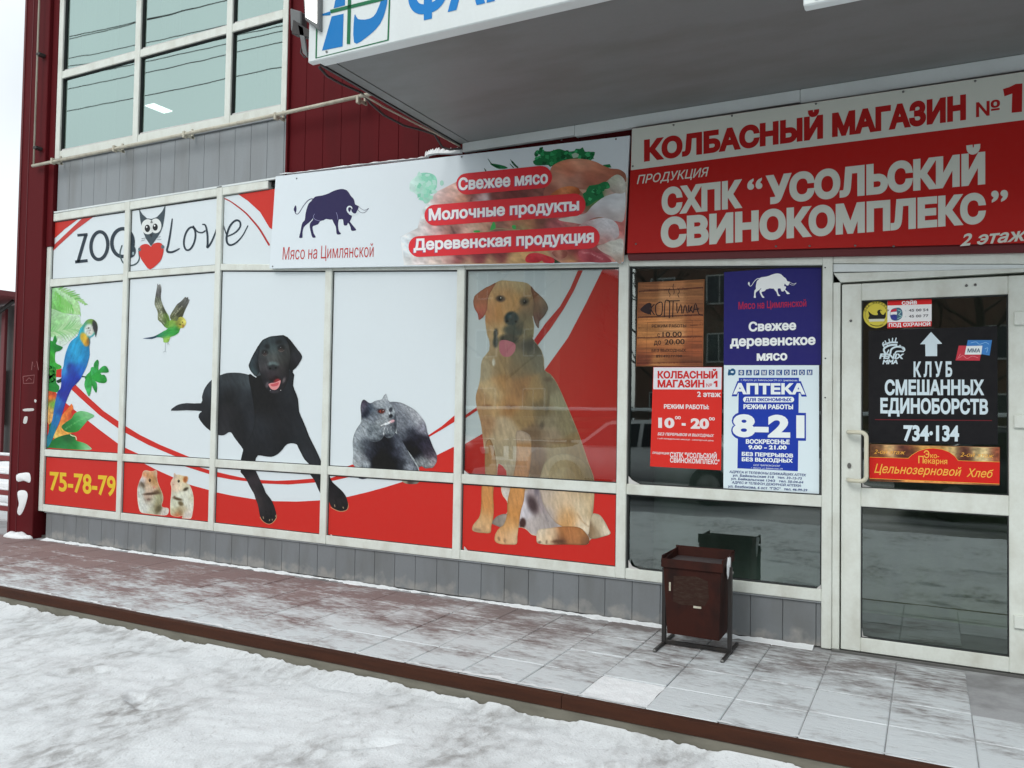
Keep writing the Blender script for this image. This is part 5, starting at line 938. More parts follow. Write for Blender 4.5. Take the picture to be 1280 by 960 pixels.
dblob = [(*hh([(415, 388)])[0], 5.8, 4.0, .05, (58, 46, 40), .95, .35), (*hh([(765, 430)])[0], 5.6, 5.2, .2, (62, 56, 44), .9, .45), (*hh([(575, 680)])[0], 9, 9, .0, (26, 44, 48), .97, .22), (*hh([(545, 645)])[0], 2.4, 2.2, 0, (66, 90, 96), .7, .6), (*hh([(600, 850)])[0], 12, 7, .1, (46, 55, 50), .95, .35), (*hh([(345, 890)])[0], 2.8, 6, .1, (48, 50, 46), .9, .4), (*hh([(690, 780)])[0], 5, 6, 0, (62, 60, 48), .8, .6),
    (*bb([(240, 45)])[0], 3.4, 7, .0, (44, 48, 44), .9, .35), (*bb([(340, 25)])[0], 12, 7, .0, (46, 48, 42), .95, .35), (*bb([(640, 330)])[0], 5, 3, 0, (82, 66, 50), .7, .6), (*bb([(175, 528)])[0], 6, 1.6, .0, (130, 88, 56), .7, .6), (*bb([(360, 530)])[0], 8, 2, .0, (128, 86, 54), .7, .6), (*bb([(640, 500)])[0], 1.6, 14, .1, (92, 82, 62), .8, .6), (*bb([(590, 680)])[0], 3, 5, .3, (84, 72, 60), .8, .6), (*bb([(740, 800)])[0], 18, 3, 0, (120, 88, 60), .6, .7), (*bb([(225, 200)])[0], 1.6, 5, 0, (215, 215, 205), .8, .4),
    (*ll([(520, 430)])[0], 6.0, 11.5, -.35, (60, 42, 44), .92, .6), (*ll([(550, 320)])[0], 3, 7, 0, (95, 88, 98), .7, .6), (*ll([(445, 570)])[0], 4.2, 6.5, .1, (58, 30, 26), .96, .3), (*ll([(715, 710)])[0], 8, 2.2, 0, (85, 50, 32), .8, .5), (*ll([(265, 690)])[0], 1.4, 2.6, -.3, (110, 85, 60), .7, .5), (*ll([(310, 705)])[0], 1.4, 3, -.1, (120, 92, 66), .7, .5), (*ll([(575, 715)])[0], 2, 1.6, 0, (95, 75, 60), .8, .5), (*ll([(628, 715)])[0], 1.3, 2.6, 0, (110, 85, 66), .8, .5), (*ll([(105, 622)])[0], 4.5, 1.8, .2, (120, 95, 75), .6, .6)]
dstk = [(ll([(950, 600), (900, 560), (860, 500)]), .9, (150, 110, 70), .5), (ll([(560, 310), (570, 420), (640, 560)]), .7, (120, 112, 120), .6), (hh([(250, 330), (225, 420), (215, 560)]), .6, (120, 75, 50), .7), (hh([(885, 300), (900, 480), (905, 620)]), .8, (80, 58, 44), .6), (bb([(612, 262), (640, 420), (620, 600), (590, 690)]), .8, (100, 88, 66), .6)]
for art, nm in ((U, 1), (Lw, 0)):
    art.layered(smooth(dog, 2), [
        ll([(318, 500), (262, 512), (228, 540), (212, 572), (245, 590), (285, 602), (340, 590), (345, 520)]),
        ll([(158, 100), (160, 200), (135, 290), (132, 400), (125, 490), (110, 535), (78, 572), (62, 605), (68, 630), (110, 642), (150, 645), (200, 643), (208, 590), (222, 530), (226, 450), (222, 380), (226, 290), (250, 200), (240, 60), (205, -60), (165, -40)]),
        ll([(955, 530), (978, 500), (1000, 498), (1035, 512), (1070, 560), (1095, 610), (1112, 650), (1060, 672), (968, 690), (940, 640)]),
        ll([(572, 300), (580, 340), (600, 420), (640, 500), (700, 570), (780, 610), (850, 615), (905, 625), (945, 655), (958, 560), (978, 500), (986, 420), (990, 340), (985, 250), (955, 150), (870, 70), (740, 40), (640, 80), (590, 170)]),
        ll([(550, 690), (553, 640), (578, 615), (640, 610), (700, 600), (800, 595), (880, 605), (925, 645), (952, 690), (930, 735), (800, 733), (640, 735), (580, 728), (555, 718)]),
        ll([(400, -130), (398, 0), (392, 120), (365, 250), (350, 310), (330, 405), (327, 500), (305, 575), (275, 602), (245, 640), (232, 700), (270, 728), (350, 733), (400, 728), (405, 670), (415, 600), (432, 480), (455, 400), (465, 300), (490, 220), (508, 100), (512, 0), (500, -100)]),
        hh([(860, 205), (910, 270), (990, 340), (1070, 430), (1105, 520), (1085, 580), (1050, 640), (980, 720), (972, 815), (945, 800), (915, 740), (893, 660), (888, 560), (905, 470), (885, 360), (862, 280)]),
        hh([(100, 698), (92, 660), (78, 600), (35, 530), (18, 440), (28, 380), (55, 330), (180, 238), (260, 200), (345, 158), (290, 260), (245, 350), (230, 420), (220, 540), (190, 610), (150, 665)])],
        dctrl, dblob, dstk, lv=4, step=1.3, sm=0, soft=22, power=3.4, fur=(.13, 1.35, 8, 1.7), edge=.7 if nm == 0 else .45, edgec=(226, 196, 150) if nm == 0 else (205, 185, 150), demilk=0, sat=1.06 if nm else .9, rim=.16, con=(130, 1.05, 149 if nm else 138))
U.poly(bb([(270, 45), (300, 30), (350, 40), (388, 62), (390, 100), (375, 130), (345, 156), (305, 156), (285, 140), (268, 110)]), (200, 120, 132), 5, sm=3)
U.stroke(bb([(325, 60), (330, 130)]), .5, (170, 95, 108), 5.5)
U.ell(*hh([(415, 388)])[0], 2.5, 2.5, (28, 20, 18), 5); U.ell(*hh([(418, 375)])[0], .8, .8, (215, 215, 210), 6); U.ell(*hh([(765, 432)])[0], 2.6, 2.6, (34, 30, 26), 5); U.ell(*hh([(760, 422)])[0], .6, .6, (140, 145, 140), 6)
U.ell(*hh([(520, 715)])[0], 1.7, 1.2, (8, 14, 16), 5); U.ell(*hh([(640, 720)])[0], 1.7, 1.2, (8, 14, 16), 5)

mU, mL = U.mesh('print'), Lw.mesh('print')
upl = {('A', 'B'): 'film on the leftmost tall pane printed with a blue macaw and palm leaves', ('B', 'C'): 'tall film with a flying green budgerigar and the tail of the black dog', ('C', 'D'): 'film showing the seated body and head of a black labrador with its tongue out',
       ('D', 'E'): 'film on the fourth tall pane printed with a grey cat looking to the side', ('E', 'F'): 'film behind glass showing the head and chest of a yellow labrador'}
lol = {('A', 'B'): 'low red film with the yellow phone number 75-78-79', ('B', 'C'): 'low film with two hamsters standing on red', ('C', 'D'): 'low red and white film with one black dog foreleg', ('D', 'E'): 'low red film under the cat with a black dog paw at its left', ('E', 'F'): 'low red film with the feet of the yellow labrador'}
for kx_ in bays[:5]:
    h0, h1 = HZ[kx_][0], HZ[kx_][1]
    yo = FY if kx_ != ('E', 'F') else .036
    qd = paneq(*kx_, .908, h0, h1, yo=yo); o = film(qd, upl[kx_], yo=yo)
    r = clip_mesh(mU, paneq(*kx_, .908, h0, h1, .0095, yo=FY), FY, 'print')
    if r:
        p_ = link('print', r, M['print'], o)
        if yo != FY:                                                # this film is stuck to the inside of its pane
            for v in r.vertices:
                s_ = (yo-.0005*0+CAM_D+(v.co.y-FY))/(v.co.y+CAM_D); v.co = CAM_POS+(v.co-CAM_POS)*s_
    qd = paneq(*kx_, .345, .838); o = film(qd, lol[kx_]); r = clip_mesh(mL, paneq(*kx_, .345, .838, None, .0095), FY, 'print')
    if r: link('print', r, M['print'], o)
for me_ in (mU, mL): bpy.data.meshes.remove(me_)

# --- "ZOO Love" strip across three short panes
Tt = Art(FY); t_ = lambda pts: Z(60, 240, 4.491, pts); DK = (42, 55, 66)
Tt.poly(t_([(10, 140), (215, 118), (95, 207), (10, 285)]), (192, 48, 40), 1); Tt.poly(t_([(200, 140), (300, 110), (240, 150), (150, 218), (60, 300), (10, 350), (10, 320), (60, 272), (120, 215)]), (190, 62, 58), 1)
Tt.poly(t_([(1000, -10), (1290, -40), (1290, 230), (1243, 200), (1190, 112), (1120, 48), (1060, 8)]), (200, 48, 38), 1)
Tt.stroke(t_([(905, 20), (950, 24), (1010, 45), (1060, 78), (1110, 118), (1150, 162), (1190, 212), (1240, 296)]), (.8, 1.3, 1.8, 2.2, 2.4), (180, 50, 48), 1)
Tt.stroke(t_([(165, 243), (222, 238)]), 3.4, DK, 2, sm=0, caps=False); Tt.stroke(t_([(212, 242), (168, 392)]), 4.0, DK, 2, sm=0, caps=False); Tt.stroke(t_([(152, 393), (222, 385)]), 3.8, DK, 2, sm=0, caps=False)
def ring(A, cx, cy, rx, ry, w, c, lv, ang=0, s=t_, a0=0, a1=2*math.pi, sc=4.491):
    pts = []
    for k in range(33):
        t = a0+(a1-a0)*k/32; pts.append((cx+rx*math.cos(t)*math.cos(ang)-ry*math.sin(t)*math.sin(ang), cy+rx*math.cos(t)*math.sin(ang)+ry*math.sin(t)*math.cos(ang)))
    A.stroke(s(pts), w, c, lv, sm=0, caps=False)
ring(Tt, 288, 301, 47, 78, 4.2, DK, 2, .08); ring(Tt, 418, 284, 60, 78, 4.4, DK, 2, .05)
Tt.stroke(t_([(415, 300), (404, 345), (420, 395), (460, 412), (495, 402), (512, 375), (508, 330)]), (1.4, 1.8, 1.8, 1.2), (70, 88, 92), 2.5); Tt.ell(*t_([(470, 335)])[0], 5, 7.5, (45, 60, 70), 3, .2); Tt.ell(*t_([(478, 345)])[0], 1.3, 2.0, (150, 170, 175), 3.5)
Tt.poly(t_([(510, 92), (530, 125), (556, 148), (582, 151), (612, 140), (640, 110), (660, 70), (655, 130), (645, 190), (632, 225), (608, 262), (578, 304), (550, 262), (530, 215), (518, 160)]), (62, 76, 84), 3)
Tt.ell(*t_([(560, 195)])[0], 8.0, 9.4, (220, 226, 224), 4); Tt.ell(*t_([(604, 190)])[0], 7.2, 9.2, (220, 226, 224), 4)
for e in ((558, 204, 3.4, 4.6), (602, 197, 3.2, 4.4)): Tt.ell(*t_([(e[0], e[1])])[0], e[2], e[3], (22, 26, 30), 5); Tt.ell(*t_([(e[0]-4, e[1]-8)])[0], .9, 1.2, (230, 235, 235), 6)
Tt.poly(t_([(570, 238), (588, 236), (580, 256)]), (35, 42, 48), 5)
Tt.poly(t_([(573, 434), (540, 402), (516, 362), (510, 325), (520, 302), (542, 292), (562, 294), (578, 306), (590, 292), (612, 284), (635, 288), (648, 308), (646, 345), (628, 390)]), (202, 52, 42), 4, sm=3)
Tt.ell(*t_([(514, 322)])[0], 1.8, 2.4, (90, 105, 112), 5); Tt.ell(*t_([(643, 308)])[0], 2.0, 2.4, (90, 105, 112), 5)
for a in ([(525, 262), (548, 258)], [(522, 275), (545, 268)], [(610, 255), (632, 250)], [(612, 265), (636, 266)]): Tt.stroke(t_(a), .4, (60, 70, 76), 4, sm=0)
Tt.stroke(t_([(697, 152), (688, 220), (676, 290), (668, 330), (690, 338), (715, 330), (737, 318)]), (1.6, 2.4, 2.6, 2.8, 2.4, 1.4), DK, 2)
ring(Tt, 795, 262, 30, 66, 2.3, DK, 2, .22); Tt.stroke(t_([(815, 192), (838, 222), (865, 228), (882, 218)]), 1.8, DK, 2)
Tt.stroke(t_([(868, 182), (884, 188), (894, 235), (896, 290), (894, 312), (915, 285), (938, 232), (948, 200)]), (1.6, 2.4, 2.6, 2.2, 1.6), DK, 2)
Tt.stroke(t_([(985, 190), (990, 205), (1000, 235)]), 1.4, DK, 2)
Tt.stroke(t_([(1010, 248), (1050, 228), (1078, 196), (1076, 166), (1052, 160), (1022, 190), (1004, 240), (1004, 280), (1022, 298), (1055, 285), (1092, 245), (1122, 188)]), (1.5, 2.0, 2.3, 2.4, 2.6, 2.4, 1.8, 1.2), DK, 2)
mT = Tt.mesh('print')
for (a, b), lab in (((('A', 'B')), 'short strip film with the letters ZO and a red corner above the macaw'), (('B', 'C'), 'short strip film with the owl faced cat holding a red heart'), (('C', 'D'), 'short strip film ending in the letter e beside the meat banner')):
    za, zb = HZ[(a, b)][2], HZ[(a, b)][3]; z1 = 3.265
    qd = paneq(a, b, min(za, zb), z1); x0, x1 = XP[a][1]+.009, XP[b][0]-.009
    if b == 'D': x1 = -5.03
    def px_(x, z, yo=FY): v = Vector((x, yo, z))-CAM_POS; d = v.dot(_f2); return (640+F_PX*v.dot(_r3)/d, 480-F_PX*v.dot(_u3)/d)
    qd = [px_(x0, z1), px_(x1, z1+(.004)), px_(x1, zb+.006), px_(x0, za+.006)]
    o = film(qd, lab); add_clip(o, mT, qd, FY)
bpy.data.meshes.remove(mT)

# ================================================================== BANNERS
# white meat shop banner (stands 3 cm proud of the frames)
BY = -.035
ban = sheet('meat_banner', [(344.6, 220.5), (787.5, 169.5), (778.6, 328.3), (336.8, 335.5)], BY, (214, 224, 229), 1.08, None, .022)
tag(ban, 'long white banner with dark bull, meat photograph and three red text pills', 'banner')
A = Art(BY-.0004, 1.05); bu = lambda pts: Z(350, 220, 8.35, pts); NV = (40, 34, 78)
BULL = [(345, 238), (365, 218), (390, 210), (440, 203), (500, 185), (545, 162), (590, 145), (630, 136), (665, 137), (700, 152), (722, 180), (742, 212), (768, 238), (778, 270), (785, 297), (820, 315), (814, 345), (800, 372), (790, 390), (765, 388), (748, 368), (742, 345), (735, 360), (720, 400), (750, 415), (742, 450), (730, 475), (755, 510), (790, 552), (792, 566), (760, 573), (742, 565), (735, 532), (712, 488), (700, 512), (680, 517), (664, 508), (657, 455), (630, 452), (612, 458), (606, 520), (615, 575), (634, 596), (630, 608), (596, 610), (588, 585), (582, 530), (560, 490), (545, 455), (520, 455), (480, 448), (455, 462), (420, 470), (395, 505), (345, 522), (340, 550), (352, 600), (372, 632), (366, 643), (338, 641), (322, 590), (310, 530), (316, 490), (340, 462), (345, 440), (325, 465), (285, 500), (248, 535), (235, 590), (234, 643), (204, 645), (200, 632), (212, 590), (222, 530), (235, 485), (258, 460), (265, 400), (278, 345), (298, 290), (325, 262)]
def bull(A, f, c, c2, lv=2, s=1.0, detail=True):
    A.poly(f(BULL), c, lv, sm=2)
    A.stroke(f([(350, 240), (320, 240), (285, 262), (240, 318), (205, 375), (180, 398), (160, 385), (152, 350)]), (1.2*s, .8*s, .7*s, .9*s), c, lv)
    A.poly(f([(165, 305), (172, 340), (166, 378), (152, 372), (143, 350), (150, 325)]), c, lv+.2, sm=2)
    for p_ in ([(818, 313), (845, 340), (885, 357), (925, 337)], [(812, 352), (842, 380), (885, 380), (926, 337)]): A.stroke(f(p_), .45*s, c, lv)
    if detail:
        A.stroke(f([(752, 345), (745, 325), (722, 318), (704, 335), (706, 365), (730, 392), (765, 404), (800, 398), (814, 380)]), (.8, 1.8, 2.0, 2.0, 1.6, .8), c2, lv+1)
        for p_ in ([(362, 395), (348, 425), (370, 455), (422, 470)], [(588, 380), (600, 420), (604, 455)]): A.stroke(f(p_), .45, (150, 150, 190), lv+1)
bull(A, bu, NV, (214, 224, 229))
A.text('Мясо на Цимлянской', (353, 324.6), (467, 321.0), (353.6, 309), (467, 304.5), (186, 62, 62), 2, .0, .05)
ch_ = A.build('logo', ban)
A = Art(BY-.0004, 1.1); ml = lambda pts: Z(500, 170, 5.647, pts); mr = lambda pts: Z(640, 170, 5.647, pts)
aL = lambda x, y, c: (*ml([(x, y)])[0], c); aR = lambda x, y, c: (*mr([(x, y)])[0], c)
W_ = (214, 224, 229)
A.paint([(500, 296), (522, 285), (528, 262), (545, 240), (575, 225), (640, 222), (785, 222), (779.5, 327.2), (640, 329.6), (505, 331.5)],
    [(502, 298, W_), (502, 312, W_), (504, 330, (212, 214, 212)), (525, 290, (200, 200, 200)), (530, 262, (205, 215, 215)), (545, 242, (212, 200, 198)), aL(300, 440, (200, 160, 152)), aL(380, 380, (210, 172, 160)), aL(460, 440, (196, 142, 120)), aL(520, 425, (120, 52, 50)), aL(700, 420, (118, 60, 56)), aL(800, 400, (105, 50, 48)), aL(560, 450, (205, 190, 190)), aL(250, 650, (196, 160, 158)), aL(180, 690, (204, 185, 182)), aL(350, 650, (178, 130, 120)), aL(380, 670, (120, 82, 78)), aL(400, 640, (160, 110, 102)), aL(450, 655, (196, 160, 148)), aL(520, 640, (205, 170, 150)), aL(600, 630, (190, 145, 122)), aL(700, 640, (128, 92, 80)), aL(780, 640, (180, 120, 100)), aL(330, 860, (192, 150, 142)), aL(250, 870, (205, 180, 175)), aL(150, 880, (210, 200, 198)), aL(430, 860, (130, 62, 66)), aL(550, 870, (118, 48, 54)), aL(700, 860, (115, 50, 52)), aL(480, 915, (205, 180, 140)), aL(650, 912, (205, 175, 130)), aL(800, 900, (200, 165, 115)), aL(250, 915, (212, 205, 190)),
     aR(100, 400, (110, 60, 56)), aR(200, 390, (130, 80, 72)), aR(100, 610, (172, 112, 82)), aR(50, 620, (160, 100, 78)), aR(220, 600, (110, 70, 58)), aR(280, 620, (150, 80, 82)), aR(330, 610, (170, 90, 95)), aR(420, 625, (175, 110, 105)), aR(60, 650, (120, 140, 90)), aR(600, 750, (185, 110, 100)), aR(760, 690, (190, 110, 105)), aR(740, 760, (190, 195, 190)), aR(400, 830, (110, 40, 42)), aR(350, 840, (170, 120, 110)), aR(500, 830, (160, 62, 70)), aR(600, 840, (135, 52, 60)), aR(560, 880, (160, 80, 85)), aR(660, 870, (165, 70, 80)), aR(700, 800, (180, 180, 172)), aR(60, 880, (190, 150, 100)), aR(400, 880, (196, 158, 105)), aR(200, 885, (185, 150, 105)), aR(740, 880, (190, 150, 130)), aR(600, 400, (70, 120, 60)), aR(500, 400, (140, 100, 80)), aR(700, 400, (190, 165, 155)), aR(760, 330, (190, 180, 165))],
    strokes=[(ml([(360, 640), (385, 690)]), 1.6, (95, 62, 60), .7), (ml([(505, 440), (500, 455)]), 1.5, (90, 40, 40), .6)], fur=(.22, .5, 9, 4), lv=.4, step=1.7, sm=0)
# pale faded parsley at the left
A.paint(ml([(70, 330), (95, 300), (150, 262), (210, 262), (250, 285), (262, 330), (250, 380), (215, 410), (215, 455), (180, 478), (155, 450), (100, 400), (70, 385)]), [aL(200, 300, (135, 205, 180)), aL(230, 350, (140, 208, 182)), aL(100, 340, (195, 222, 215)), aL(160, 370, (155, 212, 190)), aL(185, 440, (160, 212, 192)), aL(120, 400, (190, 220, 212))], fur=(.1, .4, 6, 4), lv=1.2)
A.ell(*ml([(295, 332)])[0], 2.4, 3.4, (165, 212, 195), 1.2)

leafy_pale = [(140, 208, 182), (158, 214, 192), (125, 198, 170), (178, 218, 205)]
GR = (22, 110, 62); GD = (12, 78, 45)
for s_ in ([(620, 160), (650, 200), (700, 220)], [(780, 165), (800, 200), (830, 222)], [(595, 228), (605, 245)], [(775, 195), (800, 222)]): A.stroke(ml(s_), (.6, 1.6), GD, 1, sm=3)
A.poly(ml([(635, 195), (680, 198), (740, 212), (760, 228), (700, 232), (660, 215)]), GR, 1, sm=2)
A.stroke(mr([(0, 178), (25, 205), (45, 222)]), (1.4, .8), GD, 1)
A.poly(mr([(148, 178), (190, 150), (205, 120), (192, 85), (212, 82), (225, 105), (270, 108), (320, 92), (350, 95), (395, 110), (440, 105), (450, 90), (480, 92), (500, 80), (515, 110), (560, 112), (586, 115), (575, 150), (560, 168), (500, 160), (440, 165), (380, 175), (330, 195), (270, 218), (255, 205), (200, 208), (165, 205)]), GR, 1, sm=2)
def leafy(A, f, x0, x1, y0, y1, n, cols, lv, seed, size=26, keep=None):
    rs = random.Random(seed)
    for _ in range(n):
        x, y = rs.uniform(x0, x1), rs.uniform(y0, y1)
        if keep and not keep(x, y): continue
        a0 = rs.uniform(0, 6.28); k = rs.randint(4, 6); pts = [(x+size*rs.uniform(.25, .75)*math.cos(a0+6.28*i/k), y+size*rs.uniform(.25, .7)*math.sin(a0+6.28*i/k)) for i in range(k)]
        A.poly(f(pts), rs.choice(cols), lv+rs.random()*.5)
GS = [(22, 110, 62), (45, 150, 90), (12, 78, 45), (30, 128, 72), (60, 165, 105), (16, 92, 52)]
leafy(A, mr, 165, 570, 95, 195, 75, GS, 1.3, 5, 34, lambda x, y: y < 205-(x-250)*.1 and y > 105+abs(x-360)*.02)
A.poly(mr([(420, 130), (445, 118), (472, 128), (466, 150), (432, 156)]), (165, 190, 170), 1.9)
leafy(A, mr, 195, 225, 82, 110, 4, GS, 1.3, 6, 20)
leafy(A, ml, 110, 250, 265, 460, 46, leafy_pale, 1.5, 12, 34, lambda x, y: abs(x-190) < 75-max(0, y-380)*.5)
A.poly(mr([(640, 205), (690, 198), (702, 222), (660, 225)]), GR, 1)
# chicken breast
A.paint(mr([(225, 425), (232, 370), (262, 290), (275, 225), (310, 195), (365, 172), (440, 160), (520, 165), (590, 182), (650, 212), (700, 230), (755, 235), (795, 260), (806, 290), (800, 325), (760, 280), (730, 275), (690, 300), (650, 330), (560, 350), (500, 375), (420, 370), (350, 385), (290, 415)]),
    [aR(350, 200, (196, 128, 98)), aR(450, 185, (208, 150, 122)), aR(550, 200, (205, 142, 115)), aR(620, 230, (192, 122, 95)), aR(400, 250, (182, 106, 82)), aR(300, 300, (190, 130, 108)), aR(350, 310, (196, 148, 128)), aR(450, 320, (186, 136, 118)), aR(550, 290, (172, 100, 80)), aR(520, 340, (150, 95, 78)), aR(640, 300, (160, 98, 80)), aR(280, 380, (150, 90, 76)), aR(720, 250, (175, 105, 82)), aR(785, 280, (140, 90, 72)), aR(430, 360, (165, 118, 100))], fur=(.12, .2, 12, 4), lv=1.8)
A.paint(mr([(275, 418), (310, 385), (355, 362), (410, 354), (450, 360), (474, 375), (474, 412), (380, 415)]), [aR(350, 380, (205, 130, 85)), aR(420, 370, (195, 118, 70)), aR(450, 400, (150, 75, 40)), aR(320, 405, (170, 95, 55))], lv=2)
A.poly(mr([(470, 375), (530, 380), (540, 410), (505, 410)]), (190, 150, 130), 1.9)
A.paint(mr([(330, 585), (400, 572), (450, 560), (520, 545), (560, 500), (600, 465), (660, 425), (740, 402), (800, 396), (790, 590), (740, 602), (690, 590), (620, 572), (560, 585), (500, 620), (430, 612), (350, 600)]), [aR(400, 590, (196, 196, 184)), aR(480, 570, (190, 188, 184)), aR(600, 500, (196, 198, 202)), aR(700, 450, (200, 204, 208)), aR(760, 500, (205, 208, 210)), aR(650, 560, (175, 165, 165)), aR(540, 590, (160, 130, 130)), aR(770, 580, (180, 170, 168))], fur=(.08, .2, 12, 5), lv=2.1)
A.paint(mr([(470, 640), (510, 610), (570, 590), (640, 578), (700, 590), (740, 620), (755, 665), (750, 710), (690, 740), (620, 770), (600, 700), (540, 650)]), [aR(600, 610, (196, 192, 196)), aR(680, 620, (204, 204, 208)), aR(720, 680, (190, 180, 182)), aR(650, 730, (180, 130, 125)), aR(640, 670, (198, 194, 196)), aR(540, 640, (170, 140, 138))], lv=2.3)
A.paint(mr([(600, 780), (660, 755), (720, 740), (782, 732), (775, 890), (740, 890), (700, 850), (640, 820)]), [aR(700, 780, (190, 190, 180)), aR(750, 800, (200, 200, 192)), aR(740, 870, (170, 150, 138)), aR(650, 800, (180, 160, 150))], lv=2.3)
A.paint(mr([(680, 330), (700, 295), (740, 272), (780, 290), (800, 330), (798, 396), (740, 405), (700, 385)]), [aR(720, 320, (185, 190, 172)), aR(770, 340, (200, 200, 190)), aR(720, 380, (160, 150, 140))], lv=2.2)
A.poly(mr([(498, 410), (520, 395), (545, 350), (600, 345), (640, 325), (675, 325), (692, 355), (680, 372), (645, 378), (640, 405), (650, 432), (600, 452), (560, 480), (525, 498), (518, 460)]), GR, 2.6, sm=2)
leafy(A, mr, 515, 680, 335, 480, 60, GS, 3, 9, 30, lambda x, y: y < 350+(690-x)*.85 and y > 440-(x-500)*.75)
A.paint(mr([(470, 815), (510, 800), (560, 805), (600, 825), (660, 845), (700, 880), (690, 892), (590, 893), (520, 880), (475, 850)]), [aR(500, 830, (175, 80, 88)), aR(560, 860, (140, 48, 58)), aR(620, 850, (165, 75, 85)), aR(660, 880, (150, 60, 70))], strokes=[(mr([(490, 820), (560, 830), (640, 870)]), .8, (205, 150, 150), .6)], lv=2.2)
A.paint(mr([(282, 820), (330, 805), (385, 812), (385, 850), (340, 868), (300, 850)]), [aR(330, 830, (185, 130, 110)), aR(370, 830, (130, 70, 60)), aR(300, 840, (140, 80, 70))], lv=2.2)
A.paint(mr([(95, 862), (120, 832), (165, 825), (205, 830), (240, 842), (290, 862), (300, 885), (285, 898), (230, 895), (210, 880), (180, 893), (105, 892)]), [aR(130, 850, (190, 45, 55)), aR(180, 870, (165, 25, 40)), aR(250, 870, (185, 40, 50)), aR(200, 840, (200, 70, 75))], lv=2.6)
A.poly(mr([(290, 862), (320, 880), (348, 895), (300, 898)]), (40, 60, 40), 2.5)
A.stroke(ml([(520, 672), (600, 678), (680, 655), (760, 658), (847, 662)]), .8, (150, 150, 110), 2.6); 
for g_ in ([(520, 668), (560, 666), (562, 680), (525, 680)], [(635, 665), (655, 610), (668, 612), (675, 650)], [(790, 632), (815, 630), (818, 655), (795, 655)]): A.poly(ml(g_), (60, 160, 80), 2.8, sm=2)
A.build('meat_picture', ban)
A = Art(BY-.0004-.002, 1.2); PR = (208, 46, 54)
A.pill((583.6, 229.9), (676.2, 221.3), 13.3, 13.9, PR, 1); A.pill((543.6, 269.0), (717.5, 256.1), 13.1, 14.3, PR, 1); A.pill((523.6, 308.2), (735.4, 296.6), 13.0, 14.3, PR, 1)
for tt_, a_ in (('Свежее мясо', ((573, 237.3), (685, 228.6), (573, 223.0), (685, 214.2))), ('Молочные продукты', ((536, 275.2), (724, 262.3), (536, 261.6), (724, 248.3))), ('Деревенская продукция', ((517, 312.4), (742.4, 302.2), (517, 299.2), (742.4, 287.8)))):
    sh = [(x-.9, y+.8) for x, y in a_]; A.text(tt_, *sh, (150, 90, 130), 2, .045, fit=.045); A.text(tt_, *a_, (230, 226, 234), 3, .045, fit=.045)
A.build('lettering', ban)
for (px, py) in ((577, 196), (702, 175), (770, 174), (371, 223), (341, 333)):
    v = P(px, py, BY); link_ = tube('screw', [(v.x, BY, v.z), (v.x, BY-.004, v.z)], .006, M['screw'], ban, 8)

# red sausage shop banner over the door
RY = -.045
ban2 = sheet('sausage_banner', [(790, 161), (1500, 57.5), (1500, 298), (784, 316.3)], RY, (182, 26, 22), 1.0, None, .012)
tag(ban2, 'big red and white vinyl banner with white lettering above the door', 'banner')
A = Art(RY-.0004, 1.0); CW = (214, 218, 208)
A.poly([(790, 161.1), (1500, 57.6), (1500, 122), (1280, 150), (960, 190.2), (788.6, 212.8)], CW, .2)
A.text('КОЛБАСНЫЙ МАГАЗИН', (805, 200.3), (1207.5, 147.5), (805, 176.8), (1207.5, 120), (176, 26, 26), 1, .072)
A.text('№', (1220, 146.3), (1250, 142.2), (1220, 128.5), (1250, 124.5), (176, 26, 26), 1, .02); A.poly(Z(960, 0, 4, [(1175, 445), (1205, 436), (1238, 420), (1272, 417), (1270, 559), (1218, 564), (1221, 468), (1182, 482)]), (176, 26, 26), 1)
A.text('ПРОДУКЦИЯ', (796, 230.0), (886, 220), (796, 219.4), (886, 208.9), CW, 1, .012, .25)
A.text('СХПК', (827, 267), (928, 257.2), (827, 237.5), (928, 226.5), CW, 1, .072)
A.text('“', (934, 256.5), (953, 254.5), (934, 224), (953, 222), CW, 1, .03)
A.text('УСОЛЬСКИЙ', (957, 253.3), (1231.5, 227.3), (957, 222.2), (1231.5, 192.3), CW, 1, .072)
A.text('СВИНОКОМПЛЕКС', (826, 307.6), (1232.5, 276.2), (826, 275), (1232.5, 243.0), CW, 1, .072)
A.text('”', (1239, 273), (1260, 271), (1239, 238), (1260, 236.5), CW, 1, .03)
A.text('2 этаж', (1200, 307.3), (1284, 300), (1201, 292.3), (1285, 284.5), CW, 1, .03, .25)
A.build('lettering', ban2)
for (px, py) in ((842, 156.5), (915, 145), (1020, 130), (1129, 115), (1219, 101.5), (791, 208), (795, 305), (970, 308), (1012, 307.5), (1069, 307), (1117, 308)):
    v = P(px, py, RY); tube('eyelet', [(v.x, RY-.001, v.z), (v.x, RY-.004, v.z)], .0065, M['screw'], ban2, 8)
o = bq('banner_backing', ((783.8, 316.5), (1500, 298.3), (1500, 311), (785.5, 325.5)), -.026, .02, M['shadow_red'], .003); add_part(o)

# ================================================================== POSTERS
def poster(name, quad, yo, c, gain, label, cat='poster', thick=.0008): o = sheet(name, quad, yo, c, gain, None, thick); return tag(o, label, cat)
PY = .0385
g = 1.35
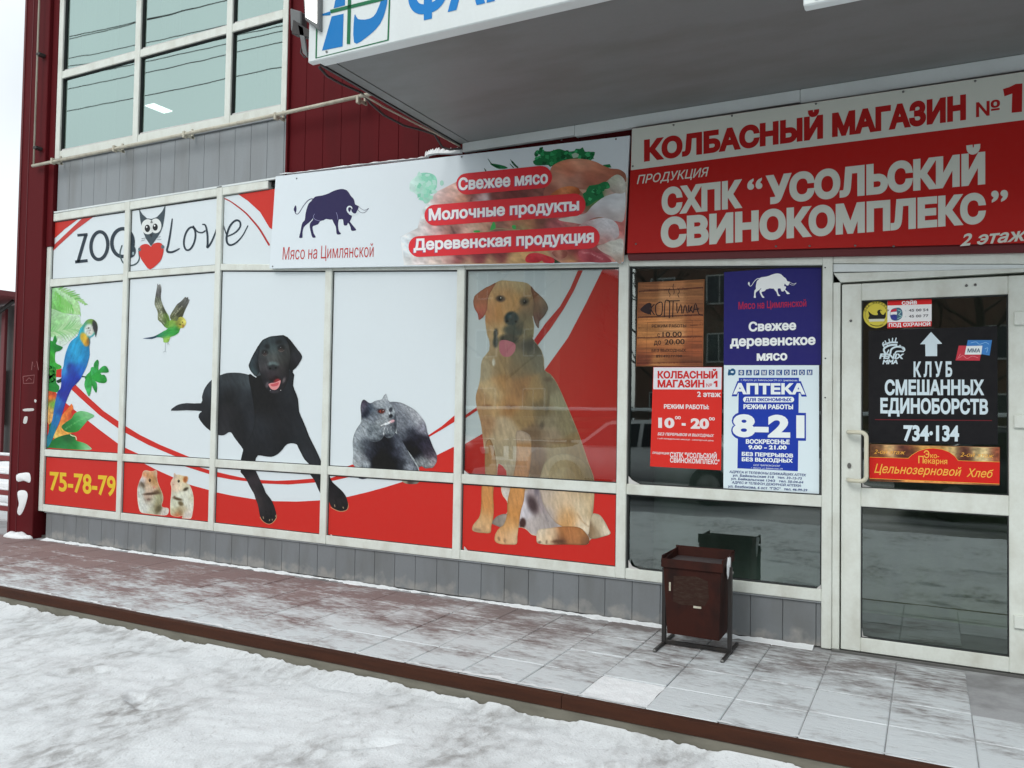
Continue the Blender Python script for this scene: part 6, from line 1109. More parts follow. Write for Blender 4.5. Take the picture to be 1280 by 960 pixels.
# wooden looking smoked fish poster
kf = lambda pts: Z(790, 340, 7.68, pts); ak = lambda x, y, c: (*kf([(x, y)])[0], c)
po = poster('smoked_fish_poster', kf([(58, 102), (696, 70), (682, 905), (38, 905)]), PY, (150, 95, 55), .95, 'brown wood-look poster with fish shaped lettering at the upper left of the dark window')
A = Art(PY-.0004, .95); seed_pts = []
for (x, y, c) in ((120, 130, (120, 75, 45)), (400, 120, (165, 110, 70)), (620, 110, (130, 85, 50)), (120, 240, (150, 100, 60)), (400, 250, (190, 140, 95)), (600, 240, (150, 100, 62)), (80, 340, (120, 70, 42)), (400, 350, (165, 110, 70)), (620, 330, (130, 80, 50)), (120, 500, (175, 115, 65)), (380, 500, (190, 130, 80)), (620, 500, (150, 90, 52)), (120, 590, (190, 130, 75)), (400, 590, (205, 150, 100)), (620, 580, (160, 95, 55)), (100, 700, (175, 110, 62)), (380, 690, (170, 110, 66)), (620, 700, (140, 75, 45)), (80, 800, (110, 55, 35)), (350, 790, (150, 85, 50)), (600, 800, (130, 70, 42)), (300, 885, (175, 120, 72)), (600, 885, (120, 70, 45))): seed_pts.append(ak(x, y, c))
A.paint(kf([(60, 104), (694, 73), (680, 902), (41, 902)]), seed_pts, strokes=[(kf([(64, 185), (690, 150)]), .9, (50, 12, 10), .95), (kf([(55, 436), (686, 410)]), .9, (55, 15, 12), .95), (kf([(52, 632), (684, 622)]), .8, (60, 18, 14), .95), (kf([(46, 876), (680, 866)]), .7, (70, 22, 15), .9), (kf([(560, 512), (684, 505)]), .4, (70, 30, 18), .8), (kf([(60, 540), (120, 540)]), .3, (80, 40, 25), .8)], fur=(.30, 0.0, 30, 1.3), sm=0, lv=.2, step=1.1)
DB = (38, 22, 26)
A.poly(kf([(78, 362), (105, 330), (150, 298), (182, 300), (172, 350), (178, 405), (140, 400), (105, 385)]), DB, 2, sm=2)
for s_ in ([(182, 310), (178, 408)], [(212, 312), (182, 355), (215, 410)], [(270, 290), (228, 320), (235, 410), (285, 405), (290, 300), (262, 290)], [(310, 430), (318, 285), (350, 275), (362, 300), (358, 440)], [(345, 278), (455, 276)], [(395, 285), (390, 430)], [(430, 300), (435, 395), (470, 310), (478, 395)], [(490, 395), (510, 315), (530, 392)], [(545, 320), (545, 390), (575, 330)], [(575, 330), (560, 355), (585, 390)], [(590, 385), (610, 300), (640, 400), (680, 415)], [(600, 360), (640, 355)]): A.stroke(kf(s_), 1.3, DB, 2, sm=3)
for s_ in ([(360, 240), (366, 215), (352, 190), (360, 155)], [(400, 215), (406, 185), (394, 150), (400, 115)], [(452, 245), (440, 215), (455, 190), (440, 155)]): A.stroke(kf(s_), .8, DB, 2)
A.stroke(kf([(148, 485), (580, 465), (575, 860), (135, 862), (148, 485)]), .35, (90, 55, 38), 2, sm=0)
for tt_, b in (('РЕЖИМ РАБОТЫ', (190, 535, 520, 530, 30)), ('с', (243, 624, 268, 624, 44)), ('10.00', (292, 624, 478, 620, 50)), ('до', (210, 698, 280, 696, 50)), ('20.00', (312, 697, 505, 692, 52)), ('БЕЗ ВЫХОДНЫХ', (188, 768, 518, 765, 28)), ('89149277788', (230, 820, 480, 818, 26))):
    x0, y0, x1, y1, hh_ = b; q4 = kf([(x0, y0), (x1, y1), (x0, y0-hh_), (x1, y1-hh_)]); A.text(tt_, *q4, (48, 30, 24), 2, .02)
A.build('lettering', po)
# dark blue meat poster
nb = lambda pts: Z(895, 325, 7.114, pts)
po = poster('meat_poster', nb([(72, 108), (945, 47), (945, 932), (68, 940)]), PY, (26, 24, 96), 1.3, 'navy blue poster with white bull beside the door frame'); A = Art(PY-.0004, 1.45)
def affine(src, dst):
    S = np.array([[x, y, 1] for x, y in src]); D_ = np.array(dst, float); T = np.linalg.solve(S, D_); return lambda pts: [tuple(np.array([x, y, 1])@T) for x, y in pts]
fb = affine([(150, 350), (650, 136), (785, 570)], nb([(288, 212), (548, 120), (652, 302)]))
bull(A, fb, (205, 215, 222), (26, 24, 96), 2, .9, False)
def T4(f, t, x0, y0, x1, y1, h0, h1, c, off=.04, sh=0, lv=2): q4 = f([(x0, y0), (x1, y1), (x0, y0-h0), (x1, y1-h1)]); A.text(t, *q4, c, lv, off, sh)
T4(nb, 'Мясо на Цимлянской', 200, 438, 803, 412, 64, 60, (150, 24, 60), .02)
for t, x0, y0, x1, y1, h in (('Свежее', 290, 632, 713, 618, 78), ('деревенское', 125, 765, 885, 749, 82), ('мясо', 362, 892, 634, 888, 76)): T4(nb, t, x0, y0, x1, y1, h, h, (205, 214, 222), .05)
A.build('lettering', po)
# red opening hours poster
rp = lambda pts: Z(805, 450, 6.62, pts)
po = poster('opening_hours_poster', rp([(77, 58), (647, 58), (638, 912), (50, 880)]), PY-.0012, (196, 38, 30), 1.25, 'red poster with opening hours 10 to 20 hanging below the wooden looking poster'); A = Art(PY-.0016, 1.25)
A.poly(rp([(80, 61), (644, 61), (640, 245), (76, 242)]), (205, 205, 210), .4); RW, RR = (212, 202, 202), (186, 34, 34)
for t, x0, y0, x1, y1, h, c, off, sh in (('КОЛБАСНЫЙ', 112, 150, 608, 150, 56, RR, .055, 0), ('МАГАЗИН', 112, 224, 500, 224, 57, RR, .055, 0), ('№', 515, 224, 562, 224, 30, RR, .0, 0), ('2 этаж', 440, 303, 637, 305, 42, RW, .04, 0), ('РЕЖИМ РАБОТЫ:', 165, 401, 538, 406, 34, RW, .05, 0), ('10', 118, 556, 252, 558, 78, RW, .06, 0), ('00', 256, 490, 304, 490, 26, RW, .03, 0), ('-', 312, 556, 345, 558, 80, RW, .06, 0), ('20', 386, 563, 538, 566, 80, RW, .06, 0), ('00', 537, 498, 586, 500, 26, RW, .03, 0), ('БЕЗ ПЕРЕРЫВОВ И ВЫХОДНЫХ', 112, 622, 580, 637, 22, RW, .03, .3), ('1-ый понедельник месяца - санитарный день', 112, 654, 576, 673, 13, RW, .01, .2), ('ПРОДУКЦИЯ', 68, 776, 210, 782, 17, RW, .03, .3), ('СХПК "УСОЛЬСКИЙ', 215, 803, 602, 816, 40, RW, .04, 0), ('СВИНОКОМПЛЕКС"', 215, 846, 624, 863, 38, RW, .04, 0)): T4(rp, t, x0, y0, x1, y1, h, h, c, off, sh)
A.poly(rp([(576, 182), (592, 172), (608, 170), (608, 224), (592, 224), (592, 192), (577, 196)]), RR, 2); A.build('lettering', po)
# pharmacy poster
ap = lambda pts: Z(898, 450, 5.484, pts); BL = (18, 50, 150)
po = poster('pharmacy_poster', ap([(38, 36), (690, 36), (690, 930), (34, 888)]), PY-.0014, (198, 212, 220), 1.3, 'white pharmacy poster with blue column and 8-21 hours under the navy poster'); A = Art(PY-.0018, 1.3)
TL_ = (20, 80, 120)
A.poly(ap([(64, 95), (70, 62), (88, 72), (86, 104), (66, 107)]), TL_, 1); A.ell(*ap([(98, 82)])[0], 3.6, 4.4, TL_, 1); A.ell(*ap([(95, 82)])[0], 2.0, 1.3, (198, 212, 220), 2)
for i, c0 in enumerate('ФАРМЭКОНОМ'):
    x = 138+i*52; A.poly(ap([(x, 68-i*.2), (x+39, 68-i*.2), (x+38, 105-i*.2), (x-1, 105-i*.2)]), (40, 75, 130), 1); T4(ap, c0, x+8, 100, x+30, 100, 27, 27, (215, 222, 228), .02)
A.poly(ap([(140, 122), (552, 122), (545, 762), (130, 742)]), BL, 1)
LT = (212, 220, 228)
def outl(t, x0, y0, x1, y1, h, w=.06, off=.06):
    e = 10; T4(ap, t, x0-e, y0+e*.8, x1+e, y1+e*.8, h+e*1.6, h+e*1.6, BL, off+.05, 0, 1.6); T4(ap, t, x0, y0, x1, y1, h, h, LT, off, 0, 2.6)
T4(ap, 'г. Иркутск, ул. Байкальская 279 ост. Цимлянская', 155, 143, 540, 146, 13, 13, LT, .0)
outl('АПТЕКА', 100, 230, 596, 232, 68); outl('8-21', 97, 518, 590, 526, 146, off=.055)
A.pill(ap([(188, 271)])[0], ap([(500, 271)])[0], 3.5, 3.5, LT, 2); T4(ap, 'ДЛЯ ЭКОНОМНЫХ', 185, 282, 502, 282, 21, 21, BL, .05, 0, 3)
for t, x0, y0, x1, y1, h in (('РЕЖИМ РАБОТЫ', 172, 334, 512, 336, 29), ('ВОСКРЕСЕНЬЕ', 188, 572, 488, 576, 28), ('9.00 - 21.00', 205, 610, 468, 612, 26), ('БЕЗ ПЕРЕРЫВОВ', 160, 655, 512, 668, 24), ('БЕЗ ВЫХОДНЫХ', 160, 692, 510, 703, 24)): T4(ap, t, x0, y0, x1, y1, h, h, LT, .055)
T4(ap, 'ООО "ФАРМЭКОНОМ"', 240, 726, 425, 732, 12, 12, LT, .0, .2); T4(ap, 'г. Иркутск, ул. Байкальская, 279', 225, 744, 440, 752, 11, 11, LT, .0, .2)
for t, x0, y0, x1, y1 in (('АДРЕСА И ТЕЛЕФОНЫ БЛИЖАЙШИХ АПТЕК:', 75, 773, 602, 797), ('ул. Байкальская 318   тел. 33-12-73', 97, 797, 572, 820), ('ул. Байкальская 134/3   тел. 50-04-64', 85, 820, 582, 846), ('АДРЕС И ТЕЛЕФОН ДЕЖУРНОЙ АПТЕКИ:', 92, 846, 568, 870), ('ул. Безбокова, 6 ост. "ГЭС"   тел. 46-99-29', 65, 872, 610, 900)): T4(ap, t, x0, y0, x1, y1, 16, 16, (30, 50, 110), .025, .15)
A.build('lettering', po)
# stickers and posters inside the door glass
DY = .0205
d1 = lambda pts: Z(1070, 365, 6.737, pts); d2 = lambda pts: Z(1070, 440, 6.737, pts)
g = 1.6
def disc_poster():
    pts = [(172+112*math.cos(t), 190+113*math.sin(t)) for t in (2*math.pi*k/40 for k in range(40))]; o = sheet('round_sticker', d1(pts), DY, (178, 165, 60), g, None, .0006); return tag(o, 'round yellow guard sticker with black bird at the top left of the door glass', 'sticker')
po = disc_poster(); A = Art(DY-.0004, g)
ring(A, 172, 190, 92, 93, .35, (110, 100, 40), 1, 0, d1)
for k, c0 in enumerate('ПОД ОХРАНОЙ'):
    if c0 == ' ': continue
    an = math.radians(-160+k*14); cx, cy2 = 172+96*math.cos(an), 190+97*math.sin(an); ux, uy = -math.sin(an), math.cos(an); rx_, ry_ = math.cos(an), math.sin(an); e = 7
    A.text(c0, *d1([(cx-ux*e-rx_*2, cy2-uy*e-ry_*2), (cx+ux*e-rx_*2, cy2+uy*e-ry_*2), (cx-ux*e+rx_*13, cy2-uy*e+ry_*13), (cx+ux*e+rx_*13, cy2+uy*e+ry_*13)]), (60, 52, 20), 2, .03)
A.poly(d1([(102, 160), (112, 200), (102, 225), (150, 232), (200, 232), (245, 222), (252, 190), (248, 168), (235, 190), (218, 188), (205, 170), (205, 155), (222, 160), (205, 148), (185, 155), (178, 172), (186, 190), (160, 195), (130, 185)]), (18, 18, 14), 2, sm=2)
A.poly(d1([(108, 228), (242, 226), (238, 246), (112, 250)]), (175, 175, 160), 3); A.stroke(d1([(120, 272), (150, 284), (190, 287), (230, 275)]), .9, (90, 82, 35), 2)
A.build('bird_emblem', po)
po = poster('guard_sticker', d1([(265, 66), (638, 52), (636, 288), (264, 306)]), DY-.0012, (205, 212, 216), g, 'white and red guard sticker with two phone numbers right of the yellow one', 'sticker', .0006); A = Art(DY-.0016, g)
A.poly(d1([(266, 66), (638, 52), (637, 102), (266, 114)]), (180, 24, 28), 1); A.poly(d1([(266, 256), (637, 246), (636, 288), (264, 306)]), (180, 24, 28), 1)
for t, x0, y0, x1, y1, h, c, off in (('СЭЙВ', 385, 107, 513, 102, 28, LT, .05), ('45 00 54', 445, 165, 610, 160, 22, (70, 70, 75), .02), ('45 00 77', 445, 215, 610, 210, 22, (70, 70, 75), .02), ('ПОД ОХРАНОЙ', 276, 293, 626, 283, 29, LT, .045), ('т.', 412, 163, 428, 163, 14, (120, 150, 150), 0), ('т.', 412, 213, 428, 213, 14, (120, 150, 150), 0)): T4(d1, t, x0, y0, x1, y1, h, h, c, off)
A.poly(d1([(312, 140), (360, 132), (385, 150), (392, 185), (382, 220), (340, 242), (300, 232), (288, 200), (290, 165)]), (60, 90, 110), 1.2, sm=3); A.poly(d1([(290, 170), (345, 165), (345, 190), (290, 200)]), (215, 215, 220), 1.8); A.poly(d1([(290, 195), (340, 190), (340, 238), (300, 225)]), (45, 50, 120), 1.8, sm=2); A.poly(d1([(296, 150), (340, 138), (342, 160), (292, 172)]), (170, 40, 60), 1.8); A.stroke(d1([(350, 150), (380, 165), (360, 190), (385, 205), (350, 225)]), .6, (150, 190, 180), 2)
A.build('emblem', po)
po = poster('fight_club_poster', [d1([(105, 325)])[0], d1([(1190, 286)])[0], d2([(1195, 780)])[0], d2([(105, 765)])[0]], DY, (12, 12, 18), 1.0, 'black poster with white arrow and bold white lettering inside the door glass'); A = Art(DY-.0004, 1.5)
SW = (178, 192, 198)
A.poly(d1([(632, 336), (726, 436), (683, 438), (683, 540), (585, 540), (583, 440), (540, 440)]), SW, 1)
for t, x0, y0, x1, y1, h in (('К Л У Б', 485, 205, 810, 203, 118), ('СМЕШАННЫХ', 242, 357, 1080, 357, 118), ('ЕДИНОБОРСТВ', 205, 510, 1112, 520, 118), ('734·134', 400, 742, 868, 746, 126)): T4(d2, t, x0, y0, x1, y1, h, h, SW, .05)
A.poly(d2([(160, 566), (1145, 574), (1145, 580), (160, 572)]), (95, 22, 30), 1)
T4(d1, 'FENIX', 195, 560, 408, 562, 42, 42, SW, .06, .2); T4(d1, 'MMA', 222, 606, 352, 604, 36, 36, SW, .06, .2)
for s_, w in (([(240, 470), (225, 440), (232, 425)], 1.5), ([(262, 445), (245, 412)], 1.4), ([(285, 430), (278, 398)], 1.4), ([(305, 425), (308, 390)], 1.4), ([(328, 425), (338, 388)], 1.4), ([(235, 445), (290, 425), (345, 425)], 2.2), ([(245, 515), (235, 480), (280, 450), (340, 445)], 2.4), ([(290, 515), (300, 480), (345, 460), (400, 470), (408, 490)], 2.2), ([(330, 515), (345, 500), (400, 500)], 1.8), ([(370, 450), (395, 480)], 1.6), ([(260, 515), (275, 490)], 1.6)): A.stroke(d1(s_), w, SW, 1)
A.poly(d1([(865, 452), (1062, 452), (1042, 578), (838, 576)]), (170, 48, 60), 1); A.poly(d1([(942, 405), (1145, 405), (1125, 535), (922, 500)]), (52, 110, 170), 1.4); A.poly(d1([(930, 455), (1064, 452), (1055, 527), (915, 527)]), (200, 215, 215), 2); T4(d1, 'ММА', 938, 508, 1045, 508, 32, 32, (60, 80, 95), .03, .1, 3)
for s_ in ([(870, 555), (900, 535), (935, 560), (980, 540), (1030, 555)], [(855, 565), (880, 520)]): A.stroke(d1(s_), .5, (215, 130, 140), 3)
for s_ in ([(965, 430), (1010, 420), (1040, 440), (1090, 425), (1120, 440)], [(1085, 480), (1110, 470), (1100, 510)]): A.stroke(d1(s_), .5, (140, 185, 220), 3)
A.build('lettering', po)
bs = lambda pts: Z(1050, 530, 5.565, pts); ab = lambda x, y, c: (*bs([(x, y)])[0], c)
po = poster('bread_sign', bs([(205, 138), (1113, 160), (1109, 430), (205, 398)]), DY-.0016, (70, 40, 25), 1.5, 'red and gold bakery sign below the black poster in the door glass', 'sign'); A = Art(DY-.0020, 1.5)
A.paint(bs([(207, 140), (1111, 162), (1107, 428), (207, 396)]), [ab(250, 150, (90, 60, 40)), ab(345, 160, (190, 160, 110)), ab(430, 165, (70, 35, 30)), ab(560, 155, (170, 130, 70)), ab(500, 190, (80, 40, 25)), ab(700, 160, (150, 110, 60)), ab(780, 180, (180, 160, 110)), ab(860, 200, (60, 25, 20)), ab(1000, 190, (190, 175, 130)), ab(960, 170, (150, 130, 90)), ab(1090, 190, (120, 60, 40)), ab(270, 210, (100, 60, 35)), ab(500, 395, (190, 130, 70)), ab(700, 410, (185, 125, 65)), ab(350, 388, (90, 50, 30)), ab(950, 420, (90, 55, 35)), ab(880, 420, (180, 130, 80))], fur=(.35, .2, 5, 3), sm=0, lv=.3, step=1.2)
GO = (205, 150, 60)
band = [(205, 230), (400, 236), (475, 238), (500, 215), (545, 188), (600, 172), (650, 168), (710, 176), (760, 195), (800, 225), (822, 254), (960, 260), (1112, 264), (1109, 418), (205, 378)]
A.poly(bs(band), (180, 24, 18), 1); A.stroke(bs([(205, 230), (400, 236), (475, 238), (500, 215), (545, 188), (600, 172), (650, 168), (710, 176), (760, 195), (800, 225), (822, 254), (960, 260), (1112, 264)]), .5, GO, 2, sm=0); A.stroke(bs([(205, 378), (1109, 418)]), .6, GO, 2, sm=0)
T4(bs, 'Цельнозерновой', 238, 338, 845, 362, 62, 58, GO, .012, .32); T4(bs, 'Хлеб', 880, 366, 1068, 374, 58, 56, GO, .012, .32)
T4(bs, 'Э', 583, 235, 622, 237, 52, 52, GO, .02, 0); T4(bs, 'ко-', 628, 236, 690, 238, 34, 34, GO, .015, 0); T4(bs, 'П', 545, 272, 582, 273, 50, 50, GO, .015, 0); T4(bs, 'екарня', 584, 273, 746, 279, 38, 38, GO, .015, 0)
T4(bs, '2-ой этаж', 236, 206, 455, 212, 30, 28, GO, .0, .35); T4(bs, '2-ой этаж', 836, 226, 1072, 236, 30, 28, GO, .0, .35)
A.build('lettering', po)
# scrap of white tape in the corner of the shop window, and a reader on the right door post
A = None

M['scraped'] = weathered('scraped_paint', (.034, .016, .012), (.06, .04, .03), .7, 30, .8, stretch=(1, 1, 3), spec=.1)
# ================================================================== LITTER BIN by the window
bn = thing('litter_bin', 'rusty dark red tilting litter bin on two black posts in front of the shop window', 'litter bin', (-1.215, -.42, 0)); bpy.context.view_layer.update()
def bpart(o): return ch(o, bn)
bx0, bx1 = -1.410, -1.035
# tapered open box, thin sheet sides, leaning slightly
def bin_shell():
    bm = bmesh.new(); T = [(-1.393, -.535, .532), (-1.052, -.535, .532), (-1.052, -.235, .565), (-1.393, -.235, .565)]; Bt = [(-1.375, -.500, .095), (-1.070, -.500, .092), (-1.070, -.295, .095), (-1.375, -.295, .098)]
    to = [bm.verts.new(v) for v in T]; bo = [bm.verts.new(v) for v in Bt]; c = Vector((-1.222, -.385, 0)); th = .007
    def inn(v): d = Vector((v[0], v[1], 0))-c; return (v[0]-math.copysign(th, d.x), v[1]-math.copysign(th, d.y), v[2])
    ti = [bm.verts.new(inn(v)) for v in T]; bi = [bm.verts.new((lambda q: (q[0], q[1], q[2]+.008))(inn(v))) for v in Bt]
    for i in range(4):
        j = (i+1) % 4; bm.faces.new((bo[i], bo[j], to[j], to[i])); bm.faces.new((ti[i], ti[j], bi[j], bi[i])); bm.faces.new((to[i], to[j], ti[j], ti[i]))
    bm.faces.new(bo[::-1]); bm.faces.new(bi); bmesh.ops.recalc_face_normals(bm, faces=bm.faces); bmesh.ops.bevel(bm, geom=[e for e in bm.edges], offset=.0025, segments=1, affect='EDGES'); return bm
bpart(bm_obj('bucket', bin_shell(), M['rust']))
bm = bmesh.new()                                                    # folded collar round the mouth
for (xa, xb, ya, yb, z0, z1) in ((-1.402, -1.043, -.546, -.535, .488, .538), (-1.402, -1.394, -.535, -.228, .51, .556), (-1.051, -1.043, -.535, -.228, .51, .556), (-1.402, -1.043, -.236, -.228, .52, .572)): add_box(bm, xa, xb, ya, yb, z0, z1, .002)
bpart(bm_obj('rim', bm, M['rust']))
bm = bmesh.new(); w4 = []
for sx_, sz_ in ((-1.335, .29), (-1.29, .275), (-1.15, .285), (-1.125, .33), (-1.13, .43), (-1.2, .45), (-1.33, .44)): w4.append(bm.verts.new((sx_, -.535+(.532-sz_)*.0801-.0012, sz_)))
f0 = bm.faces.new(w4); bmesh.ops.recalc_face_normals(bm, faces=[f0]); bpart(bm_obj('scraped_patch', bm, M['scraped']))
bpart(hexa('inside_shade', [(-1.372, .35), (-1.075, .35), (-1.064, .515), (-1.383, .515)], -.515, -.255, M['cable'], None, .004))  # black block added so the inside of the bucket looks dark
for (a, b_, z0, z1, mt_) in ((-1.358, -1.348, .35, .40, 'dirt_tape'), (-1.215, -1.17, .266, .278, 'dirt_tape')):
    q0 = -.535+(.532-(z0+z1)/2)*.08-.004; o = box('paper_scrap', a, b_, q0, q0+.003, z0, z1, M['pipe']); bpart(o)
for x, xl in ((-1.4215, 'l'), (-1.031, 'r')):
    bpart(box('post', x-.012, x+.012, -.415, -.388, .0, .50, M['black_steel'], bev=.002))
    bpart(box('foot', x-.009, x+.009, -.585, -.20, .0, .018, M['black_steel'], bev=.002))
    bpart(tube('foot_end', [(x, -.585, .009), (x, -.596, .009)], .010, M['screw'], None, 10))
    bpart(tube('pivot', [(x-.018, -.40, .47), (x+.018, -.40, .47)], .009, M['screw'], None, 8))
bpart(box('cross_bar', -1.41, -1.043, -.411, -.395, .008, .030, M['black_steel'], bev=.002))
bm = bmesh.new(); prev = None
for k in range(15):
    t = k/14; z = .555-.19*t; w = (.040*math.sin(math.pi*min(1, t*1.25+.12))+.006)*(.8+.3*random.random()); h = .010*(1.1-t)+.003
    ring_ = [bm.verts.new((-1.0425, -.40+u*w, z+random.uniform(-.003, .003))) for u in (-1, -.5, 0, .5, 1)]; 
    for v, e in zip(ring_, (0, .8, 1, .8, 0)): v.co.x += h*e
    if prev:
        for q_ in range(4): bm.faces.new((prev[q_], prev[q_+1], ring_[q_+1], ring_[q_]))
    prev = ring_
bmesh.ops.recalc_face_normals(bm, faces=bm.faces)
sn = bm_obj('snow_crust', bm, M['snow'], None, True); bpart(sn)

# ================================================================== LEFT OF THE CORNER
sh = thing('market_shed', 'dark shed roof and wall seen past the maroon corner column', 'shed', (-24, 9, 0)); bpy.context.view_layer.update()
ch(hexa('roof', [(-34, 3.75), (-20.5, 4.15), (-20.5, 4.02), (-34, 3.55)], 6.6, 12, M['shadow_red'], None, .01), sh)
ch(box('wall', -34, -20.8, 7.6, 7.8, SZ-.06, 3.9, plain('shed_wall', (.07, .06, .055)), bev=0), sh)
ch(box('light_panel', -27, -21.6, 7.50, 7.58, .75, 2.2, plain('pale_shed_panel', (.30, .29, .27)), bev=.01), sh)
for x in (-27.2, -24.3, -21.5): ch(box('post', x-.08, x+.08, 7.42, 7.5, SZ-.06, 3.8, M['shadow_red'], bev=.01), sh)
ch(tube('brace', [(-22.6, 7.3, 3.2), (-20.9, 7.3, 3.95)], .05, M['black_steel']), sh)
rl_ = thing('stair_railing', 'low red railing carrying caps of snow left of the corner column', 'railing', (-9.6, .3, 0)); bpy.context.view_layer.update()
for z in (.76, .555, .375, .20):
    ch(box('rail', -11.5, -8.6, .29, .33, z-.035, z+.02, M['rail_red'], bev=.004), rl_)
    bm = bmesh.new(); add_box(bm, -11.5, -8.62, .285, .335, z+.021, z+.045+.01*random.random(), .008); ch(bm_obj('snow_cap', bm, M['snow']), rl_)
for x in (-11.4, -10.2): ch(box('post', x-.025, x+.025, .285, .335, SZ, .80, M['rail_red'], bev=.004), rl_)
st = thing('snowy_steps', 'snow covered steps behind the red railing', 'steps', (-10.5, 1.2, 0)); bpy.context.view_layer.update()
for k in range(4): ch(box('step', -12.5, -8.9, .6+k*.34, .94+k*.34+.3, SZ-.06, .0+k*.16, M['snow'], bev=.02), st)

# ================================================================== ACROSS THE STREET (seen only in the panes)
def block(x0, x1, y, h, floors, cols, wall, label):
    t = thing('apartment_block', label, 'building', ((x0+x1)/2, y, 0)); bpy.context.view_layer.update()
    ch(box('wall', x0, x1, y-10, y, SZ-.06, h, wall), t); ch(box('roof', x0-.3, x1+.3, y-10.3, y+.3, h, h+.35, M['snow']), t)
    fw = (x1-x0)/cols; fh = h/floors; wm = bpy.data.meshes.new('window'); bm = bmesh.new(); add_box(bm, -.65, .65, 0, .08, -.75, .75); add_box(bm, -.58, -.03, .08, .10, -.68, .68); add_box(bm, .03, .58, .08, .10, -.68, .68); bm.to_mesh(wm); bm.free()
    wm.materials.append(M['dark_win_frame']); wm.materials.append(M['dark_win'])
    for i, p_ in enumerate(wm.polygons): p_.material_index = 1 if i >= 6 else 0
    for i in range(cols):
        for j in range(floors):
            o = bpy.data.objects.new('window', wm); COL.objects.link(o); o.location = (x0+fw*(i+.5), y+.0, fh*(j+.55)); ch(o, t)
M['dark_win'] = plain('far_window_glass', (.03, .035, .04), .1); M['dark_win_frame'] = plain('far_window_frame', (.45, .45, .43))
block(-46, -17, -33, 9.5, 3, 10, weathered('plaster_ochre', (.22, .17, .12), (.12, .1, .08), .9), 'long ochre three storey block across the street')
block(-14, 16, -36, 12, 4, 10, weathered('brick_brown', (.13, .075, .055), (.07, .05, .04), .9), 'brown brick four storey block facing the shop across the street')
block(20, 44, -33, 8, 2, 7, weathered('plaster_grey', (.16, .17, .16), (.1, .1, .1), .9), 'grey two storey block across the street to the east')
M['bark'] = plain('bark', (.055, .045, .036), .9)
def tree(x, y, h, label):
    t = thing('bare_tree', label, 'tree', (x, y, SZ), 'bare trees along the street'); bpy.context.view_layer.update()
    rs = random.Random(int(x*10)); bm = bmesh.new(); tube_bm(bm, [(x, y, SZ-.1), (x+.1, y, h*.35), (x-.1, y+.1, h*.7), (x, y, h)], [.19, .14, .08, .03], 8); ch(bm_obj('trunk', bm, M['bark'], None, True), t)
    bm = bmesh.new()
    def br(p, d, l, r, n):
        q = p+d*l; tube_bm(bm, [p, p+d*l*.5+Vector((rs.uniform(-.1, .1),)*3)*l*.3, q], [r, r*.75, r*.45], 5, False)
        if n:
            for k in range(3): nd_ = (d+Vector((rs.uniform(-.8, .8), rs.uniform(-.8, .8), rs.uniform(-.1, .6)))).normalized(); br(p+d*l*rs.uniform(.45, 1), nd_, l*.62, r*.5, n-1)
    for k in range(13): a = k*2.4; z = h*(.28+.055*k); br(Vector((x, y, z)), Vector((math.cos(a), math.sin(a), .7)).normalized(), h*.2*(1.2-.05*k), .05, 3)
    ch(bm_obj('crown', bm, M['bark']), t)
for x, y, h, l in ((-13, -19, 8, 'tall bare tree farthest west along the street'), (-8, -20.5, 7, 'bare tree second from the west along the street'), (-3.5, -19, 8.5, 'bare tree directly across from the wide film panes'), (1.2, -20, 7.5, 'bare tree across from the entrance door'), (5.5, -19.4, 8, 'bare tree east of the entrance across the street'), (-18, -20, 8, 'bare tree beside the ochre block')): tree(x, y, h, l)
fn = thing('street_fence', 'long dark slatted fence along the far side of the street', 'fence', (0, -18, 0)); bpy.context.view_layer.update()
for i in range(22): ch(box('fence_post', -24+i*2-.05, -24+i*2+.05, -18.05, -17.95, SZ-.06, 1.5, M['black_steel']), fn)
ch(box('snow_cap', -24, 18, -18.06, -17.94, 1.37, 1.47, M['snow'], bev=.02), fn)
for z in (.3, .62, .94, 1.26): ch(box('fence_board', -24, 18, -17.99, -17.95, z-.1, z+.1, plain('fence_board_brown', (.07, .05, .038), .8)), fn)

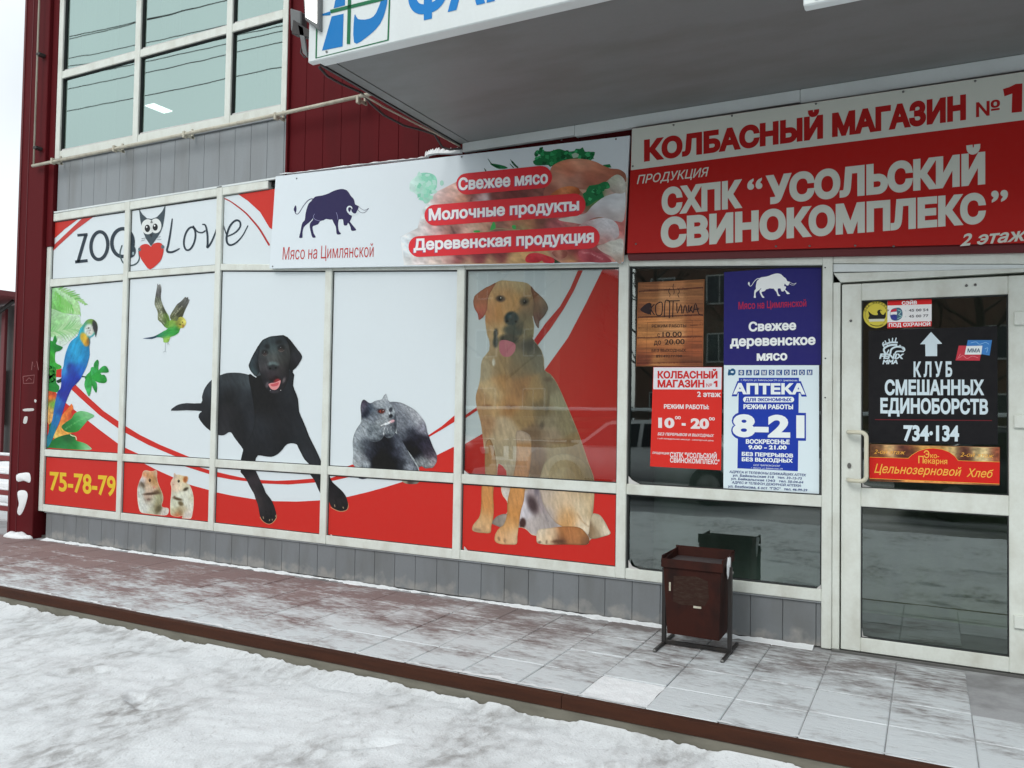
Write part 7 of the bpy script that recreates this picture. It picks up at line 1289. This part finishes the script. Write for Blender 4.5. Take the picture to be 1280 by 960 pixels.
def car(x, y, rz, body, label):
    t = thing('parked_car', label, 'car', (x, y, SZ-.04), 'cars parked across the street', rz)
    prof = [(-2.1, .35), (-2.12, .62), (-2.0, .82), (-1.15, .92), (-.55, 1.38), (.75, 1.42), (1.45, .98), (2.0, .88), (2.1, .6), (2.08, .33)]
    bm = bmesh.new(); n = len(prof); rows = []
    for s_, k in ((-1, 1), (-1, 0), (1, 0), (1, 1)):
        rows.append([bm.verts.new((px, s_*(.84-(.16 if pz > 1.1 else 0)) if k == 0 else s_*(.84-(.16 if pz > 1.1 else 0)-.05), pz+(.0 if k == 0 else .0))) for px, pz in prof])
    L_, R_ = rows[1], rows[2]
    bm.faces.new(L_); bm.faces.new(R_[::-1])
    for i in range(n): bm.faces.new((L_[i], R_[i], R_[(i+1) % n], L_[(i+1) % n]))
    for r_0 in (rows[0], rows[3]):
        for v in r_0: bm.verts.remove(v)
    bmesh.ops.recalc_face_normals(bm, faces=bm.faces); bmesh.ops.bevel(bm, geom=bm.edges[:], offset=.05, segments=3, affect='EDGES'); bm_obj('body', bm, body, t, True)
    for s_ in (-1, 1):
        for q in ([(-1.0, .95), (-.5, 1.32), (.05, 1.34), (.05, .95)], [(.12, .95), (.12, 1.34), (.68, 1.34), (1.3, .97)]):
            bm = bmesh.new(); yy = lambda z: s_*(.855-(z-.95)*.38); bm.faces.new([bm.verts.new((a, yy(b), b)) for a, b in q]); r = bmesh.ops.extrude_face_region(bm, geom=bm.faces[:]); bmesh.ops.translate(bm, vec=(0, s_*.012, 0), verts=[v for v in r['geom'] if isinstance(v, bmesh.types.BMVert)]); bmesh.ops.recalc_face_normals(bm, faces=bm.faces); bm_obj('window', bm, M['dark_win'], t)
        for wx in (-1.3, 1.3):
            w = tube('wheel', [(wx, s_*.70, .33), (wx, s_*.88, .33)], .33, M['gasket'], t, 20); r2 = tube('rim', [(wx, s_*.885, .33), (wx, s_*.895, .33)], .2, M['screw'], w, 14)
        box('headlight', 2.03, 2.12, s_*.5-.14, s_*.5+.14, .62, .76, M['white_metal'], t, .02)
    return t
car(-4.6, -9.2, 0.0, weathered('car_paint_silver', (.62, .63, .64), (.35, .34, .32), .3), 'silver hatchback parked across from the yellow dog pane'); car(1.6, -9.4, math.pi, weathered('car_paint_dark', (.03, .035, .05), (.12, .11, .1), .3), 'dark blue hatchback parked across from the entrance'); car(-10.5, -9.3, 0, weathered('car_paint_red', (.2, .02, .02), (.15, .1, .08), .3), 'red hatchback parked farthest west across the street')
def pole(x, y, label):
    t = thing('utility_pole', label, 'pole', (x, y, SZ), 'utility poles across the street'); bpy.context.view_layer.update()
    ch(tube('shaft', [(x, y, SZ-.1), (x, y, 11.9)], .12, M['concrete'], None, 12), t); ch(box('cross_arm', x-.05, x+.05, y-.7, y+.7, 11.5, 11.6, M['black_steel']), t)
pole(-30, -8, 'concrete pole far to the west carrying the street wires'); pole(14, -8, 'concrete pole to the east carrying the street wires')
for k, (dy, z, sag) in enumerate(((-.6, 11.6, 1.2), (-.2, 11.5, 1.7), (.2, 11.5, 1.0), (.6, 11.6, 1.4), (0, 10.6, 1.0), (.1, 10.1, .8), (.2, 9.4, .7))):
    o = tube('overhead_wire', [(-30+44*i/30, -8+dy, z-sag*4*(i/30)*(1-i/30)) for i in range(31)], .011, M['cable'], None, 5); tag(o, ['top wire farthest from the shop on the cross arms', 'most sagging upper wire between the two poles', 'tautest upper wire between the two poles', 'top wire nearest the shop on the cross arms', 'highest of the three wires under the cross arms', 'middle of the three wires under the cross arms', 'lowest wire between the two poles'][k], 'wire', 'overhead wires along the street')
